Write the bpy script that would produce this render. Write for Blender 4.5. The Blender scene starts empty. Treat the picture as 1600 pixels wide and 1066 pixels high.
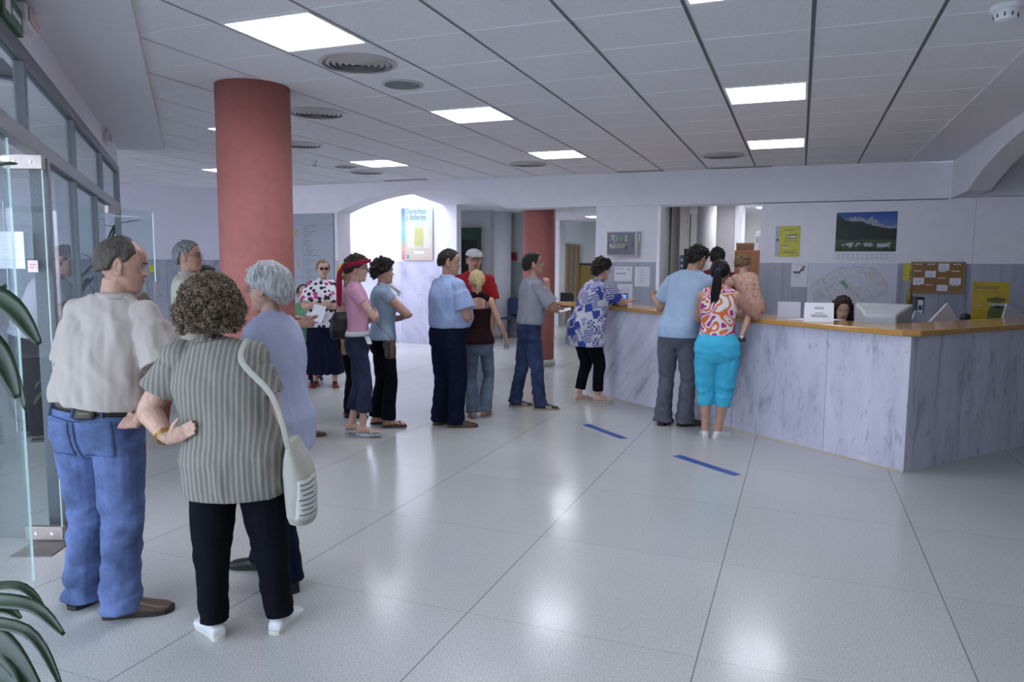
import bpy, bmesh, math, random
import numpy as np
from math import sin, cos, pi, radians, sqrt, atan2
from mathutils import Vector, Matrix, noise
random.seed(7)
C = bpy.context.scene.collection
S = bpy.context.scene
HC = 2.84                 # ceiling height
T = -.3706                # direction of the ceiling and floor grid
GX, GY = -1.6076, 4.1187  # grid origin

def RW(u, v, z=0):
    return Vector((GX+u*cos(T)-v*sin(T), GY+u*sin(T)+v*cos(T), z))

# ------------------------------------------------------------ materials
def _nt(name):
    m = bpy.data.materials.new(name); m.use_nodes = True
    nt = m.node_tree; b = nt.nodes['Principled BSDF']
    return m, nt, b
def N(nt, typ, **kw):
    n = nt.nodes.new(typ)
    for k, v in kw.items():
        if hasattr(n, k): setattr(n, k, v)
        else: n.inputs[k.replace('_', ' ')].default_value = v
    return n
def L(nt, a, b): nt.links.new(a, b)
def rgba(c): return (c[0], c[1], c[2], 1)
def coords(nt, scale=(1, 1, 1), rot=(0, 0, 0)):
    tc = nt.nodes.new('ShaderNodeTexCoord'); mp = nt.nodes.new('ShaderNodeMapping')
    mp.inputs['Scale'].default_value = scale; mp.inputs['Rotation'].default_value = rot
    L(nt, tc.outputs['Object'], mp.inputs['Vector'])
    if any(rot) and tuple(scale) != (1, 1, 1):   # turn first, then stretch
        mp.inputs['Scale'].default_value = (1, 1, 1); m2 = nt.nodes.new('ShaderNodeMapping'); m2.inputs['Scale'].default_value = scale
        L(nt, mp.outputs['Vector'], m2.inputs['Vector']); return m2.outputs['Vector']
    return mp.outputs['Vector']
def ramp(nt, fac, stops, interp='LINEAR'):
    r = nt.nodes.new('ShaderNodeValToRGB'); r.color_ramp.interpolation = interp
    e = r.color_ramp.elements
    while len(e) < len(stops): e.new(0.5)
    for i, (p, c) in enumerate(stops):
        e[i].position = p; e[i].color = rgba(c)
    L(nt, fac, r.inputs['Fac']); return r.outputs['Color']
def mixc(nt, fac, a, b, mode='MIX'):
    m = nt.nodes.new('ShaderNodeMix'); m.data_type = 'RGBA'; m.blend_type = mode
    for sock, v in ((m.inputs['Factor'], fac), (m.inputs['A'] if False else m.inputs[6], a), (m.inputs[7], b)):
        if hasattr(v, 'is_linked') or hasattr(v, 'links'): L(nt, v, sock)
        elif isinstance(v, (tuple, list)): sock.default_value = rgba(v)
        else: sock.default_value = v
    return m.outputs[2]
def math_(nt, op, a, b=None, c=None):
    n = nt.nodes.new('ShaderNodeMath'); n.operation = op
    for i, v in enumerate((a, b, c)):
        if v is None: continue
        if hasattr(v, 'links'): L(nt, v, n.inputs[i])
        else: n.inputs[i].default_value = v
    return n.outputs[0]
def bump(nt, b, h, strength=.2, dist=.01):
    n = nt.nodes.new('ShaderNodeBump'); n.inputs['Strength'].default_value = strength
    n.inputs['Distance'].default_value = dist
    L(nt, h, n.inputs['Height']); L(nt, n.outputs['Normal'], b.inputs['Normal'])
MC = {}
def mat(name, col, rough=.55, metal=0, var=0, vscale=8, bmp=0, bscale=60, spec=.5, aniso=(1, 1, 1)):
    """plain procedural material: base colour with slight noise and bump"""
    if name in MC: return MC[name]
    m, nt, b = _nt(name)
    b.inputs['Roughness'].default_value = rough; b.inputs['Metallic'].default_value = metal
    b.inputs['Specular IOR Level'].default_value = spec
    b.inputs['Base Color'].default_value = rgba(col)
    if var:
        v = coords(nt, tuple(a*vscale for a in aniso))
        n = N(nt, 'ShaderNodeTexNoise'); n.inputs['Detail'].default_value = 4; L(nt, v, n.inputs['Vector'])
        lo = tuple(max(0, c*(1-var)) for c in col); hi = tuple(min(1, c*(1+var)) for c in col)
        L(nt, ramp(nt, n.outputs['Fac'], [(.3, lo), (.7, hi)]), b.inputs['Base Color'])
    if bmp:
        v = coords(nt, tuple(a*bscale for a in aniso))
        n = N(nt, 'ShaderNodeTexNoise'); n.inputs['Detail'].default_value = 3; L(nt, v, n.inputs['Vector'])
        bump(nt, b, n.outputs['Fac'], bmp, .005)
    MC[name] = m; return m
def emit(name, col, s):
    if name in MC: return MC[name]
    m, nt, b = _nt(name)
    b.inputs['Base Color'].default_value = rgba(col)
    b.inputs['Emission Color'].default_value = rgba(col); b.inputs['Emission Strength'].default_value = s
    MC[name] = m; return m
def glass(name, tint=(.93, .97, .96), rough=0.0):
    """thin pane: mostly transparent with a fresnel reflection"""
    if name in MC: return MC[name]
    m = bpy.data.materials.new(name); m.use_nodes = True; nt = m.node_tree; nt.nodes.clear()
    o = nt.nodes.new('ShaderNodeOutputMaterial'); t = nt.nodes.new('ShaderNodeBsdfTransparent')
    t.inputs['Color'].default_value = rgba(tint)
    g = nt.nodes.new('ShaderNodeBsdfGlossy'); g.inputs['Roughness'].default_value = rough
    f = nt.nodes.new('ShaderNodeLayerWeight'); f.inputs['Blend'].default_value = .5
    fac = math_(nt, 'MULTIPLY_ADD', math_(nt, 'POWER', f.outputs['Facing'], 5.0), .55, .007)
    mx = nt.nodes.new('ShaderNodeMixShader')
    L(nt, fac, mx.inputs['Fac']); L(nt, t.outputs[0], mx.inputs[1]); L(nt, g.outputs[0], mx.inputs[2])
    L(nt, mx.outputs[0], o.inputs['Surface']); MC[name] = m; return m

def marble(name, base, vein, sc=(1, 1, .12), rough=.3, rot=(0, 0, 0), panel=None, contrast=.5):
    if name in MC: return MC[name]
    m, nt, b = _nt(name)
    v = coords(nt, sc, rot)
    w = N(nt, 'ShaderNodeTexNoise'); w.inputs['Scale'].default_value = 3.6; w.inputs['Detail'].default_value = 9
    w.inputs['Roughness'].default_value = .62; w.inputs['Distortion'].default_value = .6; L(nt, v, w.inputs['Vector'])
    c1 = ramp(nt, w.outputs['Fac'], [(.33, vein), (.44, tuple(a*.75+c*.25 for a, c in zip(base, vein))), (.56, base), (.8, tuple(min(1, a*1.12) for a in base))])
    w2 = N(nt, 'ShaderNodeTexNoise'); w2.inputs['Scale'].default_value = 14; w2.inputs['Detail'].default_value = 8
    w2.inputs['Roughness'].default_value = .7; w2.inputs['Distortion'].default_value = 1.2; L(nt, v, w2.inputs['Vector'])
    c2 = ramp(nt, w2.outputs['Fac'], [(.33, tuple(a*.9 for a in vein)), (.45, (1, 1, 1))])
    col = mixc(nt, contrast, c1, c2, 'MULTIPLY')
    if panel:   # joints between slabs every panel metres along x
        x = nt.nodes.new('ShaderNodeSeparateXYZ'); tc = nt.nodes.new('ShaderNodeTexCoord')
        L(nt, tc.outputs['Object'], x.inputs[0])
        f = math_(nt, 'PINGPONG', math_(nt, 'ADD', x.outputs[0], .31), panel/2)
        k = math_(nt, 'LESS_THAN', f, .0022)
        col = mixc(nt, k, col, tuple(a*.55 for a in vein))
        # each slab its own shade
        fl = math_(nt, 'FLOOR', math_(nt, 'DIVIDE', math_(nt, 'ADD', x.outputs[0], .31), panel))
        wn = nt.nodes.new('ShaderNodeTexWhiteNoise'); wn.noise_dimensions = '1D'; L(nt, fl, wn.inputs['W'])
        sh = ramp(nt, wn.outputs['Value'], [(0, (.86, .86, .88)), (1, (1, 1, 1))])
        col = mixc(nt, 1.0, col, sh, 'MULTIPLY')
    L(nt, col, b.inputs['Base Color']); b.inputs['Roughness'].default_value = rough
    MC[name] = m; return m

def wood(name, a, b_, rough=.3, sc=(1, 12, 12)):
    if name in MC: return MC[name]
    m, nt, b = _nt(name); v = coords(nt, sc)
    w = N(nt, 'ShaderNodeTexNoise'); w.inputs['Scale'].default_value = 2.5; w.inputs['Detail'].default_value = 6
    w.inputs['Distortion'].default_value = .8; L(nt, v, w.inputs['Vector'])
    L(nt, ramp(nt, w.outputs['Fac'], [(.3, a), (.7, b_)]), b.inputs['Base Color'])
    b.inputs['Roughness'].default_value = rough; MC[name] = m; return m

# ------------------------------------------------------------ mesh collecting
class MB:
    def __init__(s): s.v = []; s.f = []; s.mi = []
    def add(s, vs, fs, mi=0):
        o = len(s.v); s.v += [tuple(p) for p in vs]; s.f += [tuple(i+o for i in f) for f in fs]; s.mi += [mi]*len(fs)
    def box(s, x0, y0, z0, x1, y1, z1, mi=0, M=None):
        vs = [(x, y, z) for z in (z0, z1) for y in (y0, y1) for x in (x0, x1)]
        if M is not None: vs = [tuple(M @ Vector(p)) for p in vs]
        s.add(vs, [(0, 2, 3, 1), (4, 5, 7, 6), (0, 1, 5, 4), (2, 6, 7, 3), (0, 4, 6, 2), (1, 3, 7, 5)], mi); return s
    def cbox(s, c, d, mi=0, M=None):
        return s.box(c[0]-d[0]/2, c[1]-d[1]/2, c[2]-d[2]/2, c[0]+d[0]/2, c[1]+d[1]/2, c[2]+d[2]/2, mi, M)
    def prism(s, poly, z0, z1, mi=0, axes=(0, 1, 2)):
        n = len(poly); vs = []
        for z in (z0, z1):
            for p in poly:
                q = [0, 0, 0]; q[axes[0]] = p[0]; q[axes[1]] = p[1]; q[axes[2]] = z; vs.append(tuple(q))
        fs = [tuple(range(n))[::-1], tuple(range(n, 2*n))] + [(i, (i+1) % n, n+(i+1) % n, n+i) for i in range(n)]
        s.add(vs, fs, mi); return s
    def tube(s, pts, rad, n=8, mi=0, ref=None, caps=True):
        """swept ellipse; rad item: r or (r_side, r_up); ref: side direction hint"""
        pts = [Vector(p) for p in pts]; k = len(pts)
        if not isinstance(rad, (list,)): rad = [rad]*k
        tan = []
        for i in range(k):
            d = pts[min(i+1, k-1)]-pts[max(i-1, 0)]
            if d.length < 1e-9: d = Vector((0, 0, 1))
            tan.append(d.normalized())
        side = Vector(ref) if ref is not None else (Vector((0, 0, 1)).cross(tan[0]))
        if side.length < 1e-4: side = Vector((1, 0, 0))
        vs = []
        for i in range(k):
            sd = side - tan[i]*side.dot(tan[i])
            if sd.length < 1e-5: sd = tan[i].orthogonal()
            sd.normalize()
            if ref is None: side = sd
            up = tan[i].cross(sd)
            r = rad[i]; rx, ry = (r if isinstance(r, (tuple, list)) else (r, r))
            for j in range(n):
                a = 2*pi*j/n; vs.append(pts[i]+sd*(rx*cos(a))+up*(ry*sin(a)))
        fs = [(i*n+j, i*n+(j+1) % n, (i+1)*n+(j+1) % n, (i+1)*n+j) for i in range(k-1) for j in range(n)]
        if caps: fs += [tuple(range(n))[::-1], tuple((k-1)*n+j for j in range(n))]
        s.add(vs, fs, mi); return s
    def lathe(s, prof, n=24, mi=0, c=(0, 0, 0), axis='z', loop=False):
        vs = []; k = len(prof)
        for r, z in prof:
            for j in range(n):
                a = 2*pi*j/n; p = (r*cos(a), r*sin(a), z)
                if axis == 'x': p = (z, p[0], p[1])
                if axis == 'y': p = (p[0], z, p[1])
                vs.append((p[0]+c[0], p[1]+c[1], p[2]+c[2]))
        fs = [(i*n+j, i*n+(j+1) % n, (i+1)*n+(j+1) % n, (i+1)*n+j) for i in range(k-1) for j in range(n)]
        fs += [((k-1)*n+j, (k-1)*n+(j+1) % n, (j+1) % n, j) for j in range(n)] if loop else [tuple(range(n))[::-1], tuple((k-1)*n+j for j in range(n))]
        s.add(vs, fs, mi); return s
    def ell(s, c, r, n=16, m=10, mi=0, R=None):
        c = Vector(c); vs = []
        for i in range(m+1):
            ph = pi*i/m
            for j in range(n):
                a = 2*pi*j/n; p = Vector((r[0]*sin(ph)*cos(a), r[1]*sin(ph)*sin(a), r[2]*cos(ph)))
                if R is not None: p = R @ p
                vs.append(c+p)
        fs = [(i*n+j, (i+1)*n+j, (i+1)*n+(j+1) % n, i*n+(j+1) % n) for i in range(m) for j in range(n)]
        s.add(vs, fs, mi); return s
    def build(s, name, m=None, parent=None, loc=(0, 0, 0), rot=0, smooth=False, bevel=0, weld=False, mods=None):
        me = bpy.data.meshes.new(name); me.from_pydata(s.v, [], s.f)
        ms = m if isinstance(m, (list, tuple)) else [m]
        for q in ms:
            if q is not None: me.materials.append(q)
        if len(ms) > 1: me.polygons.foreach_set('material_index', s.mi)
        bm = bmesh.new(); bm.from_mesh(me)
        if weld: bmesh.ops.remove_doubles(bm, verts=bm.verts, dist=1e-5)
        bmesh.ops.recalc_face_normals(bm, faces=bm.faces)
        bm.to_mesh(me); bm.free()
        if smooth: me.polygons.foreach_set('use_smooth', [True]*len(me.polygons))
        me.update()
        o = bpy.data.objects.new(name, me); C.objects.link(o)
        o.location = loc; o.rotation_euler = (0, 0, rot) if not isinstance(rot, (tuple, list)) else rot
        if parent: o.parent = parent
        if bevel:
            b = o.modifiers.new('Bevel', 'BEVEL'); b.width = bevel; b.segments = 2; b.limit_method = 'ANGLE'
        return o
def tag(o, label, cat, group=None, kind=None):
    o['label'] = label; o['category'] = cat
    if group: o['group'] = group
    if kind: o['kind'] = kind
    return o
def thing(name, label, cat, loc=(0, 0, 0), rot=0, group=None):
    o = bpy.data.objects.new(name, None); C.objects.link(o); o.empty_display_size = .1
    o.location = loc; o.rotation_euler = (0, 0, rot) if not isinstance(rot, (tuple, list)) else rot
    return tag(o, label, cat, group)
def struct(o, label=None):
    o['kind'] = 'structure'
    if label: o['label'] = label
    return o
def copy_tree(o, parent=None):
    c = o.copy(); C.objects.link(c)
    if parent: c.parent = parent
    for ch in list(o.children): copy_tree(ch, c)
    return c
def text(body, size, m, parent, loc, rot=(pi/2, 0, 0), name='lettering', align='CENTER', ext=.0008, sx=1, bold=0):
    cu = bpy.data.curves.new(name, 'FONT'); cu.body = body; cu.size = size; cu.align_x = align; cu.extrude = ext
    cu.offset = bold
    o = bpy.data.objects.new(name, cu); C.objects.link(o)
    dg = bpy.context.evaluated_depsgraph_get(); me = bpy.data.meshes.new_from_object(o.evaluated_get(dg))
    bpy.data.objects.remove(o); me.materials.clear(); me.materials.append(m)
    o = bpy.data.objects.new(name, me); C.objects.link(o); o.location = loc; o.rotation_euler = rot; o.scale = (sx, 1, 1)
    if parent: o.parent = parent
    return o
# ------------------------------------------------------------ room materials
LW = (.60, .61, .72)
m_wall = mat('white_plaster', (.78, .77, .83), .8, var=.03, vscale=1.5, bmp=.08, bscale=120)
m_cream = mat('cream_plaster', (.74, .70, .66), .8, var=.03, vscale=1.5, bmp=.05)
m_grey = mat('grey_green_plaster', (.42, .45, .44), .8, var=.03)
m_plast = mat('ceiling_plaster', (.72, .71, .76), .85, var=.02, vscale=2)
m_col = mat('terracotta_plaster', (.40, .135, .115), .75, var=.06, vscale=3, bmp=.15, bscale=90)
m_alu = mat('grey_aluminium', (.13, .135, .15), .4, .25, bmp=.03)
m_steel = mat('brushed_steel', (.34, .32, .30), .42, .7, var=.1, vscale=20)
m_dark = mat('dark_metal', (.05, .05, .06), .4, .3)
m_black = mat('black_plastic', (.012, .012, .014), .4)
m_white = mat('white_plastic', (.75, .75, .78), .4)
m_paper = mat('white_paper', (.72, .72, .80), .7)
m_ink = mat('dark_ink', (.10, .10, .13), .7)
m_glass = glass('clear_glass', (.90, .955, .955))
m_glassedge = mat('green_glass_edge', (.55, .75, .72), .2)
m_marble = marble('counter_marble', (.64, .635, .745), (.40, .41, .51), (1.3, 1.3, .34), .25, (0, 0, 0), 1.02, .55)
m_marble2 = marble('counter_marble_diagonal', (.65, .645, .76), (.37, .385, .50), (1.5, 1.0, .22), .25, (0, .70, 0), 1.02, .45)
m_dado = marble('blue_grey_marble', (.40, .42, .50), (.25, .27, .34), (1.2, 1.2, .12), .35, (0, 0, 0), .6, .4)
m_dado2 = marble('pale_marble', (.62, .62, .74), (.42, .43, .54), (.8, .8, .5), .35, (0, .4, 0), .9, .35)
m_dado3 = marble('green_grey_marble', (.32, .37, .36), (.22, .27, .27), (1.2, 1.2, .2), .35, (0, 0, 0), .6, .4)
m_oak = wood('counter_oak', (.46, .23, .06), (.56, .31, .10), .12)
m_brown = wood('brown_wood', (.30, .115, .04), (.38, .17, .065), .45, (12, 12, 1))
m_door = wood('door_wood', (.15, .085, .035), (.20, .12, .05), .5, (12, 12, 1))

def tile_material():
    m, nt, b = _nt('ceiling_tile'); v = coords(nt, (1, 1, 1))
    n = N(nt, 'ShaderNodeTexNoise'); n.inputs['Scale'].default_value = 160; n.inputs['Detail'].default_value = 2; L(nt, v, n.inputs['Vector'])
    L(nt, ramp(nt, n.outputs['Fac'], [(.35, (.70, .685, .71)), (.6, (.82, .80, .83))]), b.inputs['Base Color'])
    b.inputs['Roughness'].default_value = .95; bump(nt, b, n.outputs['Fac'], .35, .003); return m
m_tile = tile_material()
m_tbar = mat('white_tee_bar', (.86, .86, .90), .5)
m_gap = mat('grey_tee_channel', (.13, .13, .15), .6)

def floor_material():
    m, nt, b = _nt('terrazzo_floor'); v = coords(nt)
    n = N(nt, 'ShaderNodeTexNoise'); n.inputs['Scale'].default_value = 150; n.inputs['Detail'].default_value = 3; L(nt, v, n.inputs['Vector'])
    base = ramp(nt, n.outputs['Fac'], [(.36, (.36, .36, .35)), (.46, (.50, .505, .50)), (.62, (.57, .575, .57))])
    n2 = N(nt, 'ShaderNodeTexNoise'); n2.inputs['Scale'].default_value = .9; n2.inputs['Detail'].default_value = 5; L(nt, v, n2.inputs['Vector'])
    base = mixc(nt, .8, base, ramp(nt, n2.outputs['Fac'], [(.3, (.90, .90, .89)), (.7, (1, 1, 1))]), 'MULTIPLY')
    x = nt.nodes.new('ShaderNodeSeparateXYZ'); L(nt, v, x.inputs[0])
    fx = math_(nt, 'PINGPONG', x.outputs[0], .504); fy = math_(nt, 'PINGPONG', x.outputs[1], .504)
    kx = math_(nt, 'LESS_THAN', fx, .0028); ky = math_(nt, 'LESS_THAN', fy, .0018)
    col = mixc(nt, math_(nt, 'MULTIPLY', kx, .75), base, (.12, .12, .12))
    col = mixc(nt, math_(nt, 'MULTIPLY', ky, .55), col, (.2, .2, .19))
    # slab to slab tint
    cx = math_(nt, 'FLOOR', math_(nt, 'DIVIDE', x.outputs[0], 1.008)); cy = math_(nt, 'FLOOR', math_(nt, 'DIVIDE', x.outputs[1], 1.008))
    cb = nt.nodes.new('ShaderNodeCombineXYZ'); L(nt, cx, cb.inputs[0]); L(nt, cy, cb.inputs[1])
    wn = nt.nodes.new('ShaderNodeTexWhiteNoise'); wn.noise_dimensions = '2D'; L(nt, cb.outputs[0], wn.inputs['Vector'])
    col = mixc(nt, 1.0, col, ramp(nt, wn.outputs['Value'], [(0, (.95, .95, .95)), (1, (1, 1, 1))]), 'MULTIPLY')
    L(nt, col, b.inputs['Base Color'])
    r = N(nt, 'ShaderNodeTexNoise'); r.inputs['Scale'].default_value = 3; L(nt, v, r.inputs['Vector'])
    L(nt, math_(nt, 'MULTIPLY_ADD', r.outputs['Fac'], .10, .14), b.inputs['Roughness'])
    b.inputs['Specular IOR Level'].default_value = .42
    bump(nt, b, r.outputs['Fac'], .05, .01)
    return m

# ------------------------------------------------------------ setting
FT = -.3726
fb = MB(); fb.box(-16, -9.3, -.1, 14, 20, 0)
struct(fb.build('floor', floor_material(), loc=(-.1916, 3.156, 0), rot=FT))

# ceiling: real tiles with channels between the rows
LIGHTS = [(i, j) for i in (-8, -4, 0, 4) for j in (-8, -4, 0, 4, 8) if not (i == -8 and j < 8)]
tb = MB(); lset = set(LIGHTS); u0 = -22; u1 = 7
for i in range(u0, u1):
    for j in range(-9, 12):
        if (i, j) in lset: continue
        y1 = (j+1)*.6-.006 if j < 11 else 6.99
        x1 = (i+1)*.6-.012
        tb.box(i*.6+.012, j*.6+.006, HC, x1, y1, HC+.02, 0)
tb.box(u0*.6, -5.4, HC+.045, u1*.6, 6.99, HC+.06, 2)
for j in range(-9, 12):
    for i in range(u0, u1): tb.box(i*.6+.0125, j*.6-.007, HC-.002, (i+1)*.6-.0125, j*.6+.007, HC+.012, 1)
for i in range(u0, u1+1):
    tb.box(i*.6-.0115, -5.4, HC+.004, i*.6+.0115, 6.99, HC+.03, 2)
    tb.box(i*.6+.0105, -5.4, HC-.003, i*.6+.0125, 6.99, HC+.012, 1)
struct(tb.build('ceiling', [m_tile, m_tbar, m_gap], loc=(GX, GY, 0), rot=T))
# plaster margins of the ceiling
g = Vector((-1.82, 4.23)).normalized(); gn = Vector((-g.y, g.x))    # glazed wall direction, outward normal
A0 = Vector((-2.6, 4.1))
e0 = Vector((-1.89, 3.784)); ed = (Vector((-3.907, 8.416))-e0).normalized()
P1 = e0-ed*7.0; P2 = Vector((-3.9, 8.40)); P3 = Vector((-4.44, 8.36)); P4 = A0-g*7.2+gn*.05
mb = MB(); mb.prism([tuple(P1), tuple(P2), tuple(P3), tuple(P4)], HC-.03, HC+.005)
struct(mb.build('trim_1', m_plast), 'plain plaster margin of the ceiling along the glazed wall')
mb = MB(); mb.box(4.16, -5.4, HC-.010, 4.66, 6.985, HC+.005)
struct(mb.build('trim_2', m_plast, loc=(GX, GY, 0), rot=T), 'plain plaster margin of the ceiling along the right beam')

def arch_beam(x0, x1, xa, xb, zb, rise, z1, y0, y1, n=24):
    """wall beam along x with an arch cut from below between xa and xb"""
    w = (xb-xa)/2; R = (w*w+rise*rise)/(2*rise); cx = (xa+xb)/2; cz = zb+rise-R
    pts = [(x0, zb), (xa, zb)]
    a = math.asin(w/R)
    for k in range(1, n):
        q = -a+2*a*k/n; pts.append((cx+R*sin(q), cz+R*cos(q)))
    pts += [(xb, zb), (x1, zb), (x1, z1), (x0, z1)]
    b = MB(); k = len(pts)
    # strips to avoid a concave ngon
    top = z1
    low = pts[:-2]
    for i in range(len(low)-1):
        p, q = low[i], low[i+1]
        if abs(q[0]-p[0]) < 1e-6: continue
        b.add([(p[0], y0, p[1]), (q[0], y0, q[1]), (q[0], y0, top), (p[0], y0, top), (p[0], y1, p[1]), (q[0], y1, q[1]), (q[0], y1, top), (p[0], y1, top)],
              [(0, 1, 2, 3), (4, 7, 6, 5), (0, 4, 5, 1), (3, 2, 6, 7)])
    b.add([(x0, y0, zb), (x0, y0, top), (x0, y1, top), (x0, y1, zb)], [(0, 1, 2, 3)])
    b.add([(x1, y0, zb), (x1, y0, top), (x1, y1, top), (x1, y1, zb)], [(0, 3, 2, 1)])
    return b
b = arch_beam(-7.5, 4.66, -4.06, -1.10, 2.39, .30, HC+.02, 6.99, 7.38)
struct(b.build('wall_back', m_wall, loc=(GX, GY, 0), rot=T, weld=True), 'white beam across the back with a flat arch')
# right beam runs towards the camera: local x along -v
b = arch_beam(0, 16, .93, 5.9, 2.39, .30, HC+.02, 0, .22)
# put so that x runs from the corner towards the camera
o = b.build('wall_right_beam', m_wall, loc=RW(4.64, 6.99), rot=T-pi/2, weld=True); struct(o, 'white arched beam on the right side')
# bay ceiling beyond the right beam
mb = MB(); mb.box(4.86, -8, 2.74, 12, 6.75, 2.79); mb.box(4.86, 6.75, 2.39, 12, 7.05, 2.79)
struct(mb.build('trim_3', m_plast, loc=(GX, GY, 0), rot=T), 'lower plaster ceiling of the right bay')
mb = MB(); mb.box(11.9, -8, 0, 12, 7.2, 2.78); struct(mb.build('wall_right', m_wall, loc=(GX, GY, 0), rot=T))

def wall_seg(name, ax, ay, bx, by, z1=2.5, dz=1.61, m=m_wall, md=m_dado, th=.2, side=1, label=None, frame='uv', z0=0):
    """wall between two points with a marble dado; th is laid behind"""
    if frame == 'uv': p, q = RW(ax, ay), RW(bx, by)
    else: p, q = Vector((ax, ay, 0)), Vector((bx, by, 0))
    d = q-p; ln = d.length; rz = atan2(d.y, d.x)
    b = MB(); b.box(0, 0, z0, ln, side*th, z1, 0)
    if dz: b.box(0.001, -side*.018, 0.0, ln-.001, 0, dz, 1)
    return struct(b.build(name, [m, md], loc=(p.x, p.y, 0), rot=rz), label)

# back wall, left of the stair arch, carrying the directory board
wall_seg('wall_back_left', -5.62, 7.0, -4.06, 7.0, 2.42, 1.61, th=.37, label='wall left of the stair arch')
# jamb shows the same white plaster and a dado
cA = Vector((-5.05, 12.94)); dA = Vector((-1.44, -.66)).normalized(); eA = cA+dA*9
wall_seg('wall_left', eA.x, eA.y, cA.x, cA.y, HC+.03, 1.61, m=mat('shaded_white_plaster', (.52, .53, .60), .8, var=.03), md=marble('shaded_blue_grey_marble', (.29, .31, .37), (.18, .19, .24), (1.2, 1.2, .5), .35, (0, 0, 0), .6, .4), frame='xy', label='far left wall with blue grey marble dado')  # dim light on this white plaster and its dado is put into darker colours
# wall pieces in the beam plane
wall_seg('wall_back_middle', .26, 7.03, 1.13, 7.03, 2.42, 1.61, md=m_dado, th=.25, label='wall with the alarm panel')
wall_seg('wall_reception', 2.49, 7.03, 4.91, 7.03, 2.38, 1.61, th=.25, label='wall behind the reception desk')
wall_seg('wall_reception_side', 4.91, 7.0, 11.9, 6.3, 2.45, 1.61, th=.25, label='angled wall right of the reception wall')
# stair recess behind the arch, lit from its skylight
wall_seg('wall_stair', -7.6, 9.52, -3.12, 9.52, 4.6, 1.61, md=m_dado2, th=.2, label='stair wall with pale marble dado')
wall_seg('wall_stair_side', -7.6, 7.38, -7.6, 9.52, 4.6, 0, th=.2, label='side wall of the stair recess')
mb = MB(); mb.box(-7.6, 7.19, 2.86, -2.7, 7.38, 4.6); mb.prism([(-2.9, 7.38), (-2.75, 7.38), (-3.3, 9.72), (-3.45, 9.72)], 2.742, 4.6)
struct(mb.build('trim_4', m_wall, loc=(GX, GY, 0), rot=T), 'upper shaft walls over the stair')
# ceiling over the corridor and back rooms
mb = MB(); mb.prism([(-2.9, 7.38), (9, 7.38), (9, 20), (-8, 20), (-8, 9.62), (-3.45, 9.62)], 2.69, 2.74)
struct(mb.build('trim_5', m_plast, loc=(GX, GY, 0), rot=T), 'lower ceiling over the corridor')

# glazed entrance front behind the camera, through which the daylight comes
m_al0 = mat('grey_aluminium', (.26, .27, .30), .35, .6, bmp=.03)
b = MB(); b.box(-9, -5.5, HC-.05, 12, -5.4, HC+.06)
for k in range(12): b.box(-9+k*1.9, -5.48, 0, -8.94+k*1.9, -5.42, HC-.05)
b.box(-9, -5.48, 2.1, 12, -5.42, 2.16); b.box(2.9, -5.52, 0, 12.2, -5.40, HC+.06)  # solid right end added out of view to keep daylight off the right side
struct(b.build('window_3', m_al0, loc=(GX, GY, 0), rot=T), 'aluminium framed entrance front behind the camera, right end closed to block daylight')

mb = MB(); mb.box(-7.6, 7.19, 4.6, -2.96, 8.1, 4.65).box(-7.6, 9.1, 4.6, -2.96, 9.72, 4.65)  # unseen slabs added to narrow the skylight and dim the stair wall
struct(mb.build('trim_11', m_plast, loc=(GX, GY, 0), rot=T), 'unseen cap added to narrow the skylight over the stair')
b = MB(); b.box(0, 0, 2.1, 12, .15, HC+.05); b.box(0, 0, 0, 12, .15, .5)  # unseen wall added to cut the daylight behind the glazing
for k in range(7): b.box(k*1.9, 0, .5, k*1.9+1.45, .15, 2.1)
struct(b.build('wall_outer', m_wall, loc=(eA.x, eA.y, 0), rot=T-pi/2), 'unseen outer wall with narrow windows, added to dim the vestibule')

mb = MB(); mb.box(4.62, 7.04, 2.38, 12, 7.42, 2.88)
struct(mb.build('trim_12', m_wall, loc=(GX, GY, 0), rot=T), 'wall band above the right end of the reception wall')
# ------------------------------------------------------------ camera
FPX, PIT, ROL, EYE = 1150., .1023, .0073, 1.55
r0 = Vector((1, 0, 0)); u0_ = Vector((0, sin(PIT), cos(PIT))); fw = Vector((0, cos(PIT), -sin(PIT)))
cr = r0*cos(ROL)+u0_*sin(ROL); cu_ = u0_*cos(ROL)-r0*sin(ROL)
cam = bpy.data.cameras.new('camera'); co = bpy.data.objects.new('camera', cam); C.objects.link(co)
cam.sensor_width = 36; cam.lens = 36*FPX/1600; cam.clip_start = .05; cam.clip_end = 200
co.matrix_world = Matrix(((cr.x, cu_.x, -fw.x, 0), (cr.y, cu_.y, -fw.y, 0), (cr.z, cu_.z, -fw.z, EYE), (0, 0, 0, 1)))
S.camera = co
def at(x, y, Y):
    d = fw+cr*((x-800)/FPX)-cu_*((y-533)/FPX); return Vector((0, 0, EYE))+d*(Y/d.y)
def ufor(x, v):
    """u of the vertical line seen at pixel column x in the plane v"""
    d = fw+cr*((x-800)/FPX)-cu_*((413-533)/FPX)
    p, q = RW(0, v), RW(1, v); n = Vector((-(q-p).y, (q-p).x, 0)); P = Vector((0, 0, EYE))+d*(n.dot(p)/n.dot(d))
    return (P-RW(0, v)).dot(Vector((cos(T), sin(T), 0)))

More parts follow.
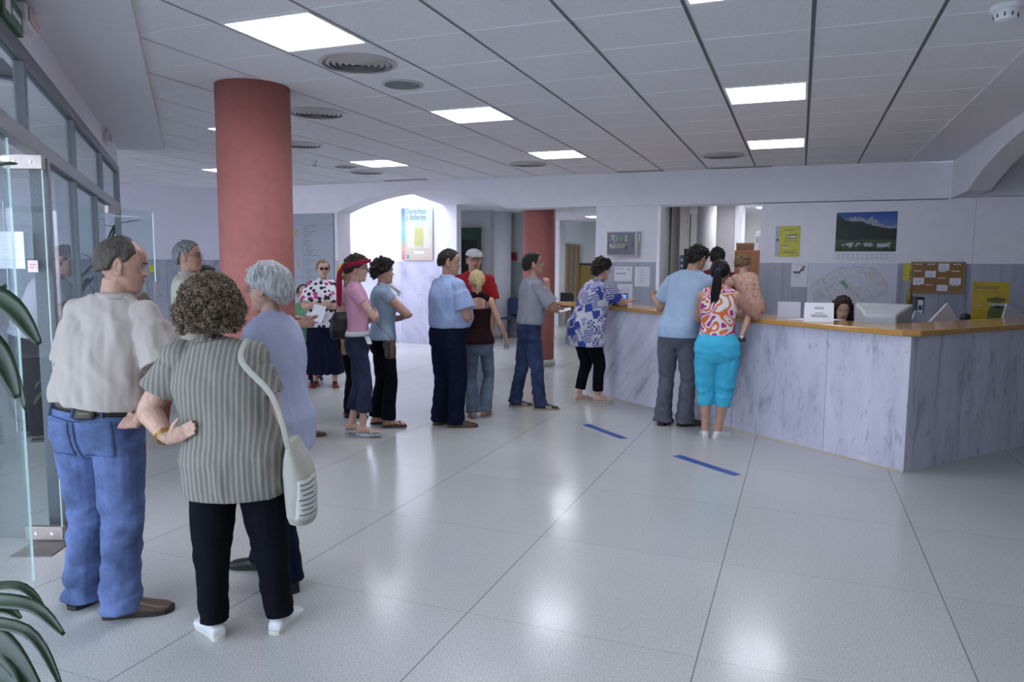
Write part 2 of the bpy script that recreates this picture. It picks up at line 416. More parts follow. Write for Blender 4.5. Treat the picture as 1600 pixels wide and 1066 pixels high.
# ------------------------------------------------------------ back rooms
m_must = mat('mustard_paint', (.20, .14, .02), .6)
m_lift = mat('green_lift_metal', (.045, .075, .055), .35, .4)
m_liftd = mat('dark_lift_door', (.02, .032, .024), .4, .3)
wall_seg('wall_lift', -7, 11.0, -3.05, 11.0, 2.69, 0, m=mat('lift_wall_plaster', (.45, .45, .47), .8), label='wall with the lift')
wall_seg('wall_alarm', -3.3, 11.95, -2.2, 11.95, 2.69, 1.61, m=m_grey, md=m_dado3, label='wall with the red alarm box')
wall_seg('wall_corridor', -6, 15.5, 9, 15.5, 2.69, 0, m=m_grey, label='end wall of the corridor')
mb = MB(); mb.box(0, 0, 0, 2.2, .02, 1.60, 0); mb.box(0, -.006, 1.57, 2.2, .02, 1.62, 1)
struct(mb.build('trim_6', [m_must, m_black], loc=RW(ufor(905, 15.48), 15.475), rot=T), 'mustard painted dado with a black line')
wall_seg('wall_room_partition', .72, 7.28, .72, 15.5, 2.69, 0, m=m_grey, side=1, label='partition between corridor and back room')
# lift: frame and door
t = thing('lift_door', 'dark green lift door with tall frame beyond the arch', 'lift door', RW(-3.50, 10.995), T)
b = MB(); b.box(-.24, -.05, 0, -.17, 0, 2.33); b.box(.17, -.05, 0, .24, 0, 2.33); b.box(-.17, -.05, 2.08, .17, 0, 2.33); b.build('frame', m_lift, t)
b = MB(); b.box(-.17, -.03, 0, -.002, 0, 2.08); b.box(.002, -.03, 0, .17, 0, 2.08); b.build('door_panel', m_liftd, t)
# round white pillar
def pillar(name, label, x, y, r, z1, m, plinth=True):
    t = thing(name, label, 'column', (x, y, 0))
    b = MB(); b.lathe([(r, .10 if plinth else 0), (r, z1)], 48); b.build('shaft', m, t, smooth=False)
    for p in t.children[0].data.polygons: p.use_smooth = abs(p.normal.z) < .5
    if plinth:
        b = MB(); b.lathe([(r+.02, 0), (r+.02, .09), (r+.012, .10), (r, .10)], 48)
        o = b.build('plinth', mat('stone_plinth', (.5, .48, .45), .5, var=.1), t)
        for p in o.data.polygons: p.use_smooth = abs(p.normal.z) < .5
    return t
pillar('column', 'terracotta red round column in the left foreground behind the grey-haired woman', -1.92, 5.57, .265, HC, m_col)
pillar('column', 'terracotta red round column far back behind the man in the grey T-shirt', .41, 11.51, .25, 2.69, m_col)
p = RW(-3.15, 11.66); pillar('column', 'white round column far back between lift and red alarm box', p.x, p.y, .29, 2.69, m_wall)
mb = MB(); mb.box(-.06, -.25, 0, .06, .25, 2.69); struct(mb.build('trim_7', m_wall, loc=RW(ufor(869, 14.6), 14.9), rot=T), 'white corner pilaster beside the far column')
t = thing('fire_alarm', 'small red fire alarm box on the far wall left of the far column', 'alarm', RW(ufor(804, 11.93), 11.93, 1.75), T)
b = MB(); b.box(-.06, -.05, -.09, .06, 0, .09); b.build('housing', mat('alarm_red', (.30, .01, .015), .4), t, bevel=.006)
b = MB(); b.box(-.03, -.055, -.03, .03, -.048, .03); b.build('cover', mat('alarm_dark', (.06, .005, .01), .3), t)
# doors at the end of the corridor
def wooden_door(x0, x1, v, z1, n):
    ua, ub = ufor(x0, v), ufor(x1, v); w = ub-ua
    o = MB().box(0, -.04, 0, .07, .0, z1).box(w-.07, -.04, 0, w, .0, z1).box(.07, -.04, z1-.07, w-.07, .0, z1).build('door_%d' % n, m_door, loc=RW(ua, v), rot=T)
    struct(o)
    MB().box(.07, -.025, 0, w-.07, 0, z1-.07).build('door_leaf', mat('yellow_door', (.24, .23, .15), .5), o)
    MB().tube([(w-.13, -.03, 1.0), (w-.13, -.07, 1.0), (w-.22, -.07, 1.0)], .009, 8).build('door_handle', m_steel, o)
wooden_door(873, 890, 15.49, 2.13, 3); wooden_door(894, 905.5, 15.49, 2.10, 4)
# dark bench under the counter end, blue chairs by the far wall
def bench(x, label, v, col, n=1):
    t = thing('waiting_chair', label, 'chair', RW(ufor(x, v), v), T, None)
    MB().box(-.22, -.22, .42, .22, .22, .46).build('seat', col, t, bevel=.015)
    b = MB(); k = 8
    for i in range(k):
        a = i/(k-1); 
    b.prism([(-.22, .5), (.22, .5), (.23, .8), (.17, .87), (-.17, .87), (-.23, .8)], .20, .235, 0, (0, 2, 1)); b.build('backrest', col, t, bevel=.012)
    for sx in (-.2, .2):
        for sy in (-.18, .2):
            MB().tube([(sx, sy, 0), (sx, sy, .43 if sy < 0 else .6)], .012, 8).build('leg', m_dark, t)
    return t
m_bl = mat('blue_chair_shell', (.02, .035, .12), .4)
bench(803, 'dark blue waiting chair at the far wall left of the far column', 11.3, m_bl)
bench(880, 'black waiting chair beside the corridor doors', 14.6, m_black)
mb = MB(); mb.box(-.35, -.16, 0, .35, .16, .40)
t = tag(mb.build('radiator_box', m_dado3, loc=RW(ufor(803, 11.75)+.32, 11.75), rot=T, bevel=.01), 'low grey green stone block below the red alarm box', 'stone block')

# back room seen through the opening
vr = 10.6
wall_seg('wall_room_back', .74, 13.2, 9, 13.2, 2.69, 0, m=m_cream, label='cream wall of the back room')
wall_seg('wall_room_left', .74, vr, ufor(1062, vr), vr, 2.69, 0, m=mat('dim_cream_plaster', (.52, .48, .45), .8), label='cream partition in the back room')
mb = MB(); mb.box(0, 0, 0, ufor(1041, vr-.05)-ufor(1034, vr-.05), .05, 2.69); struct(mb.build('trim_8', m_cream, loc=RW(ufor(1034, vr-.05), vr-.05), rot=T))
mb = MB(); mb.box(0, 0, 0, ufor(1073, vr)-ufor(1062, vr), .25, 2.69); struct(mb.build('trim_9', m_cream, loc=RW(ufor(1062, vr), vr-.1), rot=T))
p = RW(ufor(1102, 9.4), 9.4); pillar('column', 'grey white round column in the back room behind the opening', p.x, p.y, .155, 2.69, mat('column_grey', (.45, .43, .44), .7), False)
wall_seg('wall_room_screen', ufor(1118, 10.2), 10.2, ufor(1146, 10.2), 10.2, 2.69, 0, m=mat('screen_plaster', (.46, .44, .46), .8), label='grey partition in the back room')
mb = MB(); mb.box(0, 0, 0, .06, 1.6, 2.69); struct(mb.build('trim_10', m_white, loc=RW(ufor(1146, 10.2), 10.18), rot=T))
# wooden cabinet with box and binders
vc = 9.2; ua, ub = ufor(1147, vc), ufor(1189, vc)+.1; w = ub-ua
t = thing('cabinet', 'brown wooden cabinet in the back room behind the opening', 'cabinet', RW(ua, vc), T)
MB().box(0, 0, .05, w, .45, 1.82).build('body', m_brown, t, bevel=.004)
MB().box(.01, -.018, .07, w/2-.003, 0, 1.80).build('door', m_brown, t); MB().box(w/2+.003, -.018, .07, w-.01, 0, 1.80).build('door', m_brown, t)
t = thing('cardboard_box', 'low brown cardboard box on top of the wooden cabinet', 'box', RW(ua+.02, vc+.05, 1.82), T)
MB().box(0, 0, 0, .26, .3, .11).build('body', mat('cardboard', (.22, .13, .07), .8, var=.1), t, bevel=.003)
MB().box(-.004, -.004, .085, .264, .304, .118).build('lid', mat('cardboard_lid', (.27, .16, .09), .8), t)
for k in range(5):
    t = thing('binder', ['white binder at the left end', 'second white binder from the left', 'middle white binder', 'fourth white binder from the left', 'white binder at the right end'][k]+' of the row on the brown cabinet', 'binder', RW(ua+.31+k*.062, vc+.06, 1.82), T, 'binders on the wooden cabinet')
    MB().box(0, 0, 0, .056, .26, .30-.012*(k % 2)).build('cover', m_white, t, bevel=.003)
    MB().box(.012, -.002, .12, .044, .0, .22).build('spine_label', mat('grey_label', (.35, .38, .45), .6), t)
t = thing('computer_monitor', 'black computer monitor in the back room left of the round column', 'monitor', RW(ufor(1079, 9.9), 9.9), T)
MB().box(-.12, 0, 1.5, .16, .05, 1.86).build('screen', m_black, t, bevel=.008); MB().box(-.02, .01, 1.0, .03, .04, 1.5).box(-.1, -.06, .98, .12, .1, 1.0).build('stand', m_black, t)
t = thing('desk', 'plain tall desk in the back room carrying the black monitor', 'desk', RW(ufor(1079, 9.9), 9.92), T)
MB().box(-.16, -.16, .94, .4, .2, .98).build('top', m_brown, t); MB().box(-.15, -.15, 0, -.11, .18, .94).box(.34, -.15, 0, .38, .18, .94).build('side_panel', m_brown, t)
t = thing('wall_phone', 'narrow blue and grey wall phone on the cream pilaster', 'telephone', RW(ufor(1066, vr-.1), vr-.1, 1.63), T)
MB().box(-.03, -.05, -.13, .03, 0, .13).build('body', mat('phone_blue', (.05, .08, .22), .4), t, bevel=.006); MB().box(-.015, -.055, .02, .015, -.048, .07).box(-.015, -.055, -.09, .015, -.048, -.04).build('button_panel', m_white, t)
t = thing('ceiling_light', 'round white ceiling light in the back room above the binders', 'ceiling light', RW(ufor(1188, 11.4), 11.4, 2.69), T)
MB().lathe([(.13, 0), (.13, -.03), (.11, -.03)], 24).build('rim', m_white, t); MB().lathe([(.11, -.02), (.11, -.034), (.09, -.04)], 24).build('diffuser', emit('warm_lamp', (1, .93, .85), 14), t)

# ------------------------------------------------------------ ceiling fittings
EM = 19.0
m_em = emit('fluorescent_diffuser', (.90, .93, 1.0), EM)
m_ref = mat('lamp_reflector', (.75, .75, .78), .25, .7)
def light_panel(u, v, z, label, du=.6, dv=.6, louv=True, kind='ceiling_light'):
    t = thing(kind, label, 'ceiling light', RW(u, v, z), T, 'fluorescent panels of the tiled ceiling')
    b = MB(); a = .012
    b.box(a, a, -.004, du-a, .03, .05).box(a, dv-.03, -.004, du-a, dv-a, .05).box(a, .03, -.004, .03, dv-.03, .05).box(du-.03, .03, -.004, du-a, dv-.03, .05)
    b.build('frame', m_tbar, t)
    MB().box(.03, .03, .028, du-.03, dv-.03, .036).build('diffuser', m_em, t)
    if louv:
        b = MB()
        for k in range(1, 4): b.box(.03, .03+(dv-.06)*k/4-.002, .004, du-.03, .03+(dv-.06)*k/4+.002, .026)
        for k in range(1, 8): b.box(.03+(du-.06)*k/8-.001, .03, .006, .03+(du-.06)*k/8+.001, dv-.03, .024)
        b.build('louvre', m_ref, t)
    return t
LL = {(0, 0): 'largest glowing square ceiling light, above the near red column', (0, 4): 'glowing square ceiling light in the middle, third nearest',
      (4, 4): 'glowing square ceiling light on the right, nearer of the two in its row', (4, 8): 'glowing square ceiling light on the right, nearest to the back beam',
      (0, 8): 'glowing square ceiling light in the centre near the back beam', (-4, 8): 'small glowing ceiling light just right of the near red column',
      (-4, 4): 'glowing ceiling light mostly hidden behind the near red column, upper one', (-8, 8): 'glowing ceiling light half hidden left of the near red column, lower one',
      (4, 0): 'glowing square ceiling light cut off by the top edge of the photo'}
for ij in LIGHTS:
    # lights that would fall into the plaster margin on the left are not there
    P = RW(ij[0]*.6+.3, ij[1]*.6+.3); side = (P.xy-e0).cross(ed)
    if side < .35 and P.y < 8.3 and (P.xy-A0).cross(g) > -.4: 
        continue
    lab = LL.get(ij, 'glowing square ceiling light outside the view')
    light_panel(ij[0]*.6, ij[1]*.6, HC, lab, louv=ij in LL)
for k, (x, v, lab) in enumerate([(917, 12.9, 'glowing ceiling light of the corridor beyond the far red column')]):
    light_panel(ufor(x, v)-.1, v, 2.66, lab, louv=False)
for (u, v, lab) in [(-.6, 13.3, 'added hidden light further down the corridor'), (2.6, 11.6, 'added hidden light of the back room'), (-1.0, 8.3, 'added hidden light over the lift lobby'), (8.0, -2.0, 'added unseen light of the right bay'), (1.9, 9.0, 'added hidden light just inside the back room'), (3.2, 10.3, 'added hidden light of the back room by the binders')]:  # extra panels out of view, added to brighten the back areas and right bay
    light_panel(u, v, 2.70 if u > 6 else 2.66, lab, louv=False)

m_vent = mat('vent_metal', (.48, .46, .46), .35, .3)
def diffuser(i, j, fi, fj, r, label):
    t = thing('air_diffuser', label, 'air vent', RW((i+fi)*.6, (j+fj)*.6, HC), T, 'round air diffusers in the ceiling')
    MB().lathe([(r, .001), (r, -.006), (r*.90, -.012), (r*.90, .001)], 48, loop=True).build('rim', m_vent, t, smooth=False)
    MB().lathe([(r*.9, .0), (r*.9, -.003), (.01, -.003), (.01, 0)], 40).build('back_plate', mat('vent_inside', (.20,.20,.20), .6), t)
    for q in range(5):
        rr = r*(.82-.155*q)
        MB().lathe([(rr, -.004), (rr-.022, -.016), (rr-.024, -.014), (rr-.004, -.003)], 40, loop=True).build('ring', m_vent, t)
    return t
diffuser(0, 1, .46, .58, .25, 'large round ringed air diffuser right of the largest ceiling light')
diffuser(-2, 3, .45, .62, .24, 'round ringed air diffuser just right of the red column')
diffuser(-4, 5, .45, .86, .24, 'round air diffuser half hidden by the right edge of the near red column')
diffuser(-5, 9, .45, .65, .24, 'round air diffuser above the stair arch')
diffuser(-1, 9, .5, .55, .24, 'round air diffuser near the beam above the far red column')
diffuser(3, 9, .5, .6, .24, 'round air diffuser near the beam above the back room opening')
def speaker(i, j, r, label):
    t = thing('ceiling_speaker', label, 'speaker', RW(i*.6, j*.6, HC), T, 'flat round ceiling speakers')
    MB().lathe([(r, .001), (r, -.005), (r*.86, -.008), (r*.86, .001)], 32, loop=True).build('rim', mat('speaker_rim', (.42, .42, .44), .5), t)
    b = MB().lathe([(r*.86, 0), (r*.86, -.006), (.005, -.008)], 32); b.build('grille', mat('speaker_grille', (.22, .22, .23), .6, bmp=.8, bscale=300), t)
speaker(.45, 2.56, .15, 'flat round ceiling speaker beside the large air diffuser'); speaker(-4.5, 8.72, .15, 'flat round ceiling speaker far back above the stair arch')
for (u, v, lab) in [(-4.68, 7.74, 'small white smoke detector right of the near red column'), (6.47, 1.9, 'white smoke detector at the top right corner')]:
    t = thing('smoke_detector', lab, 'smoke detector', RW(u*.6, v*.6, HC), T)
    MB().lathe([(.07, 0), (.07, -.02), (.058, -.026)], 24).build('base', m_white, t)
    b = MB().lathe([(.052, -.026), (.056, -.045), (.045, -.07), (.015, -.078)], 16); b.build('head', m_white, t)
    b = MB()
    for k in range(10):
        a = 2*pi*k/10; b.cbox((.053*cos(a), .053*sin(a), -.05), (.006, .006, .018))
    b.build('vane', m_dark, t)
for k, (ua, ub, v) in enumerate([(-5.05, -3.85, 11.2), (1.0, 2.05, 11.3), (3.05, 4.35, 11.3)]):
    t = thing('slot_vent', ['long dark slot vent above the stair arch', 'short dark slot vent in the ceiling at the middle of the beam', 'long dark slot vent in the ceiling above the back room opening'][k], 'air vent', RW(ua*.6, v*.6, HC-.004), T)
    MB().box(0, 0, -.006, (ub-ua)*.6, .09, .004).build('frame', m_vent, t); MB().box(.01, .015, -.008, (ub-ua)*.6-.01, .04, -.005).box(.01, .05, -.008, (ub-ua)*.6-.01, .075, -.005).build('slot', m_black, t)
for (x, y, Y, lab) in [(910, 354, 17.9, 'grey air vent')]: pass

# ------------------------------------------------------------ glazed wall on the left
grot = atan2(g.y, g.x)
def GW(al, out=0, z=0): q = A0+g*al+gn*out; return Vector((q.x, q.y, z))
fr = MB()
fr.box(-9, -.03, 2.545, 4.65, .03, 2.615); fr.box(-9, -.035, 2.115, 4.65, .035, 2.20)
for a in (-7.0, -5.3, -3.65, -2.0, -.34, 1.31, 3.0): fr.box(a-.022, -.026, 2.20, a+.022, .026, 2.545)
for a in (1.24, 2.46): fr.box(a-.022, -.026, 0.0, a+.022, .026, 2.115)
fr.box(4.57, -.03, 0, 4.65, .03, 2.545)
fr.box(0.0, -.045, 0, .085, .045, 2.115)
for a in (-4.2, -6.4): fr.box(a-.022, -.026, 0.0, a+.022, .026, 2.115)
W1 = struct(fr.build('window_1', m_alu, loc=GW(0), rot=grot, bevel=.003), 'aluminium framed glazed wall on the left')
up = [-7.0, -5.3, -3.65, -2.0, -.34, 1.31, 3.0, 4.6]
for a, b_ in zip(up[:-1], up[1:]): MB().box(a+.024, -.004, 2.2, b_-.024, .004, 2.545).build('glass_pane', m_glass, W1)
for a, b_ in ((.09, 1.216), (1.264, 2.438), (2.484, 3.30)): MB().box(a, -.004, .01, b_, .004, 2.115).build('glass_pane', m_glass, W1)
for a, b_ in ((-4.17, -.72), (-6.37, -4.22)): MB().box(a, -.005, .01, b_, .005, 2.115).build('glass_pane', m_glass, W1)
MB().box(-.724, -.0052, .01, -.7205, .0052, 2.115).build('glass_edge', m_glassedge, W1)
mb = MB(); mb.box(-9, -.02, 2.615, 4.65, .12, HC+.0)
struct(mb.build('wall_left_upper', m_wall, loc=GW(0), rot=grot), 'plaster strip above the glazed wall')
# near door leaf, standing open
pv = Vector((-2.50, 3.975, 0)); lr = pi-.02
D1 = struct(MB().box(0, -.005, .012, .92, .005, 2.10).build('door_1', m_glass, loc=pv, rot=lr), 'open glass door leaf at the left front')
MB().box(-.003, -.0055, .012, 0.0005, .0055, 2.10).build('glass_edge', m_glassedge, D1)
MB().box(-.01, -.016, 2.04, .20, .016, 2.115).build('top_fitting', m_steel, D1, bevel=.002)
MB().box(-.01, -.016, .012, .20, .016, .085).build('bottom_fitting', m_steel, D1, bevel=.002)
b = MB()
for zz in (2.077, .047):
    for xx in (.05, .14): b.lathe([(.009, .015), (.009, .019)], 12, c=(xx, 0, zz), axis='y')
b.build('screw', m_white, D1)
mb = MB(); mb.box(-.02, -.05, 0, .19, .17, .006); tag(mb.build('floor_plate', mat('dull_steel', (.16, .15, .14), .5, .5, var=.15), loc=(-2.62, 3.79, 0), rot=.05), 'dull metal floor hinge plate under the open glass door', 'floor plate')
MB().tube([(.80, -.05, .85), (.80, -.05, 1.25)], .011, 10).tube([(.80, .05, .85), (.80, .05, 1.25)], .011, 10).tube([(.80, -.05, .9), (.80, .05, .9)], .007, 8).tube([(.80, -.05, 1.2), (.80, .05, 1.2)], .007, 8).build('door_handle', m_steel, D1)
# papers taped on the leaf
a, b_ = at(-6, 362, 3.965), at(42, 420, 3.965)
o = MB().box(a.x, 3.953, b_.z, b_.x, 3.956, a.z).build('paper_notice', mat('notice_paper', (.74, .80, .84), .7)); 
t = tag(o, 'large white paper notice taped to the open glass door', 'notice')
b = MB()
for k in range(9): b.box(a.x+.03, 3.9518, a.z-.03-k*.02, b_.x-.02-(.03*(k % 3)), 3.9528, a.z-.0325-k*.02)
b.build('print', mat('faint_print', (.5, .55, .6), .7), o)
a, b_ = at(45, 407, 3.965), at(62, 425.5, 3.965)
o = MB().box(a.x, 3.953, b_.z, b_.x, 3.956, a.z).build('paper_notice', mat('pinkish_paper', (.72, .62, .60), .7)); tag(o, 'small pinkish paper note taped to the open glass door', 'notice')
MB().box(a.x+.01, 3.9518, a.z-.02, b_.x-.01, 3.9528, a.z-.024).box(a.x+.01, 3.9518, a.z-.035, b_.x-.02, 3.9528, a.z-.039).build('print', mat('red_print', (.45, .2, .2), .7), o)
# far door leaf
pf = Vector((-3.93, 7.22, 0)); pe = Vector((-3.868, 8.0, 0)); fl_ = (pe-pf).length
D2 = struct(MB().box(0, -.005, .012, fl_, .005, 2.09).build('door_2', m_glass, loc=pf, rot=atan2(pe.y-pf.y, pe.x-pf.x)), 'open glass door leaf at the far end of the glazed wall')
MB().box(fl_-.004, -.0055, .012, fl_+.002, .0055, 2.09).build('glass_edge', mat('bright_glass_edge', (.85, .9, .9), .2), D2)
MB().box(-.01, -.016, 2.03, .17, .016, 2.10).build('top_fitting', m_steel, D2)
MB().tube([(fl_-.1, -.05, .95), (fl_-.1, -.05, 1.35)], .011, 10).tube([(fl_-.1, .05, .95), (fl_-.1, .05, 1.35)], .011, 10).tube([(fl_-.1, -.05, 1.2), (fl_-.1, .05, 1.2)], .007, 8).build('door_handle', m_steel, D2)
pf = GW(2.75, .0); D3 = struct(MB().box(0, -.005, .012, .8, .005, 2.09).build('door_5', m_glass, loc=pf, rot=grot+1.25), 'second far glass door leaf opened outwards')
MB().box(.796, -.0055, .012, .802, .0055, 2.09).build('glass_edge', mat('bright_glass_edge', (1, 1, 1)), D3)
# emergency lamps and exit sign above the glazing
def em_lamp(al, z, label):
    t = thing('emergency_light', label, 'emergency light', GW(al, -.021, z), grot)
    MB().box(-.13, -.05, -.045, .13, 0, .045).build('housing', m_white, t, bevel=.01); MB().box(-.11, -.062, -.032, .11, -.05, .032).build('lens', mat('emergency_lens', (.62, .42, .40), .25), t, bevel=.006)
em_lamp(3.35, 2.73, 'small emergency light above the far end of the glazed wall'); em_lamp(-.36, 2.745, 'emergency light above the glazed wall at the top left corner')
t = thing('exit_sign', 'green emergency exit sign above the door at the top left corner', 'exit sign', GW(-.66, -.021, 2.68), grot)
MB().box(-.24, -.03, -.06, .17, 0, .06).build('panel', mat('exit_green', (.06, .14, .08), .5, var=.2), t, bevel=.004)
MB().box(-.20, -.032, -.03, -.10, -.03, .03).box(-.06, -.032, -.012, .12, -.03, .012).build('pictogram', m_white, t)
# bright window far beyond the glass, in the left wall
p = at(-14, 405, 11.52); q = (eA-cA).normalized()
o = struct(MB().box(-.35, .02, .9, .35, .06, 2.38).box(-.3, .0, .95, -.02, .02, 2.33).build('window_2', m_white, loc=(p.x-.03, p.y-.03, 0), rot=atan2(.66, 1.44)))
# outer street side of the vestibule, mostly closed by wall_outer to cut daylight
# ------------------------------------------------------------ counter
K = Vector((2.985, 5.475)); d1 = Vector((-.503, .864)).normalized(); krot = atan2(d1.y, d1.x)
def KW(x, y, z=0):
    q = K+d1*x+Vector((-d1.y, d1.x))*y; return Vector((q.x, q.y, z))   # y negative = inside
t = thing('reception_counter', 'long reception counter faced with veined grey and white marble', 'counter', (K.x, K.y, 0), krot)
MB().box(0, -.10, .0, 1.72, 0, 1.04).build('front_panel', m_marble, t)
MB().box(1.723, -.10, .0, 4.0, 0, 1.04).build('front_panel', m_marble2, t)
o = MB().box(0, -.10, .0, 4.4, 0, 1.04).build('side_panel', m_marble, t, loc=(.0, -4.5, 0), rot=pi/2)
o = t.children[-1]; o.location = (0, -4.5, 0)
MB().box(4.0-.1, -.5, 0, 4.0, -.10, 1.04).build('end_panel', m_marble, t)
MB().box(0, 0, 0, 4.0, .006, .012).build('skirting', mat('beige_joint', (.5, .42, .32), .6), t)
ct = MB()
ct.prism([(.06, .035), (4.78, .035), (4.78, -.5), (.5, -.5), (.5, -4.5), (-.035, -4.5), (-.035, -.06)][::-1], 1.042, 1.085)
tag(ct.build('counter_top', m_oak, loc=(K.x, K.y, 0), rot=krot, bevel=.006), 'varnished light wood worktop running along the marble counter', 'worktop')
# inner desk carrying the monitor
t = thing('desk', 'inner desk behind the marble counter carrying the monitor', 'desk', (K.x, K.y, 0), krot)
MB().box(.52, -1.25, .74, 2.6, -.53, .77).build('top', m_white, t); MB().box(.54, -1.2, 0, .58, -.56, .74).box(2.54, -1.2, 0, 2.58, -.56, .74).build('side_panel', m_white, t)
t = thing('desk', 'second inner desk behind the right arm of the counter', 'desk', (K.x, K.y, 0), krot)
MB().box(.52, -3.6, .74, 1.2, -1.6, .77).build('top', m_white, t); MB().box(.54, -3.55, 0, .58, -1.65, .74).box(1.14, -3.55, 0, 1.18, -1.65, .74).build('side_panel', m_white, t)

# CRT monitor seen from behind
m_crt = mat('beige_grey_plastic', (.50, .52, .54), .45)
mp = at(1379, 500, 6.75)
t = thing('computer_monitor', 'bulky grey computer monitor seen from behind on the reception desk', 'monitor', (mp.x, mp.y, .77), -.52)
b = MB(); b.prism([(-.235, .10), (.235, .10), (.235, .455), (-.235, .455)], .0, .07, 0, (0, 2, 1)); b.build('bezel', m_crt, t, bevel=.012)
def frust(prof, m, name, par, **k):
    b = MB(); vs = []
    for (y, x0, x1, z0, z1) in prof: vs += [(x0, y, z0), (x1, y, z0), (x1, y, z1), (x0, y, z1)]
    n = len(prof); fs = [(i*4+j, i*4+(j+1) % 4, i*4+4+(j+1) % 4, i*4+4+j) for i in range(n-1) for j in range(4)]+[(3, 2, 1, 0), (n*4-4, n*4-3, n*4-2, n*4-1)]
    b.add(vs, fs); return b.build(name, m, par, **k)
frust([(0, -.23, .23, .11, .45), (-.12, -.215, .215, .13, .44), (-.30, -.15, .15, .17, .40), (-.40, -.13, .13, .19, .37)], m_crt, 'rear_housing', t, bevel=.02)
b = MB()
for k in range(9): b.box(-.10, -.34+.0, .41-.0, .10, -.33, .414, 0)
MB().lathe([(.13, 0), (.13, .02), (.06, .05), (.05, .12)], 24, c=(0, -.1, 0)).build('foot', m_crt, t, smooth=False)
t2 = thing('telephone', 'grey desk telephone tucked beside the monitor', 'telephone', KW(2.0, -.9, .77), krot)
MB().box(-.1, -.1, 0, .1, .1, .05).build('body', m_crt, t2, bevel=.01); MB().box(-.1, -.03, .05, .1, .02, .09).build('handset', m_crt, t2, bevel=.01)

# signs and papers on the counter
pl = at(1253, 497.5, 6.42); p_ = KW(1.22, -.10, 1.085)
def tent(loc, rot, w, h, label, lines, lean=.18):
    t = thing('tent_sign', label, 'sign', loc, rot)
    b = MB(); b.add([(-w/2, 0, 0), (w/2, 0, 0), (w/2, h*sin(lean), h*cos(lean)), (-w/2, h*sin(lean), h*cos(lean)), (-w/2, 2*h*sin(lean), 0), (w/2, 2*h*sin(lean), 0)], [(0, 1, 2, 3), (3, 2, 5, 4), (0, 4, 5, 1)])
    b.build('card', mat('bright_card', (.86, .86, .92), .5), t); return t
a = at(1253, 499, 6.32); 
sx = KW(.875, -.09, 1.086)
t = tent(sx, -.22, .235, .168, 'white tent sign with small grey lettering on the counter', 3)
hold = bpy.data.objects.new('print', bpy.data.meshes.new('print')); 
bpy.data.objects.remove(hold)
text('SOLO', .026, m_ink, t, (0, .0185, .112), (pi/2-.18, 0, 0), sx=1.1)
b = MB()
Rl = Matrix.Rotation(-.18, 4, 'X')
for (x0, x1, z) in ((-.03, .03, .075), (-.065, .06, .058), (-.062, .066, .045)):
    k = x0
    while k < x1: b.box(k, -.0012, z, k+.006, .001, z+.007, 0, Rl); k += .0085
b.build('print', m_ink, t)
t = tent(KW(1.36, -.30, 1.086), -.3, .2, .15, 'plain white tent card on the counter right of the child', 0)
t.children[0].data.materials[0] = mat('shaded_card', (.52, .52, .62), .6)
# loose white sheets
def sheet(loc, rot, w, d, label, m=m_paper, name='paper_sheet', h=.0015):
    return tag(MB().box(-w/2, -d/2, 0, w/2, d/2, h).build(name, m, loc=loc, rot=rot), label, 'paper')
sheet(KW(1.12, -.28, 1.0865), .3, .30, .21, 'loose white sheet lying on the counter left of the tent sign', h=.004)
sheet(KW(1.02, -.36, 1.0885), .1, .28, .20, 'second white sheet lying on the counter behind the tent sign')
# document holder / printer lid right of the monitor
t = thing('paper_tray', 'white slanted paper tray standing behind the counter corner', 'paper tray', (at(1470, 502, 6.9).x, 6.9, .77), .1)
MB().box(-.2, -.1, 0, .18, .25, .14).build('base', m_white, t, bevel=.01)
o = MB().box(-.16, -.01, 0, .16, .01, .30).build('lid', mat('pink_white_plastic', (.66, .60, .62), .5), t, loc=(-.05, 0, .14)); o.rotation_euler = (0, .85, .2)
o = MB().box(-.11, -.01, 0, .11, .01, .24).build('rear_support', mat('blue_white_plastic', (.45, .50, .62), .5), t, loc=(-.18, .1, .12)); o.rotation_euler = (0, .35, .2)
# ring binder
p = at(1437, 490, 8.0)
t = thing('ring_binder', 'black and white ring binder standing behind the counter', 'binder', (p.x, p.y, .77), -.25)
MB().box(-.04, 0, 0, .04, .28, .47).build('cover', m_black, t, bevel=.003); MB().box(-.027, -.003, .03, .027, 0, .44).build('spine_label', m_paper, t)
MB().box(-.02, -.005, .33, .02, -.003, .38).build('label_emblem', mat('navy_print', (.05, .06, .15), .6), t); MB().box(-.015, -.005, .27, .015, -.003, .29).build('label_title', MC['navy_print'], t)
t3 = thing('desk', 'low shelf behind the reception desk carrying the ring binder', 'shelf', (p.x, p.y, 0), -.25)
MB().box(-.5, -.05, .74, .25, .35, .77).box(-.48, -.02, 0, -.44, .33, .74).box(.19, -.02, 0, .23, .33, .74).build('body', m_white, t3)
# gilded ornament
p = at(1420, 480, 7.9)
t = thing('ornament', 'tall slender gilded ornament left of the ring binder', 'ornament', (p.x, p.y, .77))
MB().lathe([(.05, 0), (.055, .03), (.03, .06), (.035, .14), (.02, .18), (.04, .24), (.045, .32), (.02, .38), (.03, .44), (.035, .48), (.015, .52), (.025, .55), (.004, .60)], 20).build('body', mat('old_gold', (.20, .14, .03), .35, .6, var=.4, vscale=30), t, smooth=True)
MB().lathe([(.07, 0), (.07, .02), (.05, .025)], 20).build('base', m_dark, t)
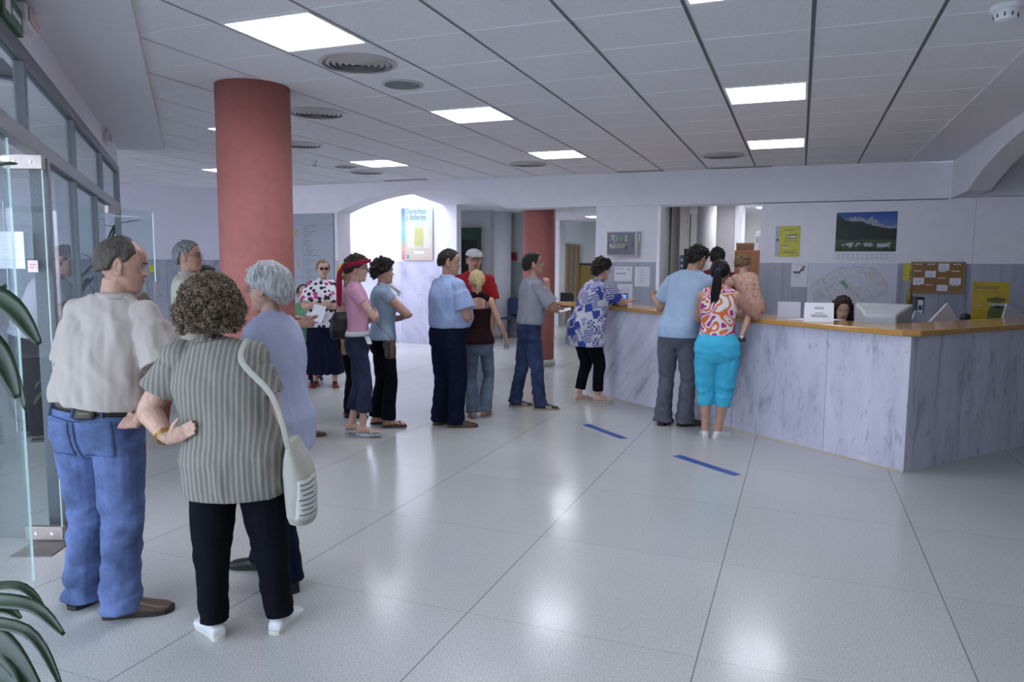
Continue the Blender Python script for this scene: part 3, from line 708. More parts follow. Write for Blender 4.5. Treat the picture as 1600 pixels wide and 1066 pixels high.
# small dark round thing by the yellow poster and an office chair back right
t = thing('desk_lamp', 'small black lamp head behind the right arm of the counter', 'lamp', KW(.8, -2.2, .77))
MB().ell((0, 0, .30), (.05, .05, .045)).build('head', m_black, t, smooth=True); MB().tube([(0, 0, 0), (0, 0, .28)], .01, 8).build('stem', m_black, t); MB().lathe([(.06, 0), (.06, .015)], 20).build('base', m_black, t)
p = at(1592, 490, 7.3)
t = thing('fax_machine', 'white office machine at the right edge behind the counter', 'office machine', (p.x, p.y, .77), .1)
MB().box(-.2, -.15, 0, .3, .2, .20).build('body', m_white, t, bevel=.02)
o = MB().box(-.12, -.01, 0, .2, .01, .22).build('paper_support', mat('clear_grey', (.45, .47, .52), .3), t, loc=(0, .1, .19)); o.rotation_euler = (-.3, .5, 0)

# ------------------------------------------------------------ things on the reception wall
def flat(name, label, cat, u0, u1, z0, z1, m, v=7.028, th=.004, group=None, tilt=0):
    """flat framed thing on the wall; origin at its lower left corner"""
    o = MB().box(0, -th, 0, u1-u0, 0, z1-z0).build(name, m, loc=RW(u0, v, z0), rot=(0, 0, T)); tag(o, label, cat, group); return o
def strips(par, name, m, rects, y=-.005, th=.0008):
    b = MB()
    for (x0, z0, x1, z1) in rects: b.box(x0, y-th, z0, x1, y, z1)
    return b.build(name, m, par)
def poly(par, name, m, pts, y):
    b = MB(); b.prism(pts, y-.0006, y, 0, (0, 2, 1)); return b.build(name, m, par)
# mountain calendar
W, H_ = .69, .61
o = flat('wall_calendar', 'large calendar with a photo of snowy mountains under blue sky', 'calendar', 3.394, 4.084, 1.64, 2.25, m_paper)
def sky_mat():
    m, nt, b = _nt('printed_blue_sky'); tc = nt.nodes.new('ShaderNodeTexCoord'); x = nt.nodes.new('ShaderNodeSeparateXYZ'); L(nt, tc.outputs['Object'], x.inputs[0])
    L(nt, ramp(nt, x.outputs[2], [(.35, (.12, .22, .50)), (.6, (.02, .06, .30))]), b.inputs['Base Color']); b.inputs['Roughness'].default_value = .35; return m
poly(o, 'printed_sky', sky_mat(), [(0, .12), (W, .12), (W, H_), (0, H_-.008)], -.0045)
rr = random.Random(3); pts = [(0.09, .30)]
env = [(.09, .56), (.14, .535), (.16, .57), (.18, .545), (.21, .58), (.235, .555), (.26, .585), (.28, .55), (.31, .56), (.34, .53), (.38, .55), (.41, .575), (.43, .53), (.46, .535), (.50, .48), (.54, .47), (.58, .455), (.64, .45), (W, .452)]
for (x, z) in env: pts += [(x, z-.02), (x+.008, z-.035)] if rr.random() < .3 else [(x, z-.02)]
pts += [(W, .28)]
m_mt = mat('printed_rock', (.30, .31, .38), .4, var=.75, vscale=26, aniso=(1, 1, .5))
poly(o, 'printed_mountain', m_mt, pts, -.0052)
poly(o, 'printed_hillside', mat('printed_forest', (.016, .022, .018), .4, var=.5, vscale=12), [(0, .24), (0, .575), (.05, .55), (.12, .505), (.2, .49), (.28, .495), (.34, .47), (.42, .44), (.5, .42), (.6, .40), (W, .40), (W, .24)], -.006)
poly(o, 'printed_meadow', mat('printed_meadow', (.045, .075, .03), .4, var=.5, vscale=14), [(0, .118), (0, .27), (.2, .26), (.45, .27), (W, .26), (W, .118)], -.0068)
rc = []
for k in range(16):
    x = rr.uniform(.06, .62); z = rr.uniform(.15, .21); rc.append((x, z, x+rr.uniform(.015, .05), z+rr.uniform(.01, .03)))
rc += [(.33, .18, .42, .225), (.48, .17, .59, .215), (.12, .19, .2, .22)]
strips(o, 'printed_village', mat('printed_white_walls', (.45, .46, .50), .4, var=.3, vscale=40), rc, -.0072)
strips(o, 'printed_trees', mat('printed_trees', (.02, .035, .015), .4, var=.5, vscale=30), [(.0, .12, W, .15)]+[(x_, .14, x_+.03, .14+rr.uniform(.01, .05)) for x_ in [rr.uniform(0, .65) for _ in range(22)]], -.0079)
strips(o, 'date_rows', mat('faint_grey_print', (.50, .50, .56), .7), [(.03+.055*k, .02+.02*j, .06+.055*k, .028+.02*j) for k in range(11) for j in range(4)], -.0045)
# yellow notice with hanging string
o = flat('yellow_notice', 'yellow notice with a pale violet left edge hanging from a string', 'notice', 2.675, 2.976, 1.69, 2.086, mat('yellow_print', (.52, .50, .04), .4, var=.12, vscale=5))
strips(o, 'violet_margin', mat('violet_print', (.48, .46, .62), .5, var=.15), [(0, 0, .045, .395)], -.0045)
strips(o, 'dark_print', m_ink, [(.10+.01*(k % 3), z, .27-.03*(k % 2), z+.006) for k, z in enumerate([.35, .335, .275, .235, .2, .07, .05])]+[(.17, .27, .255, .285), (.17, .235, .255, .247), (.075, .135, .155, .146), (.01, .27, .04, .32), (.012, .20, .04, .235)], -.0046)
strips(o, 'light_print', m_paper, [(.175, .248, .25, .268), (.08, .115, .15, .134), (.015, .28, .035, .31)], -.0048)
b = MB(); b.tube([(.1, -.003, .395), (.15, -.003, .45), (.2, -.003, .395)], .0012, 5); b.build('string', m_white, o)
# paper slip with arrow emblem, district map
o = flat('paper_sheet', 'white sheet with a dark angular emblem left of the district map', 'paper', 2.887, 3.085, 1.30, 1.612, m_paper, v=7.01)
poly(o, 'emblem', mat('grey_emblem', (.13, .13, .16), .6), [(.02, .19), (.04, .17), (.10, .17), (.12, .20), (.155, .215), (.15, .245), (.17, .25), (.16, .275), (.13, .27), (.13, .24), (.11, .235), (.10, .205), (.02, .20)], -.0045)
strips(o, 'print', mat('faint_grey_print', (.5, .5, .56)), [(.05, .285, .15, .292)], -.0045); 
b = MB(); b.tube([(.03, -.005, .155), (.06, -.005, .125), (.12, -.005, .16)], .0018, 4); b.build('emblem_line', m_ink, o)
def map_mat():
    m, nt, b = _nt('printed_district_map'); v = coords(nt, (1, 1, 1))
    vo = N(nt, 'ShaderNodeTexVoronoi'); vo.inputs['Scale'].default_value = 26; L(nt, v, vo.inputs['Vector'])
    vb = N(nt, 'ShaderNodeTexVoronoi'); vb.inputs['Scale'].default_value = 6; L(nt, v, vb.inputs['Vector'])
    ve = N(nt, 'ShaderNodeTexVoronoi', feature='DISTANCE_TO_EDGE'); ve.inputs['Scale'].default_value = 26; L(nt, v, ve.inputs['Vector'])
    c = mixc(nt, .18, (.60, .61, .70), vo.outputs['Color']); 
    x = nt.nodes.new('ShaderNodeSeparateColor'); L(nt, vb.outputs['Color'], x.inputs[0])
    zone = ramp(nt, x.outputs[0], [(0, (.60, .61, .70)), (.45, (.58, .50, .52)), (.6, (.42, .50, .46)), (.72, (.60, .61, .70)), (.86, (.55, .55, .48))], 'CONSTANT')
    c = mixc(nt, .6, c, zone)
    c = mixc(nt, math_(nt, 'LESS_THAN', ve.outputs['Distance'], .05), c, (.45, .46, .55))
    L(nt, c, b.inputs['Base Color']); b.inputs['Roughness'].default_value = .5; return m
o = flat('district_map', 'large pale wall map of city districts behind the receptionist', 'map', 3.09, 4.118, .98, 1.61, mat('map_paper', (.60, .61, .72), .5), v=7.0095)
cont = [(.045, .37), (.16, .43), (.2, .455), (.3, .53), (.36, .575), (.45, .57), (.5, .55), (.53, .60), (.58, .585), (.76, .57), (.83, .50), (.86, .46), (.93, .38), (.93, .27), (.90, .25), (.80, .20), (.72, .11), (.60, .05), (.45, .02), (.33, .12), (.24, .20), (.09, .12)]
poly(o, 'printed_districts', map_mat(), cont, -.0046)
b = MB(); b.tube([(x, -.0055, z) for x, z in cont+[cont[0]]], .0016, 4); b.tube([(.16, -.0055, .43), (.27, -.0055, .25), (.33, -.0055, .12)], .002, 4); b.tube([(.36, -.0055, .40), (.5, -.0055, .30), (.62, -.0055, .2), (.72, -.0055, .11)], .002, 4)
b.build('boundary_line', mat('brown_line', (.22, .20, .20), .6), o)
poly(o, 'park_area', mat('printed_green', (.18, .32, .22), .6), [(.38, .39), (.42, .42), (.48, .34), (.46, .30)], -.0052)
# yellow paper behind the cork board and the cork board
o = flat('yellow_paper', 'bright yellow sheet half hidden behind the cork board', 'paper', 4.183, 4.40, 1.40, 1.60, mat('bright_yellow', (.55, .52, .03), .5), v=7.0095)
strips(o, 'print', m_ink, [(.07, .06, .085, .12), (.055, .02, .085, .03)], -.0045)
t = thing('cork_board', 'wood framed cork board with small white notes pinned on it', 'notice board', RW(4.26, 6.99, 1.252), T)
w, h = .58, .38
MB().box(.015, -.008, .015, w-.015, 0.0, h-.015).build('cork', mat('cork', (.28, .155, .06), .9, var=.25, vscale=60, bmp=.3), t)
MB().box(0, -.014, 0, w, .001, .018).box(0, -.014, h-.018, w, .001, h).box(0, -.014, .018, .018, .001, h-.018).box(w-.018, -.014, .018, w, .001, h-.018).build('frame', wood('cork_frame_wood', (.30, .18, .08), (.38, .24, .11), .5), t)
for (x, z, a_, b2) in [(.295, .275, .115, .085), (.155, .19, .115, .08), (.03, .105, .12, .08), (.42, .105, .12, .08), (.29, .025, .115, .075)]:
    oo = MB().box(0, -.012, 0, a_, -.009, b2).build('note', m_paper, t, loc=(x, 0, z)); strips(oo, 'print', mat('faint_grey_print', (.5, .5, .56)), [(.02, b2*.5, a_-.03, b2*.5+.006), (.03, b2*.3, a_-.02, b2*.3+.005)], -.0125)
for (x, z) in [(.04, .345), (.175, .345), (.45, .345), (.035, .262), (.30, .26), (.44, .262), (.30, .178), (.03, .095), (.165, .093), (.30, .093), (.44, .09)]:
    MB().box(0, -.012, 0, .08, -.009, .01).build('label_strip', m_paper, t, loc=(x, 0, z))
# yellow poster on the right wall segment
q = RW(11.9, 6.3)-RW(4.91, 7.0); r2 = atan2(q.y, q.x)
def RS(d, z): b0 = RW(4.91, 7.0); n = q.normalized(); return Vector((b0.x+n.x*d+n.y*.022, b0.y+n.y*d-n.x*.022, z))
o = MB().box(0, -.004, 0, .37, 0, .47).build('yellow_poster', mat('ochre_poster', (.52, .36, .02), .4, var=.08, vscale=3), loc=RS(.02, .93), rot=r2); tag(o, 'ochre yellow poster with a green cap on the wall at the right', 'poster')
strips(o, 'print', m_ink, [(.02, .43, .13, .436), (.02, .405, .27, .412), (.02, .385, .26, .392), (.02, .345, .33, .348)], -.0045)
b = MB(); b.ell((.245, -.006, .255), (.10, .002, .032), 20, 6); b.prism([(.17, .0), (.34, .0), (.34, .17), (.30, .22), (.21, .22), (.17, .12)], -.006, -.0048, 0, (0, 2, 1)); b.build('printed_cap', mat('printed_olive', (.10, .13, .03), .5, var=.3), o)
strips(o, 'white_band', mat('band_print', (.5, .5, .45), .5), [(.02, .18, .12, .19), (.18, .185, .35, .215)], -.0072)
b = MB(); b.ell((.265, -.0085, .17), (.04, .001, .02), 14, 4); b.build('badge', m_black, o)

# ------------------------------------------------------------ things on the middle wall
t = thing('alarm_panel', 'open grey metal cabinet of the alarm panel with lit green display', 'alarm panel', RW(.45, 7.028, 1.70), T)
MB().box(0, -.10, 0, .435, 0, .33).build('cabinet', mat('panel_light_grey', (.5, .5, .52), .5), t, bevel=.004)
MB().box(.008, -.108, .012, .395, -.10, .318).build('front_plate', mat('panel_dark_grey', (.13, .125, .16), .4, .2), t)
MB().box(.40, -.115, .02, .43, -.10, .31).build('edge_strip', mat('panel_edge', (.42, .42, .40), .4), t)
MB().box(.13, -.112, .205, .27, -.108, .25).build('display', mat('display_green', (.10, .22, .10), .3), t)
b = MB()
for i in range(7):
    for j in range(3): b.cbox((.12+i*.024, -.11, .11+j*.024), (.016, .006, .016))
b.build('keypad', mat('key_cream', (.50, .47, .32), .5), t)
b = MB(); rr = random.Random(5)
for i in range(26): b.cbox((rr.uniform(.05, .11), -.11, rr.uniform(.09, .28)), (rr.uniform(.008, .022), .006, rr.uniform(.006, .016)))
for z in (.2, .25): b.cbox((.275, -.11, z+.01), (.018, .008, .03)); b.cbox((.135, -.11, z+.012), (.014, .008, .014))
b.build('indicator', mat('indicator_white', (.85, .82, .75), .3), t)
MB().box(.262, -.114, .085, .285, -.108, .13).box(.36, -.113, .13, .37, -.108, .19).build('key_switch', m_black, t)
MB().box(.435, -.08, .20, .455, -.03, .30).build('hinge_guard', m_white, t)
def notice(u0, u1, z0, z1, label, rects, v=7.0095):
    o = flat('paper_notice', label, 'notice', u0, u1, z0, z1, m_paper, v=v); strips(o, 'print', mat('grey_print', (.26, .26, .32), .7), rects, -.0045); return o
notice(.55, .80, 1.34, 1.545, 'landscape white notice with a black curved emblem on the marble', [(.02, .17, .12, .177), (.02, .10, .16, .115), (.17, .165, .215, .175), (.2, .15, .22, .168)])
notice(.84, 1.05, 1.27, 1.545, 'tall white notice right of the one with the emblem', [(.05+.01*(k % 3), .24-.022*k, .14-.01*(k % 2), .244-.022*k) for k in range(10)])
notice(.60, .81, .985, 1.30, 'lower white notice partly hidden behind the patterned blouse', [(.05, .27-.022*k, .17, .274-.022*k) for k in range(11)])

# directory board
t = thing('directory_board', 'tall grey glass directory board with rows of lettering and orange floor digits', 'sign', RW(-4.99, 6.995, 1.0), T)
MB().box(0, -.03, 0, .87, 0, 1.375).build('panel', mat('board_glass', (.27, .30, .35), .3), t, bevel=.003)
m_bl2 = mat('board_line', (.20, .22, .27), .5)
b = MB(); rr = random.Random(9)
b.box(.0, -.032, 1.195, .87, -.03, 1.20); b.box(.27, -.032, .1, .274, -.03, 1.195); b.box(0, -.032, .32, .27, -.03, .325)
for k in range(30): b.box(.29, -.032, 1.16-.034*k, .84, -.03, 1.162-.034*k)
b.build('ruled_line', m_bl2, t)
m_let = mat('board_lettering', (.10, .11, .14), .6)
for k in range(24):
    b = MB(); x = .30+(.03 if k > 8 else 0); z = 1.168-.040*k
    for w_ in range(rr.randint(1, 4)):
        n_ = rr.randint(2, 5)
        for c_ in range(n_): b.box(x+.014*c_, -.033, z-.003, x+.014*c_+.009, -.03, z+.007)
        x += .014*n_+.018
    b.build('text_row', m_let, t)
m_or = mat('board_orange', (.45, .24, .05), .5)
text('0', .17, m_or, t, (.15, -.031, 1.0), name='floor_digit', bold=.002); text('1', .17, m_or, t, (.17, -.031, .50), name='floor_digit', bold=.002)

# poster by the stair and handrail
def poster_mat():
    m, nt, b = _nt('printed_pastel_poster'); tc = nt.nodes.new('ShaderNodeTexCoord'); x = nt.nodes.new('ShaderNodeSeparateXYZ'); L(nt, tc.outputs['Object'], x.inputs[0])
    c = ramp(nt, x.outputs[2], [(.0, (.55, .44, .36)), (.25, (.55, .50, .40)), (.6, (.50, .54, .42)), (1, (.44, .56, .50))])
    L(nt, c, b.inputs['Base Color']); b.inputs['Roughness'].default_value = .5; return m
def rainbow_mat():
    m, nt, b = _nt('printed_rainbow_strip'); tc = nt.nodes.new('ShaderNodeTexCoord'); x = nt.nodes.new('ShaderNodeSeparateXYZ'); L(nt, tc.outputs['Object'], x.inputs[0])
    c = ramp(nt, x.outputs[2], [(.0, (.55, .12, .22)), (.2, (.55, .35, .25)), (.45, (.15, .45, .40)), (.65, (.2, .45, .6)), (.95, (.10, .16, .50))])
    L(nt, c, b.inputs['Base Color']); return m
o = flat('wall_poster', 'pastel poster reading Derechos y deberes on the bright stair wall', 'poster', -4.299, -3.615, 1.64, 2.66, poster_mat(), v=9.5, th=.012)
strips(o, 'rainbow_strip', rainbow_mat(), [(0, .02, .085, 1.0)], -.0125)
mt = mat('poster_teal', (.06, .16, .22), .6)
text('Derechos', .155, mt, o, (.10, -.0135, .89), align='LEFT', sx=.72); text('y deberes', .155, mt, o, (.10, -.0135, .78), align='LEFT', sx=.72)
strips(o, 'text_column', mat('poster_pale', (.66, .68, .62), .6), [(.15+.02*sin(k*.4), .72-.03*k, .29, .738-.03*k) for k in range(17)]+[(.49, .72-.03*k, .62-.02*sin(k*.4), .738-.03*k) for k in range(17)]+[(.28, .12, .5, .18)], -.0125)
b = MB(); b.prism([(.30, .28), (.47, .28), (.50, .45), (.47, .62), (.31, .62), (.29, .45)], -.0128, -.012, 0, (0, 2, 1)); b.build('centre_block', mat('poster_olive', (.50, .50, .16), .6), o)
strips(o, 'fine_print', mat('poster_print', (.30, .38, .36), .6), [(.12, .755, .58, .762), (.3, .2, .62, .204)]+[(.31, .33+.035*k, .46, .336+.035*k) for k in range(8)], -.0133)
strips(o, 'crest', mat('poster_crest', (.1, .28, .25), .6), [(.12, .03, .17, .1)], -.013)
t = thing('handrail', 'sloping grey steel handrail on the pale marble stair wall', 'handrail', RW(-4.31, 9.43, 1.0), T)
MB().tube([(0, 0, 0), (-.62, 0, .40), (-1.2, 0, .77)], .028, 12).build('rail', m_steel, t, smooth=True)
MB().tube([(-.06, 0, .03), (-.06, .03, -.04), (-.06, .075, -.06)], .012, 8).tube([(-1.1, 0, .70), (-1.1, .03, .64), (-1.1, .075, .62)], .012, 8).build('bracket', m_steel, t)
# first stair treads seen left of the marble wall
mb = MB()
for k in range(7): mb.box(-6.9, 8.0, .17*k, -5.3-.28*k, 9.5, .17*(k+1))
struct(mb.build('stairs', m_dado2, loc=(GX, GY, 0), rot=T), 'stair going up to the left in the recess')
mb = MB(); mb.box(0, -.2, 0, .5, 0, .12); tag(mb.build('marble_block', m_dado2, loc=RW(-4.95, 9.49), rot=T), 'low pale marble block at the foot of the stair wall', 'stone block')

# blue tapes on the floor
m_tape = mat('blue_floor_tape', (.035, .085, .34), .45, var=.06, vscale=20)
for pts, lab in (([(.687, 7.126), (.775, 7.10), (1.07, 6.569), (.967, 6.492)], 'farther of the two strips of blue floor tape, near the black sandals'), ([(1.326, 5.942), (1.395, 5.944), (1.740, 5.393), (1.652, 5.357)], 'nearer of the two strips of blue floor tape')):
    c = sum((Vector(p) for p in pts), Vector((0, 0)))/4; d = (Vector(pts[2])+Vector(pts[3])-Vector(pts[0])-Vector(pts[1]))/2; ln = d.length
    tag(MB().box(-ln/2, -.040, 0.0, ln/2, .040, .0012).build('floor_tape', m_tape, loc=(c.x, c.y, .0004), rot=atan2(d.y, d.x)), lab, 'floor tape', 'blue tape strips on the floor')

# ------------------------------------------------------------ light
w = bpy.data.worlds.new('daylight'); S.world = w; w.use_nodes = True
bg = w.node_tree.nodes['Background']; bg.inputs['Color'].default_value = (.76, .81, 1.0, 1); bg.inputs['Strength'].default_value = 6.0
def area(name, loc, target, sx, sy, e, col):
    l = bpy.data.lights.new(name, 'AREA'); l.shape = 'RECTANGLE'; l.size = sx; l.size_y = sy; l.energy = e; l.color = col
    o = bpy.data.objects.new(name, l); C.objects.link(o); o.location = loc
    o.rotation_euler = (Vector(target)-Vector(loc)).to_track_quat('-Z', 'Y').to_euler(); return o
area('stair_skylight', RW(-5.3, 8.5, 4.7), RW(-5.0, 9.0, 1), 3.6, 1.4, 260, (.88, .92, 1.0))
S.view_settings.view_transform = 'Standard'; S.view_settings.look = 'None'; S.view_settings.exposure = 0.12; S.view_settings.gamma = 1
S.view_settings.use_curve_mapping = False
# ============================================================ people
def V(*a): return Vector(a)
def np_noise(P, f, seed=0):
    """cheap smooth pseudo noise in -1..1 (sums of warped sines)"""
    a = P*f+seed*1.7
    x, y, z = a[:, 0], a[:, 1], a[:, 2]
    w = np.sin(x*1.3+1.1*np.sin(y*.9+seed)+.7*z)+np.sin(y*1.1+1.3*np.sin(z*1.2+seed*2)+.5*x)+np.sin(z*1.25+1.2*np.sin(x*.8-seed)+.6*y)
    v = np.sin(x*2.3+2.1*np.sin(z*1.7)+y)+np.sin(y*2.7+1.9*np.sin(x*1.9)-z)
    return w/3*.7+v/2*.3
def remesh(mb, vox, smooth=2, fold=None, name='tmp', closed=True):
    """fuse the collected closed shapes into one continuous surface"""
    me = bpy.data.meshes.new(name); me.from_pydata(mb.v, [], mb.f)
    bm = bmesh.new(); bm.from_mesh(me); bmesh.ops.recalc_face_normals(bm, faces=bm.faces); bm.to_mesh(me); bm.free()
    o = bpy.data.objects.new(name, me); C.objects.link(o)
    r = o.modifiers.new('r', 'REMESH'); r.mode = 'VOXEL'; r.voxel_size = vox; r.use_smooth_shade = True
    if smooth:
        s = o.modifiers.new('s', 'SMOOTH'); s.iterations = smooth; s.factor = .5
    dg = bpy.context.evaluated_depsgraph_get(); out = bpy.data.meshes.new_from_object(o.evaluated_get(dg))
    bpy.data.objects.remove(o); bpy.data.meshes.remove(me)
    if fold is not None:
        n = len(out.vertices); co_ = np.empty(n*3); out.vertices.foreach_get('co', co_); co_ = co_.reshape(-1, 3)
        nr = np.empty(n*3); out.vertices.foreach_get('normal', nr); nr = nr.reshape(-1, 3)
        co_ += nr*fold(co_, nr)[:, None]; out.vertices.foreach_set('co', co_.ravel()); out.update()
    return out
def put(me, name, m, parent, loc=(0, 0, 0), rot=(0, 0, 0)):
    me.name = name; me.materials.clear(); me.materials.append(m); me.polygons.foreach_set('use_smooth', [True]*len(me.polygons))
    o = bpy.data.objects.new(name, me); C.objects.link(o); o.parent = parent; o.location = loc; o.rotation_euler = rot; return o
def ringloft(mb, rings, n=28, pw=2.0):
    """rings: (centre, right vec, forward vec, rx, ry[, ryback])"""
    vs = []; k = len(rings)
    for rg in rings:
        c, rt, fd, rx, ry = rg[:5]; rb = rg[5] if len(rg) > 5 else ry
        for j in range(n):
            a = 2*pi*j/n; ca, sa = cos(a), sin(a)
            e = 2/pw; X = math.copysign(abs(ca)**e, ca); Y = math.copysign(abs(sa)**e, sa)
            vs.append(c+rt*(rx*X)+fd*((ry if Y > 0 else rb)*Y))
    fs = [(i*n+j, i*n+(j+1) % n, (i+1)*n+(j+1) % n, (i+1)*n+j) for i in range(k-1) for j in range(n)]
    fs += [tuple(range(n))[::-1], tuple((k-1)*n+j for j in range(n))]
    mb.add(vs, fs); return mb
def smoothpath(pts, rads, sub=4):
    """Catmull-Rom through points and radii (radius number or pair)"""
    P = [Vector(p) for p in pts]; Rr = [(r if isinstance(r, (tuple, list)) else (r, r)) for r in rads]
    oP, oR = [], []
    for i in range(len(P)-1):
        p0, p1, p2, p3 = P[max(i-1, 0)], P[i], P[i+1], P[min(i+2, len(P)-1)]
        for s in range(sub):
            t = s/sub
            q = .5*((2*p1)+(p2-p0)*t+(2*p0-5*p1+4*p2-p3)*t*t+(3*p1-p0-3*p2+p3)*t**3)
            oP.append(q); u = t*t*(3-2*t)
            oR.append(tuple(Rr[i][k]*(1-u)+Rr[i+1][k]*u for k in (0, 1)))
    oP.append(P[-1]); oR.append(Rr[-1]); return oP, oR

PROF = {
 'm': [(.42, .120, .070, 0), (.44, .155, .092, -.004), (.46, .168, .108, -.006), (.50, .172, .118, -.008), (.53, .170, .118, -.01), (.57, .160, .108, 0), (.61, .152, .104, .004), (.65, .153, .107, .005), (.69, .160, .114, .006), (.73, .170, .120, .006), (.77, .178, .112, 0), (.795, .180, .096, -.006), (.815, .158, .080, -.010), (.832, .10, .064, -.010), (.86, .058, .058, -.004)],
 'f': [(.42, .120, .075, -.004), (.44, .158, .098, -.008), (.46, .172, .114, -.010), (.50, .180, .122, -.012), (.53, .178, .122, -.014), (.57, .152, .106, -.002), (.61, .130, .094, .003), (.65, .130, .096, .004), (.69, .139, .104, .006), (.73, .148, .108, .008), (.77, .155, .100, 0), (.795, .156, .086, -.006), (.815, .136, .072, -.010), (.832, .085, .056, -.010), (.86, .050, .050, -.004)]}

class Fig:
    def __init__(s, label, x, y, face, H, sex='m', g=1., belly=0, hips=1., bust=1., lean=(0, 0), twist=0, pelvis=(0, 0), hipz=None,
                 armR=None, armL=None, feet=((.10, 0, -8), (-.10, 0, 8)), head=(0, 0, 0), ag=1., skin=(.50, .30, .22), vox=.006, kneeR=None, kneeL=None,
                 handR={}, handL={}, lg=1., neck=1., z=0, ankles=None, shw=1., hipyaw=0, hs=1.):
        s.H = H; s.sex = sex; s.k = H/1.75; s.g = g; s.belly = belly; s.hips = hips; s.vox = vox; s.ag = ag; s.lg = lg
        s.root = thing('person', label, 'person', (x, y, z), radians(face))
        s.hz = hipz if hipz is not None else .50*H
        s.lean = Vector((lean[0], lean[1], 0)); s.twist = radians(twist); s.pel = Vector((pelvis[0], pelvis[1], 0)); s.hipyaw = radians(hipyaw)
        s.bust = bust; s.headrot = head; s.neckk = neck; s.skincol = skin; s.hs = hs
        s.tilt = min(.6, s.lean.length/(.36*H)); s.cz = cos(math.asin(min(.95, s.tilt)))
        # joints
        sh = (.178 if sex == 'm' else .152)*s.k*shw; S0 = s.center(.792); R = s.right(.80)
        s.sR = S0+R*sh; s.sL = S0-R*sh
        s.UL, s.FL, s.HL = .172*H, .145*H, .100*H
        dR = armR or ((.12, .02, -1), (.04, .16, -1)); dL = armL or ((-.12, .02, -1), (-.04, .16, -1))
        s.eR = s.sR+Vector(dR[0]).normalized()*s.UL; s.wR = s.eR+Vector(dR[1]).normalized()*s.FL
        s.eL = s.sL+Vector(dL[0]).normalized()*s.UL; s.wL = s.eL+Vector(dL[1]).normalized()*s.FL
        s.hR = handR; s.hL = handL
        s.wg = 1+(g*hips-1)*.75
        s.feet = feet; s.knees = [kneeR, kneeL]; s.legs = []
        for i, (fx, fy, fyaw) in enumerate(feet):
            sg = 1 if i == 0 else -1
            wg = s.wg
            hp = s.pel+Vector((sg*.088*s.k*wg*cos(s.hipyaw), sg*.088*s.k*sin(s.hipyaw), s.hz-.01))
            az = .075*s.k if not ankles else ankles[i]
            an = Vector((fx, fy, az)); th, sh_ = .238*H, .215*H
            d = an-hp; D = d.length
            fwd = Vector((-sin(radians(fyaw)), cos(radians(fyaw)), 0)) if s.knees[i] is None else Vector(s.knees[i])
            if D >= (th+sh_)*.999:
                kn = hp+d*(th/(th+sh_))+fwd*.01
            else:
                a = (th*th-sh_*sh_+D*D)/(2*D); hh = sqrt(max(0, th*th-a*a)); u = d.normalized(); w = fwd-u*fwd.dot(u)
                w = w.normalized() if w.length > 1e-4 else Vector((0, 1, 0)); kn = hp+u*a+w*hh
            s.legs.append((hp, kn, an))
        # head frame
        nb = s.center(.845); up = (s.center(.86)-s.center(.80)).normalized()
        yaw, pit, rol = [radians(a) for a in head]
        s.HR = Matrix.Rotation(yaw, 3, 'Z') @ Matrix.Rotation(pit, 3, 'X') @ Matrix.Rotation(rol, 3, 'Y')
        upm = (up*.6+Vector((0, 0, 1))*.4).normalized(); base = s.center(.862)
        s.hk = 1.045*(s.k**.5)*(1 if sex == 'm' else .965)*hs
        hup = (s.HR @ Vector((0, 0, 1)))
        s.hc = base+upm*(.010*s.k)+hup*(.088*s.hk)+(s.HR @ Vector((0, .012, 0)))
        s.nb = nb
    def pelc(s): return Vector((s.pel.x, s.pel.y, s.hz))
    def center(s, h):
        t = (h-.50)/.34; L_ = (h-.50)*s.H
        if t <= 0: return s.pelc()+Vector((0, 0, L_))
        e = t**1.25 if t < 1 else t
        return s.pelc()+s.lean*e+Vector((0, 0, L_*(1-(1-s.cz)*min(1, t))))
    def right(s, h):
        t = max(0, min(1, (h-.50)/.30)); a = s.hipyaw*(1-t)+s.twist*t; return Vector((cos(a), sin(a), 0))
    def ring(s, h, rx, ry, yo, inf=0, ryb=None):
        c = s.center(h); tn = (s.center(h+.01)-s.center(h-.01)).normalized(); R = s.right(h); F = tn.cross(R).normalized(); R = F.cross(tn).normalized()
        return (c+F*yo*s.k, R, F, rx*s.k+inf, ry*s.k+inf, (ryb if ryb else ry)*s.k+inf)
    def prof(s, h):
        P = PROF[s.sex]; hs = [p[0] for p in P]
        v = [float(np.interp(h, hs, [p[i] for p in P])) for i in (1, 2, 3)]
        fade = float(np.interp(h, [.74, .82], [1, 0])); G = 1+(s.g-1)*fade
        hp = 1+(s.hips-1)*float(np.interp(h, [.44, .50, .54, .60], [1, 1, 1, 0]))
        b = s.belly*float(np.interp(h, [.50, .56, .62, .68, .74], [.08, .55, 1, .75, .2]))
        return v[0]*G*hp+b*.35, v[1]*(1+(G-1)*1.15)*hp+b*.5, v[2]+b*.5
    def torso(s, mb, h0, h1, inf=0, over=None, bust=True, pw=2.25, n=36):
        hs = sorted(set([h0, h1]+[h0+(h1-h0)*i/16 for i in range(17)])); rg = []
        for h in hs:
            rx, ry, yo = s.prof(h); f = inf
            if over: rx, ry, yo, f = over(h, rx, ry, yo, f)
            rg.append(s.ring(h, rx, ry, yo, f))
        ringloft(mb, rg, n, pw)
        if bust and s.sex == 'f' and s.bust > 0 and h1 > .74:
            r = s.ring(.722, 0, 0, 0)
            for sg in (-1, 1):
                c = r[0]+r[1]*(sg*.068*s.k*s.g)+r[2]*(.078*s.k*s.g); q = .058*s.k*s.bust+inf
                mb.ell(c, (q*1.05, q, q*1.05), 16, 10)
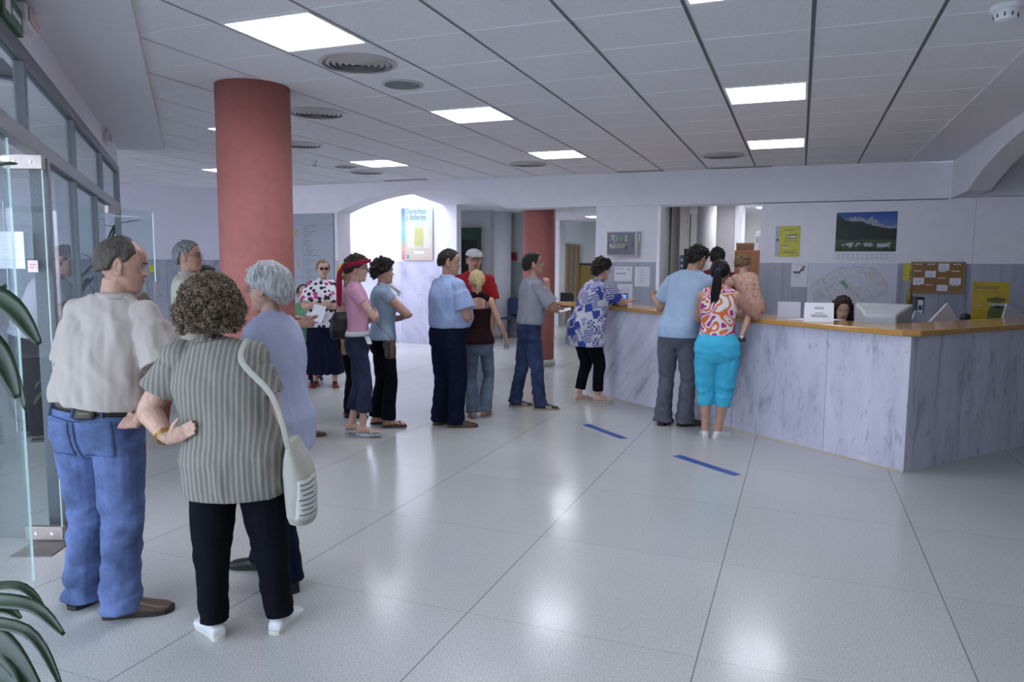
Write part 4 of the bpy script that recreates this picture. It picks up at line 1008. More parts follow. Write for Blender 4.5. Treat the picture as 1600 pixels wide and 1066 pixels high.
    def hand(s, mb, w, dirv, right, curl=.35, thumb=None, bend=None, spread=1, grip=0, n=None, thc=.2):
        q = s.HL/.175*(1 if s.sex == 'm' else .93); d = (Vector(bend) if bend else dirv).normalized()
        th = Vector(thumb) if thumb else Vector((0, 1, .0)); th = th-d*th.dot(d)
        if th.length < 1e-3: th = Vector((1, 0, 0))
        th.normalize(); nrm = d.cross(th)*(-1 if right else 1)
        if n: nrm = nrm*n
        # palm
        rg = []
        for (t, a, b) in [(-.012, .026, .020), (.01, .029, .018), (.04, .038, .016), (.07, .041, .0145), (.088, .038, .011)]:
            rg.append((w+d*(t*q), th, nrm, a*q, b*q))
        ringloft(mb, rg, 14, 2.4)
        for i, (o, l) in enumerate([(.029, .072), (.010, .080), (-.0095, .074), (-.028, .058)]):
            p = w+d*(.082*q)+th*(o*q*spread); pts = [w+d*(.05*q)+th*(o*q*.9), p]; dd = d.copy()
            dd = (dd+th*(o*1.2*spread)).normalized()
            for j, fr_ in enumerate((.44, .31, .25)):
                c = curl[i] if isinstance(curl, (list, tuple)) else curl
                dd = (Matrix.Rotation(c*(1.0 if j else .8), 3, dd.cross(nrm)) @ dd).normalized()
                p = p+dd*(l*fr_*q); pts.append(p)
            mb.tube(pts, [.009*q, .0095*q, .0088*q, .0082*q, .0068*q], 8)
            mb.ell(pts[-1], (.0069*q,)*3, 8, 6)
        b0 = w+d*(.02*q)+th*(.018*q); dt = (th*.75+d*.7+nrm*thc).normalized(); p1 = b0+dt*(.045*q); d2 = (th*.35+d*.85+nrm*(thc+.15)).normalized(); p2 = p1+d2*(.032*q); p3 = p2+(d2+nrm*.25).normalized()*(.024*q)
        mb.tube([b0, p1, p2, p3], [.015*q, .0125*q, .0105*q, .008*q], 8); mb.ell(p3, (.008*q,)*3, 8, 6)
        return w+d*(.09*q)+nrm*(.02*q)
    def armpts(s, right):
        S_, E, W = (s.sR, s.eR, s.wR) if right else (s.sL, s.eL, s.wL); return S_, E, W
    def arm(s, mb, right):
        S_, E, W = s.armpts(right); k = s.k*s.ag*(1 if s.sex == 'm' else .90)
        P = [S_+(Vector((0, 0, .0))), S_.lerp(E, .3), S_.lerp(E, .65), E, E.lerp(W, .25), E.lerp(W, .65), W]
        r = [.056*k, .052*k, .046*k, .041*k, .044*k, .035*k, .0265*s.k]
        a, b = smoothpath(P, r, 4); mb.tube(a, b, 14)
        mb.ell(S_, (.057*k,)*3, 14, 10)
        kw = dict(s.hR if right else s.hL); return s.hand(mb, W, (W-E), right, **kw)
    def body(s, legs=True, barefoot=False):
        mb = MB()
        s.torso(mb, .445, .835, -.022*s.k, bust=False, n=28)
        a = s.center(.80); b = s.hc-(s.HR @ Vector((0, .012, .06)))*s.hk
        nk = (.058 if s.sex == 'm' else .048)*s.k*s.neckk
        mb.tube([a, a.lerp(b, .5), b], [(nk*1.25, nk*1.1), (nk, nk), (nk*.98, nk)], 18)
        for sg in (-1, 1): mb.tube([s.center(.845)+Vector((0, -.01, 0)), s.center(.80)+s.right(.8)*(sg*.13*s.k)], [.045*s.k, .04*s.k], 12)
        s.headshape(mb)
        s.palm = [s.arm(mb, True), s.arm(mb, False)]
        if legs:
            for i, (hp, kn, an) in enumerate(s.legs):
                k = s.k*s.lg
                P = [hp, hp.lerp(kn, .5), kn, kn.lerp(an, .3)+Vector((0, -.008, 0)), kn.lerp(an, .7), an]
                r = [.080*k, .068*k, .052*k, .053*k, .038*k, .034*k]
                a_, b_ = smoothpath(P, r, 4); mb.tube(a_, b_, 14)
                fy = radians(s.feet[i][2]); fd = Vector((-sin(fy), cos(fy), 0)); rt = Vector((cos(fy), sin(fy), 0))
                zb = s.feetz(i)
                s.footshape(mb, i, .0, barefoot)
        me = remesh(mb, s.vox, 2)
        s.skin = put(me, 'body', skin_mat(s.skincol), s.root)
        return s.skin
    def feetz(s, i):
        return s.legs[i][2].z-.075*s.k
    def footshape(s, mb, i, inf, bare=True, ln=1.):
        an = s.legs[i][2]; fy = radians(s.feet[i][2]); fd = Vector((-sin(fy), cos(fy), 0)); rt = Vector((cos(fy), sin(fy), 0)); z0 = s.feetz(i)
        k = s.k*ln*(1 if s.sex == 'm' else .93); rg = []
        for (t, w, h) in [(-.066, .012, .035), (-.060, .025, .05), (-.04, .031, .066), (-.01, .032, .085), (.02, .034, .085), (.05, .037, .066), (.09, .042, .050), (.13, .045, .036), (.165, .043, .028), (.188, .030, .024), (.196, .012, .018)]:
            hh = (h*k+inf)/2; c = Vector((an.x, an.y, z0+.004+hh)) + fd*(t*k)
            rg.append((c, rt, Vector((0, 0, 1)), w*k+inf, hh))
        ringloft(mb, rg, 16, 2.5)
    def headshape(s, mb):
        fem = s.sex == 'f'
        zs = np.linspace(-.112, .119, 58); q = s.hk
        Z = [-.112, -.106, -.095, -.08, -.06, -.04, -.02, 0, .02, .04, .06, .08, .10, .112, .119]
        Wd = [.018, .032, .043, .051, .058, .063, .067, .070, .073, .075, .075, .068, .050, .031, .006]
        if fem: Wd = [w*(.90 if z < -.03 else .96) for w, z in zip(Wd, Z)]
        Fr = [.058, .074, .081, .080, .081, .082, .080, .078, .082, .087, .085, .075, .052, .030, .004]
        Bk = [.03, .01, -.008, -.025, -.052, -.075, -.090, -.099, -.105, -.108, -.106, -.095, -.072, -.045, -.012]
        n = 56; vs = []
        for z in zs:
            w, f, b = [float(np.interp(z, Z, A)) for A in (Wd, Fr, Bk)]; yc = min(f-.01, (f+b)/2+.008)
            for j in range(n):
                a = 2*pi*j/n; sa, ca = sin(a), cos(a)
                X = w*math.copysign(abs(sa)**.88, sa); Y = yc+((f-yc) if ca > 0 else (yc-b))*math.copysign(abs(ca)**.92, ca)
                if ca > 0:
                    t = max(0, min(1, (.012-z)/.036)) if z > -.024 else max(0, 1-(-.024-z)/.010)
                    wn = .008+.0075*t; Y += .027*t*math.exp(-(X/wn)**2)
                    if -.03 < z < -.014: Y += .006*math.exp(-((abs(X)-.013)/.005)**2)
                    Y -= .0085*math.exp(-((abs(X)-.032)/.015)**2-((z-.007)/.011)**2)
                    Y += .004*math.exp(-((z-.026)/.008)**2)*(1 if abs(X) < .05 else 0)*(.4 if fem else 1)
                    Y += .005*math.exp(-((abs(X)-.040)/.016)**2-((z+.022)/.016)**2)
                    Y += .005*math.exp(-(X/.020)**2)*(math.exp(-((z+.0455)/.0045)**2)+math.exp(-((z+.0575)/.005)**2))
                    Y += .005*math.exp(-((z+.092)/.012)**2-(X/.02)**2)
                vs.append(s.h2l(Vector((X, Y, z))))
        k = len(zs)
        fs = [(i*n+j, i*n+(j+1) % n, (i+1)*n+(j+1) % n, (i+1)*n+j) for i in range(k-1) for j in range(n)]+[tuple(range(n))[::-1], tuple((k-1)*n+j for j in range(n))]
        mb.add(vs, fs)
        for sg in (-1, 1):   # ears
            pts = []
            for t in range(0, 15):
                a = -2.4+t*4.6/14; pts.append(s.h2l(Vector((sg*(.074+.010*(1 if cos(a) < .3 else .4)), -.010-.017*cos(a)-.004*sin(a), .000+.031*sin(a)))))
            mb.tube(pts, [.0055*q]*len(pts), 7)
            mb.ell(s.h2l(Vector((sg*.074, -.010, 0))), (.008*q, .015*q, .027*q), 12, 8, 0, s.HR @ Matrix.Rotation(-sg*.35, 3, 'Z'))
            mb.ell(s.h2l(Vector((sg*.074, -.004, -.028))), (.006*q, .009*q, .010*q), 10, 6, 0, s.HR)
    def h2l(s, p): return s.hc+s.HR @ (Vector(p)*s.hk)
    def face(s, brow=(.03, .02, .015), lips=(.36, .14, .12), iris=(.05, .03, .02), closed=False, browt=1.):
        q = s.hk
        for sg in (-1, 1):
            mb = MB(); c = s.h2l((sg*.031, .0640, .007)); mb.ell(c, (.0125*q, .0115*q, (.0075 if not closed else .004)*q), 14, 10, 0, s.HR)
            e = mb.build('eye', mat('eye_white', (.42, .38, .36), .3), s.root, smooth=True)
            mi = MB(); mi.ell(s.h2l((sg*.031, .0735, .006)), (.0052*q, .0035*q, (.0058 if not closed else .002)*q), 12, 8, 0, s.HR); mi.build('iris', mat('iris_%d' % int(iris[2]*99), iris, .15), e, smooth=True)
            mb = MB(); mb.tube([s.h2l((sg*(.014+.034*t), .0865-.013*t*t, .0265+.006*sin(t*2.6))) for t in [i/7 for i in range(8)]], [(.0042*browt*q*(1-.06*i), .0024*q) for i in range(8)], 8)
            mb.build('eyebrow', hair_mat(brow), s.root, smooth=True)
        mb = MB()
        for z, r in ((-.0465, .0034), (-.0565, .0042)):
            mb.tube([s.h2l((x*.0235, .0885-.010*x*x+(.001 if r > .004 else 0), z+(.0022*(1-abs(x)) if r < .004 else -.0018*(1-abs(x))))) for x in [-1, -.7, -.35, 0, .35, .7, 1]], [(r*(.3+.7*(1-abs(x)**2))*q, .003*q) for x in [-1, -.7, -.35, 0, .35, .7, 1]], 8)
        mb.build('lips', mat('lips_%d%d' % (int(lips[0]*50), int(lips[1]*50)), lips, .45), s.root, smooth=True)
    def glasses(s, kind='clear', col=(.1, .08, .06), shade=(.01, .01, .012), y=.094, z=.004):
        q = s.hk; m = mat('spectacle_frame_%d' % int(col[0]*100), col, .25, .5)
        mb = MB()
        for sg in (-1, 1):
            c = (sg*.031, y, z); ring = [s.h2l((c[0]+.0225*cos(a), c[1]-.12*abs(c[0]+.0225*cos(a))**1.3, c[2]+.0165*sin(a))) for a in [2*pi*i/20 for i in range(21)]]
            mb.tube(ring, .0013*q, 6)
            mb.tube([s.h2l((sg*.0535, y-.004, z+.004)), s.h2l((sg*.072, y-.03, z+.006)), s.h2l((sg*.0785, .02, z+.006)), s.h2l((sg*.080, -.012, z+.004)), s.h2l((sg*.077, -.03, z-.016))], .0016*q, 6)
        mb.tube([s.h2l((-.010, y, z+.005)), s.h2l((0, y+.003, z+.007)), s.h2l((.010, y, z+.005))], .0014*q, 6)
        o = mb.build('glasses', m, s.root, smooth=True)
        lm = mat('dark_lens', shade, .12) if kind == 'dark' else glass('spectacle_lens', (.9, .92, .93))
        mb = MB()
        for sg in (-1, 1): mb.ell(s.h2l((sg*.031, y-.003, z)), (.0225*q, .0018*q, .0165*q), 18, 6, 0, s.HR @ Matrix.Rotation(-sg*.2, 3, 'Z'))
        mb.build('lens', lm, o, smooth=True); return o
    # ---------------------------------------------------------------- hair
    def hair(s, col, line=None, th=.012, bald=None, tex=1., vol=None, rough=.003, name='hair', ear=False):
        line = line or [(0, .080), (35, .076), (58, .045), (75, .012), (84, .034), (102, .034), (113, -.012), (135, -.055), (180, -.062)]
        la = [p[0] for p in line]; lz = [p[1] for p in line]; n, m_ = 84, 50; vs = []; q = s.hk
        for i in range(m_+1):
            ph = pi*i/m_
            for j in range(n):
                a = 2*pi*j/n; d = Vector((sin(ph)*sin(a), sin(ph)*cos(a), cos(ph)))
                p = Vector((.0785*d.x, -.010+.1005*d.y, .018+.1035*d.z))
                az = abs(math.degrees(math.atan2(d.x, d.y)))
                zl = float(np.interp(az, la, lz))
                if (s.sex == 'm' or ear) and 80 < az < 108: zl = max(zl, .036-.0002*(az-94)**2)
                k = max(0, min(1, (p.z-zl)/.018+.3)); k = k*k*(3-2*k)
                if bald: 
                    bx, by, r0, r1 = bald; dd = sqrt((p.x/1.0)**2+(p.y-by)**2)
                    if p.z > .05: k *= max(0, min(1, (dd-r0)/(r1-r0)))
                t = th*(1+.25*sin(a*7+p.z*90)*.3)
                if vol: t += vol(p, az)
                rn = noise.noise(Vector((p.x*55, p.y*55, p.z*55)))*rough*2+noise.noise(Vector((p.x*150, p.y*60, p.z*60)))*rough
                off = k*(max(.0035, t+rn))-(1-k)*.024
                nn = Vector((d.x/.0765, d.y/.0985, d.z/.101)).normalized(); vs.append(s.h2l(p+nn*off))
        fs = [(i*n+j, i*n+(j+1) % n, (i+1)*n+(j+1) % n, (i+1)*n+j) for i in range(m_) for j in range(n)]
        mb = MB(); mb.add(vs, fs); return mb.build(name, hair_mat(col), s.root, smooth=True)
    def locks(s, col, paths, name='hair_lock', rad=.004, n=5):
        mb = MB()
        for P in paths:
            a, b = smoothpath([s.h2l(p) for p in P], [rad*s.hk*(1-.6*i/(len(P)-1)) for i in range(len(P))], 4); mb.tube(a, b, n)
        return mb.build(name, hair_mat(col), s.root, smooth=True)
    # ---------------------------------------------------------------- clothes
    def top(s, m, h0=.50, h1=.838, ease=.012, sleeve=.55, sr=(.075, .07), over=None, fold=.004, name='shirt', armk=1., both=True, neckring=True, dense=14):
        def over2(h, rx, ry, yo, f):
            if over: rx, ry, yo, f = over(h, rx, ry, yo, f)
            w = float(np.interp(h, [.38, .42, .44, .47], [1.42, 1.42, 1.14, 1.0])); w2 = float(np.interp(h, [.38, .42, .44, .47], [1.62, 1.62, 1.24, 1.05])); return rx*w, ry*w2, yo, f
        mb = MB(); s.torso(mb, h0, h1, ease, over2)
        for sg in (-1, 1): mb.tube([s.center(.838)+Vector((0, -.008, 0)), s.center(.803)+s.right(.8)*(sg*.13*s.k)], [.047*s.k+ease*.5, .046*s.k+ease*.5], 12)
        if sleeve:
            for r in (True, False):
                S_, E, W = s.armpts(r); tot = s.UL+s.FL; L_ = sleeve*s.UL if sleeve <= 1 else None
                k = s.k*s.ag*armk
                if sleeve <= 1:
                    P = [S_+(S_-E).normalized()*.0, S_.lerp(E, sleeve*.4), S_.lerp(E, sleeve*.75), S_.lerp(E, sleeve)]; R = [sr[0]*.92*k, sr[0]*k, (sr[0]*.4+sr[1]*.6)*k, sr[1]*k]
                else:
                    f = sleeve-1; P = [S_, S_.lerp(E, .35), S_.lerp(E, .75), E, E.lerp(W, f*.4), E.lerp(W, f)]; R = [sr[0]*.95*k, sr[0]*k, sr[0]*.9*k, sr[0]*.86*k, sr[1]*k, sr[1]*k]
                a, b = smoothpath(P, R, 4); b = [(x_[0]*(.86 if i_ < 3 else 1), x_[1]*(.86 if i_ < 3 else 1)) for i_, x_ in enumerate(b)]; mb.tube(a, b, 18); mb.ell(S_, (max(sr[0]*.82*k, .064*s.k*s.ag),)*3, 14, 10)
        H = s.H
        def fold_(P, Nn):
            up = np.clip((P[:, 2]-h0*H)/(.34*H), 0, 1)
            v = np_noise(P*np.array([1, 1, .28]), 34, 1)*(1.1-up*.55)+np_noise(P*np.array([1, 1, .6])+P[:, [2, 0, 1]]*.5, 20, 4)*.9
            v = np.sign(v)*np.abs(v)**1.3*np.clip((P[:, 2]-h0*H)/.05+.3, .3, 1)
            return v*fold
        me = remesh(mb, s.vox, 9, fold_ if fold else None); o = put(me, name, m, s.root); s.shirt = o; return o
    def collar(s, m, r=.066, h=(.832, .868), open_=0):
        k = s.k*s.neckk; c0 = s.center(h[0]); c1 = s.center(h[1]); R = s.right(.8); F = Vector((0, 0, 1)).cross(R)
        mb = MB(); rings = []; n = 28
        # a standing band folded over: outer and inner wall
        prof = [(r*1.13, -.35, 0), (r*1.02, .55, 0), (r*.98, .8, 0), (r*.93, .75, 0), (r*.90, -.2, 0)]
        vs = []
        for (rr, t, _) in prof:
            c = c0.lerp(c1, t)
            for j in range(n):
                a = 2*pi*j/n; dip = -.012*k*max(0, sin(a)); vs.append(c+R*(rr*k*cos(a))+F*(rr*k*.98*sin(a)-.004)+Vector((0, 0, dip)))
        fs = [(i*n+j, i*n+(j+1) % n, (i+1)*n+(j+1) % n, (i+1)*n+j) for i in range(len(prof)-1) for j in range(n)]
        mb.add(vs, fs); o = mb.build('collar', m, s.root, smooth=True); sl = o.modifiers.new('s', 'SOLIDIFY'); sl.thickness = .003; return o
    def trousers(s, m, waist=.575, rad=(.098, .088, .072, .068, .072), hem=.035, ease=.010, fold=.004, name='trousers', over=None, creases=1.):
        mb = MB(); s.torso(mb, .425, waist, ease, over, bust=False)
        k = s.k*s.lg; s.hems = []
        for i, (hp, kn, an) in enumerate(s.legs):
            u = (an-kn); hz = hem*s.H+s.feetz(i); t = (kn.z-hz)/max(.01, (kn.z-an.z)) if abs(kn.z-an.z) > .12 else .92
            he = kn+u*t
            top_ = hp+Vector((0, -.006, -.01))
            P = [top_, hp.lerp(kn, .35), hp.lerp(kn, .7), kn, kn.lerp(he, .45)+Vector((0, -.006, 0)), he]
            a0, a1, a2, a3, a4 = rad; gw = 1+(s.wg-1)*.8/max(1, s.lg); R = [a0*.96*k*gw, a0*k*(1+(gw-1)*.8), a1*k, a2*k, a3*k, a4*k]
            a, b = smoothpath(P, R, 5); mb.tube(a, b, 20)
        H = s.H
        def fold_(P, Nn):
            low = np.clip(1-P[:, 2]/(.30*H), 0, 1); knee = np.exp(-((P[:, 2]-.27*H)/.07)**2); cr = np.exp(-((P[:, 2]-.46*H)/.06)**2)
            a = np_noise(P*np.array([.5, .5, 1.5]), 36, 2)*(low*.9+knee*.6+cr*.6+.18)+np_noise(P*np.array([1, 1, .35]), 30, 5)*.4
            return a*fold*creases
        me = remesh(mb, s.vox, 3, fold_ if fold else None); o = put(me, name, m, s.root); s.pants = o; return o
    def skirt(s, m, waist=.585, hem=.12, r=(.16, .20, .23), fold=.006, dep=.78):
        mb = MB(); rg = []; c = s.pelc()
        for t in [i/14 for i in range(15)]:
            h = waist+(hem-waist)*t; cc = Vector((c.x, c.y, h*s.H)); w = float(np.interp(t, [0, .2, .5, 1], [r[0], r[0]*.35+r[1]*.65+.01, r[1]*1.02, r[2]]))*s.k
            rg.append((cc, Vector((1, 0, 0)), Vector((0, 1, 0)), w, w*dep))
        ringloft(mb, rg, 40, 2.1)
        def f(P, Nn): 
            a = np.arctan2(P[:, 0]-c.x, P[:, 1]-c.y); return np.sin(a*11+np.sin(a*3)*2)*fold*np.clip((waist*s.H-P[:, 2])/(.4*s.H), 0, 1)
        o = put(remesh(mb, s.vox, 3, f), 'skirt', m, s.root); return o
    def belt(s, m, h=.575, w=.035, inf=.016, buckle=None, over=None):
        mb = MB(); rg = []
        for t in (-.5, .5):
            hh = h+t*w/s.H; rx, ry, yo = s.prof(hh)
            rg.append(s.ring(hh, rx, ry, yo, inf))
        ringloft(mb, rg, 48, 2.25); o = mb.build('belt', m, s.root, smooth=False)
        for p in o.data.polygons: p.use_smooth = len(p.vertices) == 4
        return o
    def shoes(s, m, sole=None, ln=1.04, inf=.007, style='shoe', mlabel=None):
        out = []
        for i in (0, 1):
            mb = MB(); s.footshape(mb, i, inf, ln=ln)
            if style == 'low':   # cut below the ankle
                pass
            me = remesh(mb, .0045, 3); o = put(me, 'shoe', m, s.root); out.append(o)
            an = s.legs[i][2]; fy = radians(s.feet[i][2]); fd = Vector((-sin(fy), cos(fy), 0)); rt = Vector((cos(fy), sin(fy), 0)); z0 = s.feetz(i)
            k = s.k*ln*(1 if s.sex == 'm' else .93); mb = MB(); pts = []
            prof = [(-.074, .012), (-.066, .028), (-.04, .035), (0, .034), (.05, .037), (.10, .046), (.14, .049), (.175, .044), (.198, .030), (.208, .012)]
            for t, w in prof: pts.append(Vector((an.x, an.y, 0))+fd*(t*k)+rt*(w*k+.002))
            for t, w in prof[::-1]: pts.append(Vector((an.x, an.y, 0))+fd*(t*k)-rt*(w*k+.002))
            mb.prism([(p.x, p.y) for p in pts], max(0.0006, z0), max(.0006, z0)+.020)
            mb.build('sole', sole or m, o, smooth=False)
        return out
    def sandals(s, m, strapm=None, heel=.0):
        for i in (0, 1):
            an = s.legs[i][2]; fy = radians(s.feet[i][2]); fd = Vector((-sin(fy), cos(fy), 0)); rt = Vector((cos(fy), sin(fy), 0)); z0 = s.feetz(i)
            k = s.k*.93; mb = MB(); pts = []
            prof = [(-.070, .012), (-.06, .028), (-.04, .033), (0, .033), (.05, .036), (.10, .045), (.14, .048), (.175, .044), (.198, .030), (.206, .012)]
            for t, w in prof: pts.append(Vector((an.x, an.y, 0))+fd*(t*k)+rt*(w*k))
            for t, w in prof[::-1]: pts.append(Vector((an.x, an.y, 0))+fd*(t*k)-rt*(w*k))
            mb.prism([(p.x, p.y) for p in pts], z0-.010 if z0 > .015 else .0006, z0+.006)
            if heel: mb.tube([Vector((an.x, an.y, z0))-fd*(.04*k), Vector((an.x, an.y, .0006))-fd*(.045*k)], [.018, .012], 10)
            o = mb.build('sandal', m, s.root)
            mb = MB()
            for t in ((.085, .125) if not heel else (.10,)):
                c = Vector((an.x, an.y, z0))+fd*(t*k); w = .046*k; hh = .052*k
                mb.tube([c+rt*(w*cos(a))+Vector((0, 0, hh*sin(a)+.002)) for a in [pi*j/10 for j in range(11)]], [(.011 if not heel else .014, .0025)]*11, 8, ref=fd)
            mb.build('strap', strapm or m, o, smooth=True)

def skin_mat(c):
    nm = 'skin_%d_%d' % (int(c[0]*100), int(c[1]*100))
    if nm in MC: return MC[nm]
    m, nt, b = _nt(nm); v = coords(nt, (9, 9, 9)); n = N(nt, 'ShaderNodeTexNoise'); n.inputs['Detail'].default_value = 5; L(nt, v, n.inputs['Vector'])
    L(nt, ramp(nt, n.outputs['Fac'], [(.35, (c[0]*.90, c[1]*.82, c[2]*.80)), (.65, (min(1, c[0]*1.06), c[1]*1.08, c[2]*1.08))]), b.inputs['Base Color'])
    b.inputs['Roughness'].default_value = .5; b.inputs['Subsurface Weight'].default_value = .12; b.inputs['Subsurface Radius'].default_value = (.02, .008, .005); b.inputs['Subsurface Scale'].default_value = .3
    MC[nm] = m; return m
def hair_mat(c, sc=(70, 70, 14)):
    nm = 'hair_%d_%d_%d' % tuple(int(x*200) for x in c)
    if nm in MC: return MC[nm]
    m, nt, b = _nt(nm); v = coords(nt, sc); n = N(nt, 'ShaderNodeTexNoise'); n.inputs['Detail'].default_value = 4; n.inputs['Scale'].default_value = 2.; L(nt, v, n.inputs['Vector'])
    L(nt, ramp(nt, n.outputs['Fac'], [(.3, tuple(x*.55 for x in c)), (.7, tuple(min(1, x*1.5) for x in c))]), b.inputs['Base Color'])
    b.inputs['Roughness'].default_value = .5; b.inputs['Specular IOR Level'].default_value = .22; bump(nt, b, n.outputs['Fac'], .8, .006); MC[nm] = m; return m
def cloth(name, c, var=.07, weave=500, fold=.25, rough=.85):
    if name in MC: return MC[name]
    m, nt, b = _nt(name); v = coords(nt); n = N(nt, 'ShaderNodeTexNoise'); n.inputs['Scale'].default_value = 7; n.inputs['Detail'].default_value = 4; L(nt, v, n.inputs['Vector'])
    L(nt, ramp(nt, n.outputs['Fac'], [(.3, tuple(x*(1-var) for x in c)), (.7, tuple(min(1, x*(1+var)) for x in c))]), b.inputs['Base Color'])
    b.inputs['Roughness'].default_value = rough; b.inputs['Specular IOR Level'].default_value = .12
    n2 = N(nt, 'ShaderNodeTexNoise'); n2.inputs['Scale'].default_value = weave; L(nt, v, n2.inputs['Vector'])
    bump(nt, b, n2.outputs['Fac'], .25, .002); MC[name] = m; return m
def denim(name, c, fade=.5, stripes=False):
    if name in MC: return MC[name]
    m, nt, b = _nt(name); v = coords(nt); n = N(nt, 'ShaderNodeTexNoise'); n.inputs['Scale'].default_value = 5; n.inputs['Detail'].default_value = 6; n.inputs['Roughness'].default_value = .6; L(nt, v, n.inputs['Vector'])
    lo = tuple(x*(1-fade*.45) for x in c); hi = tuple(min(1, x*(1+fade*.6)+.02*fade) for x in c)
    col = ramp(nt, n.outputs['Fac'], [(.3, lo), (.7, hi)])
    v2 = coords(nt, (420, 420, 40)); n2 = N(nt, 'ShaderNodeTexNoise'); n2.inputs['Scale'].default_value = 1; L(nt, v2, n2.inputs['Vector'])
    col = mixc(nt, .35, col, ramp(nt, n2.outputs['Fac'], [(.35, (.6, .6, .62)), (.65, (1, 1, 1))]), 'MULTIPLY')
    if stripes:
        x = nt.nodes.new('ShaderNodeSeparateXYZ'); L(nt, v, x.inputs[0]); k = math_(nt, 'PINGPONG', math_(nt, 'ADD', x.outputs[0], math_(nt, 'MULTIPLY', x.outputs[1], .6)), .006)
        col = mixc(nt, math_(nt, 'MULTIPLY', math_(nt, 'LESS_THAN', k, .0022), .55), col, tuple(x_*.5 for x_ in c))
    L(nt, col, b.inputs['Base Color']); b.inputs['Roughness'].default_value = .85; b.inputs['Specular IOR Level'].default_value = .2; bump(nt, b, n2.outputs['Fac'], .2, .002)
    MC[name] = m; return m
def bvh_of(o):
    from mathutils.bvhtree import BVHTree
    me = o.data; return BVHTree.FromPolygons([v.co for v in me.vertices], [tuple(p.vertices) for p in me.polygons])
def patch(fig, target, origin, right, up, depth, w, h, m, name, nu=10, nv=10, off=.003, shape=None, parent=None, thick=.002):
    """thin piece laid on a surface: grid points are cast along depth onto the target"""
    B = bvh_of(target); vs = []; r, u, d = Vector(right).normalized(), Vector(up).normalized(), Vector(depth).normalized(); ok = []
    for j in range(nv+1):
        for i in range(nu+1):
            a, b = i/nu-.5, j/nv-.5
            if shape: a, b = shape(a, b)
            p = Vector(origin)+r*(a*w)+u*(b*h)
            hit = B.ray_cast(p-d*.35, d, .9)
            q = hit[0] if hit[0] is not None else p
            ok.append(hit[0] is not None); vs.append(q-d*off)
    fs = [(j*(nu+1)+i, j*(nu+1)+i+1, (j+1)*(nu+1)+i+1, (j+1)*(nu+1)+i) for j in range(nv) for i in range(nu) if all(ok[k] for k in (j*(nu+1)+i, j*(nu+1)+i+1, (j+1)*(nu+1)+i+1, (j+1)*(nu+1)+i))]
    mb = MB(); mb.add(vs, fs); o = mb.build(name, m, parent or target, smooth=True); sl = o.modifiers.new('s', 'SOLIDIFY'); sl.thickness = thick; sl.offset = 0; return o
SK1 = (.47, .27, .20); SK2 = (.56, .35, .27); SK3 = (.42, .24, .165)
def stripe_mat():
    m, nt, b = _nt('striped_blouse_cloth'); v = coords(nt); x = nt.nodes.new('ShaderNodeSeparateXYZ'); L(nt, v, x.inputs[0])
    w = N(nt, 'ShaderNodeTexNoise'); w.inputs['Scale'].default_value = 2.5; L(nt, v, w.inputs['Vector'])
    xx = math_(nt, 'ADD', x.outputs[0], math_(nt, 'MULTIPLY', w.outputs['Fac'], .02))
    k1 = math_(nt, 'PINGPONG', xx, .0105); k2 = math_(nt, 'PINGPONG', xx, .0041)
    c = ramp(nt, math_(nt, 'DIVIDE', k1, .0105), [(0, (.36, .335, .27)), (.14, (.36, .335, .27)), (.2, (.22, .21, .18)), (.55, (.245, .23, .20)), (.6, (.15, .145, .15)), (1, (.17, .165, .165))])
    c = mixc(nt, math_(nt, 'MULTIPLY', math_(nt, 'LESS_THAN', k2, .0011), .35), c, (.34, .34, .28))
    L(nt, c, b.inputs['Base Color']); b.inputs['Roughness'].default_value = .85; b.inputs['Specular IOR Level'].default_value = .2; return m
def dots_mat():
    m, nt, b = _nt('dotted_blouse_cloth'); v = coords(nt)
    def vor(sc, r): 
        n = N(nt, 'ShaderNodeTexVoronoi'); n.inputs['Scale'].default_value = sc; n.inputs['Randomness'].default_value = r; L(nt, v, n.inputs['Vector']); return n
    a = vor(17, .75); z = nt.nodes.new('ShaderNodeSeparateXYZ'); L(nt, v, z.inputs[0])
    c = mixc(nt, math_(nt, 'LESS_THAN', a.outputs['Distance'], .42), (.72, .68, .75), (.012, .012, .02))
    p = vor(11, 1.0); up = math_(nt, 'GREATER_THAN', z.outputs[2], 1.12)
    c = mixc(nt, math_(nt, 'MULTIPLY', math_(nt, 'LESS_THAN', p.outputs['Distance'], .34), up), c, (.50, .04, .22))
    L(nt, c, b.inputs['Base Color']); b.inputs['Roughness'].default_value = .8; return m
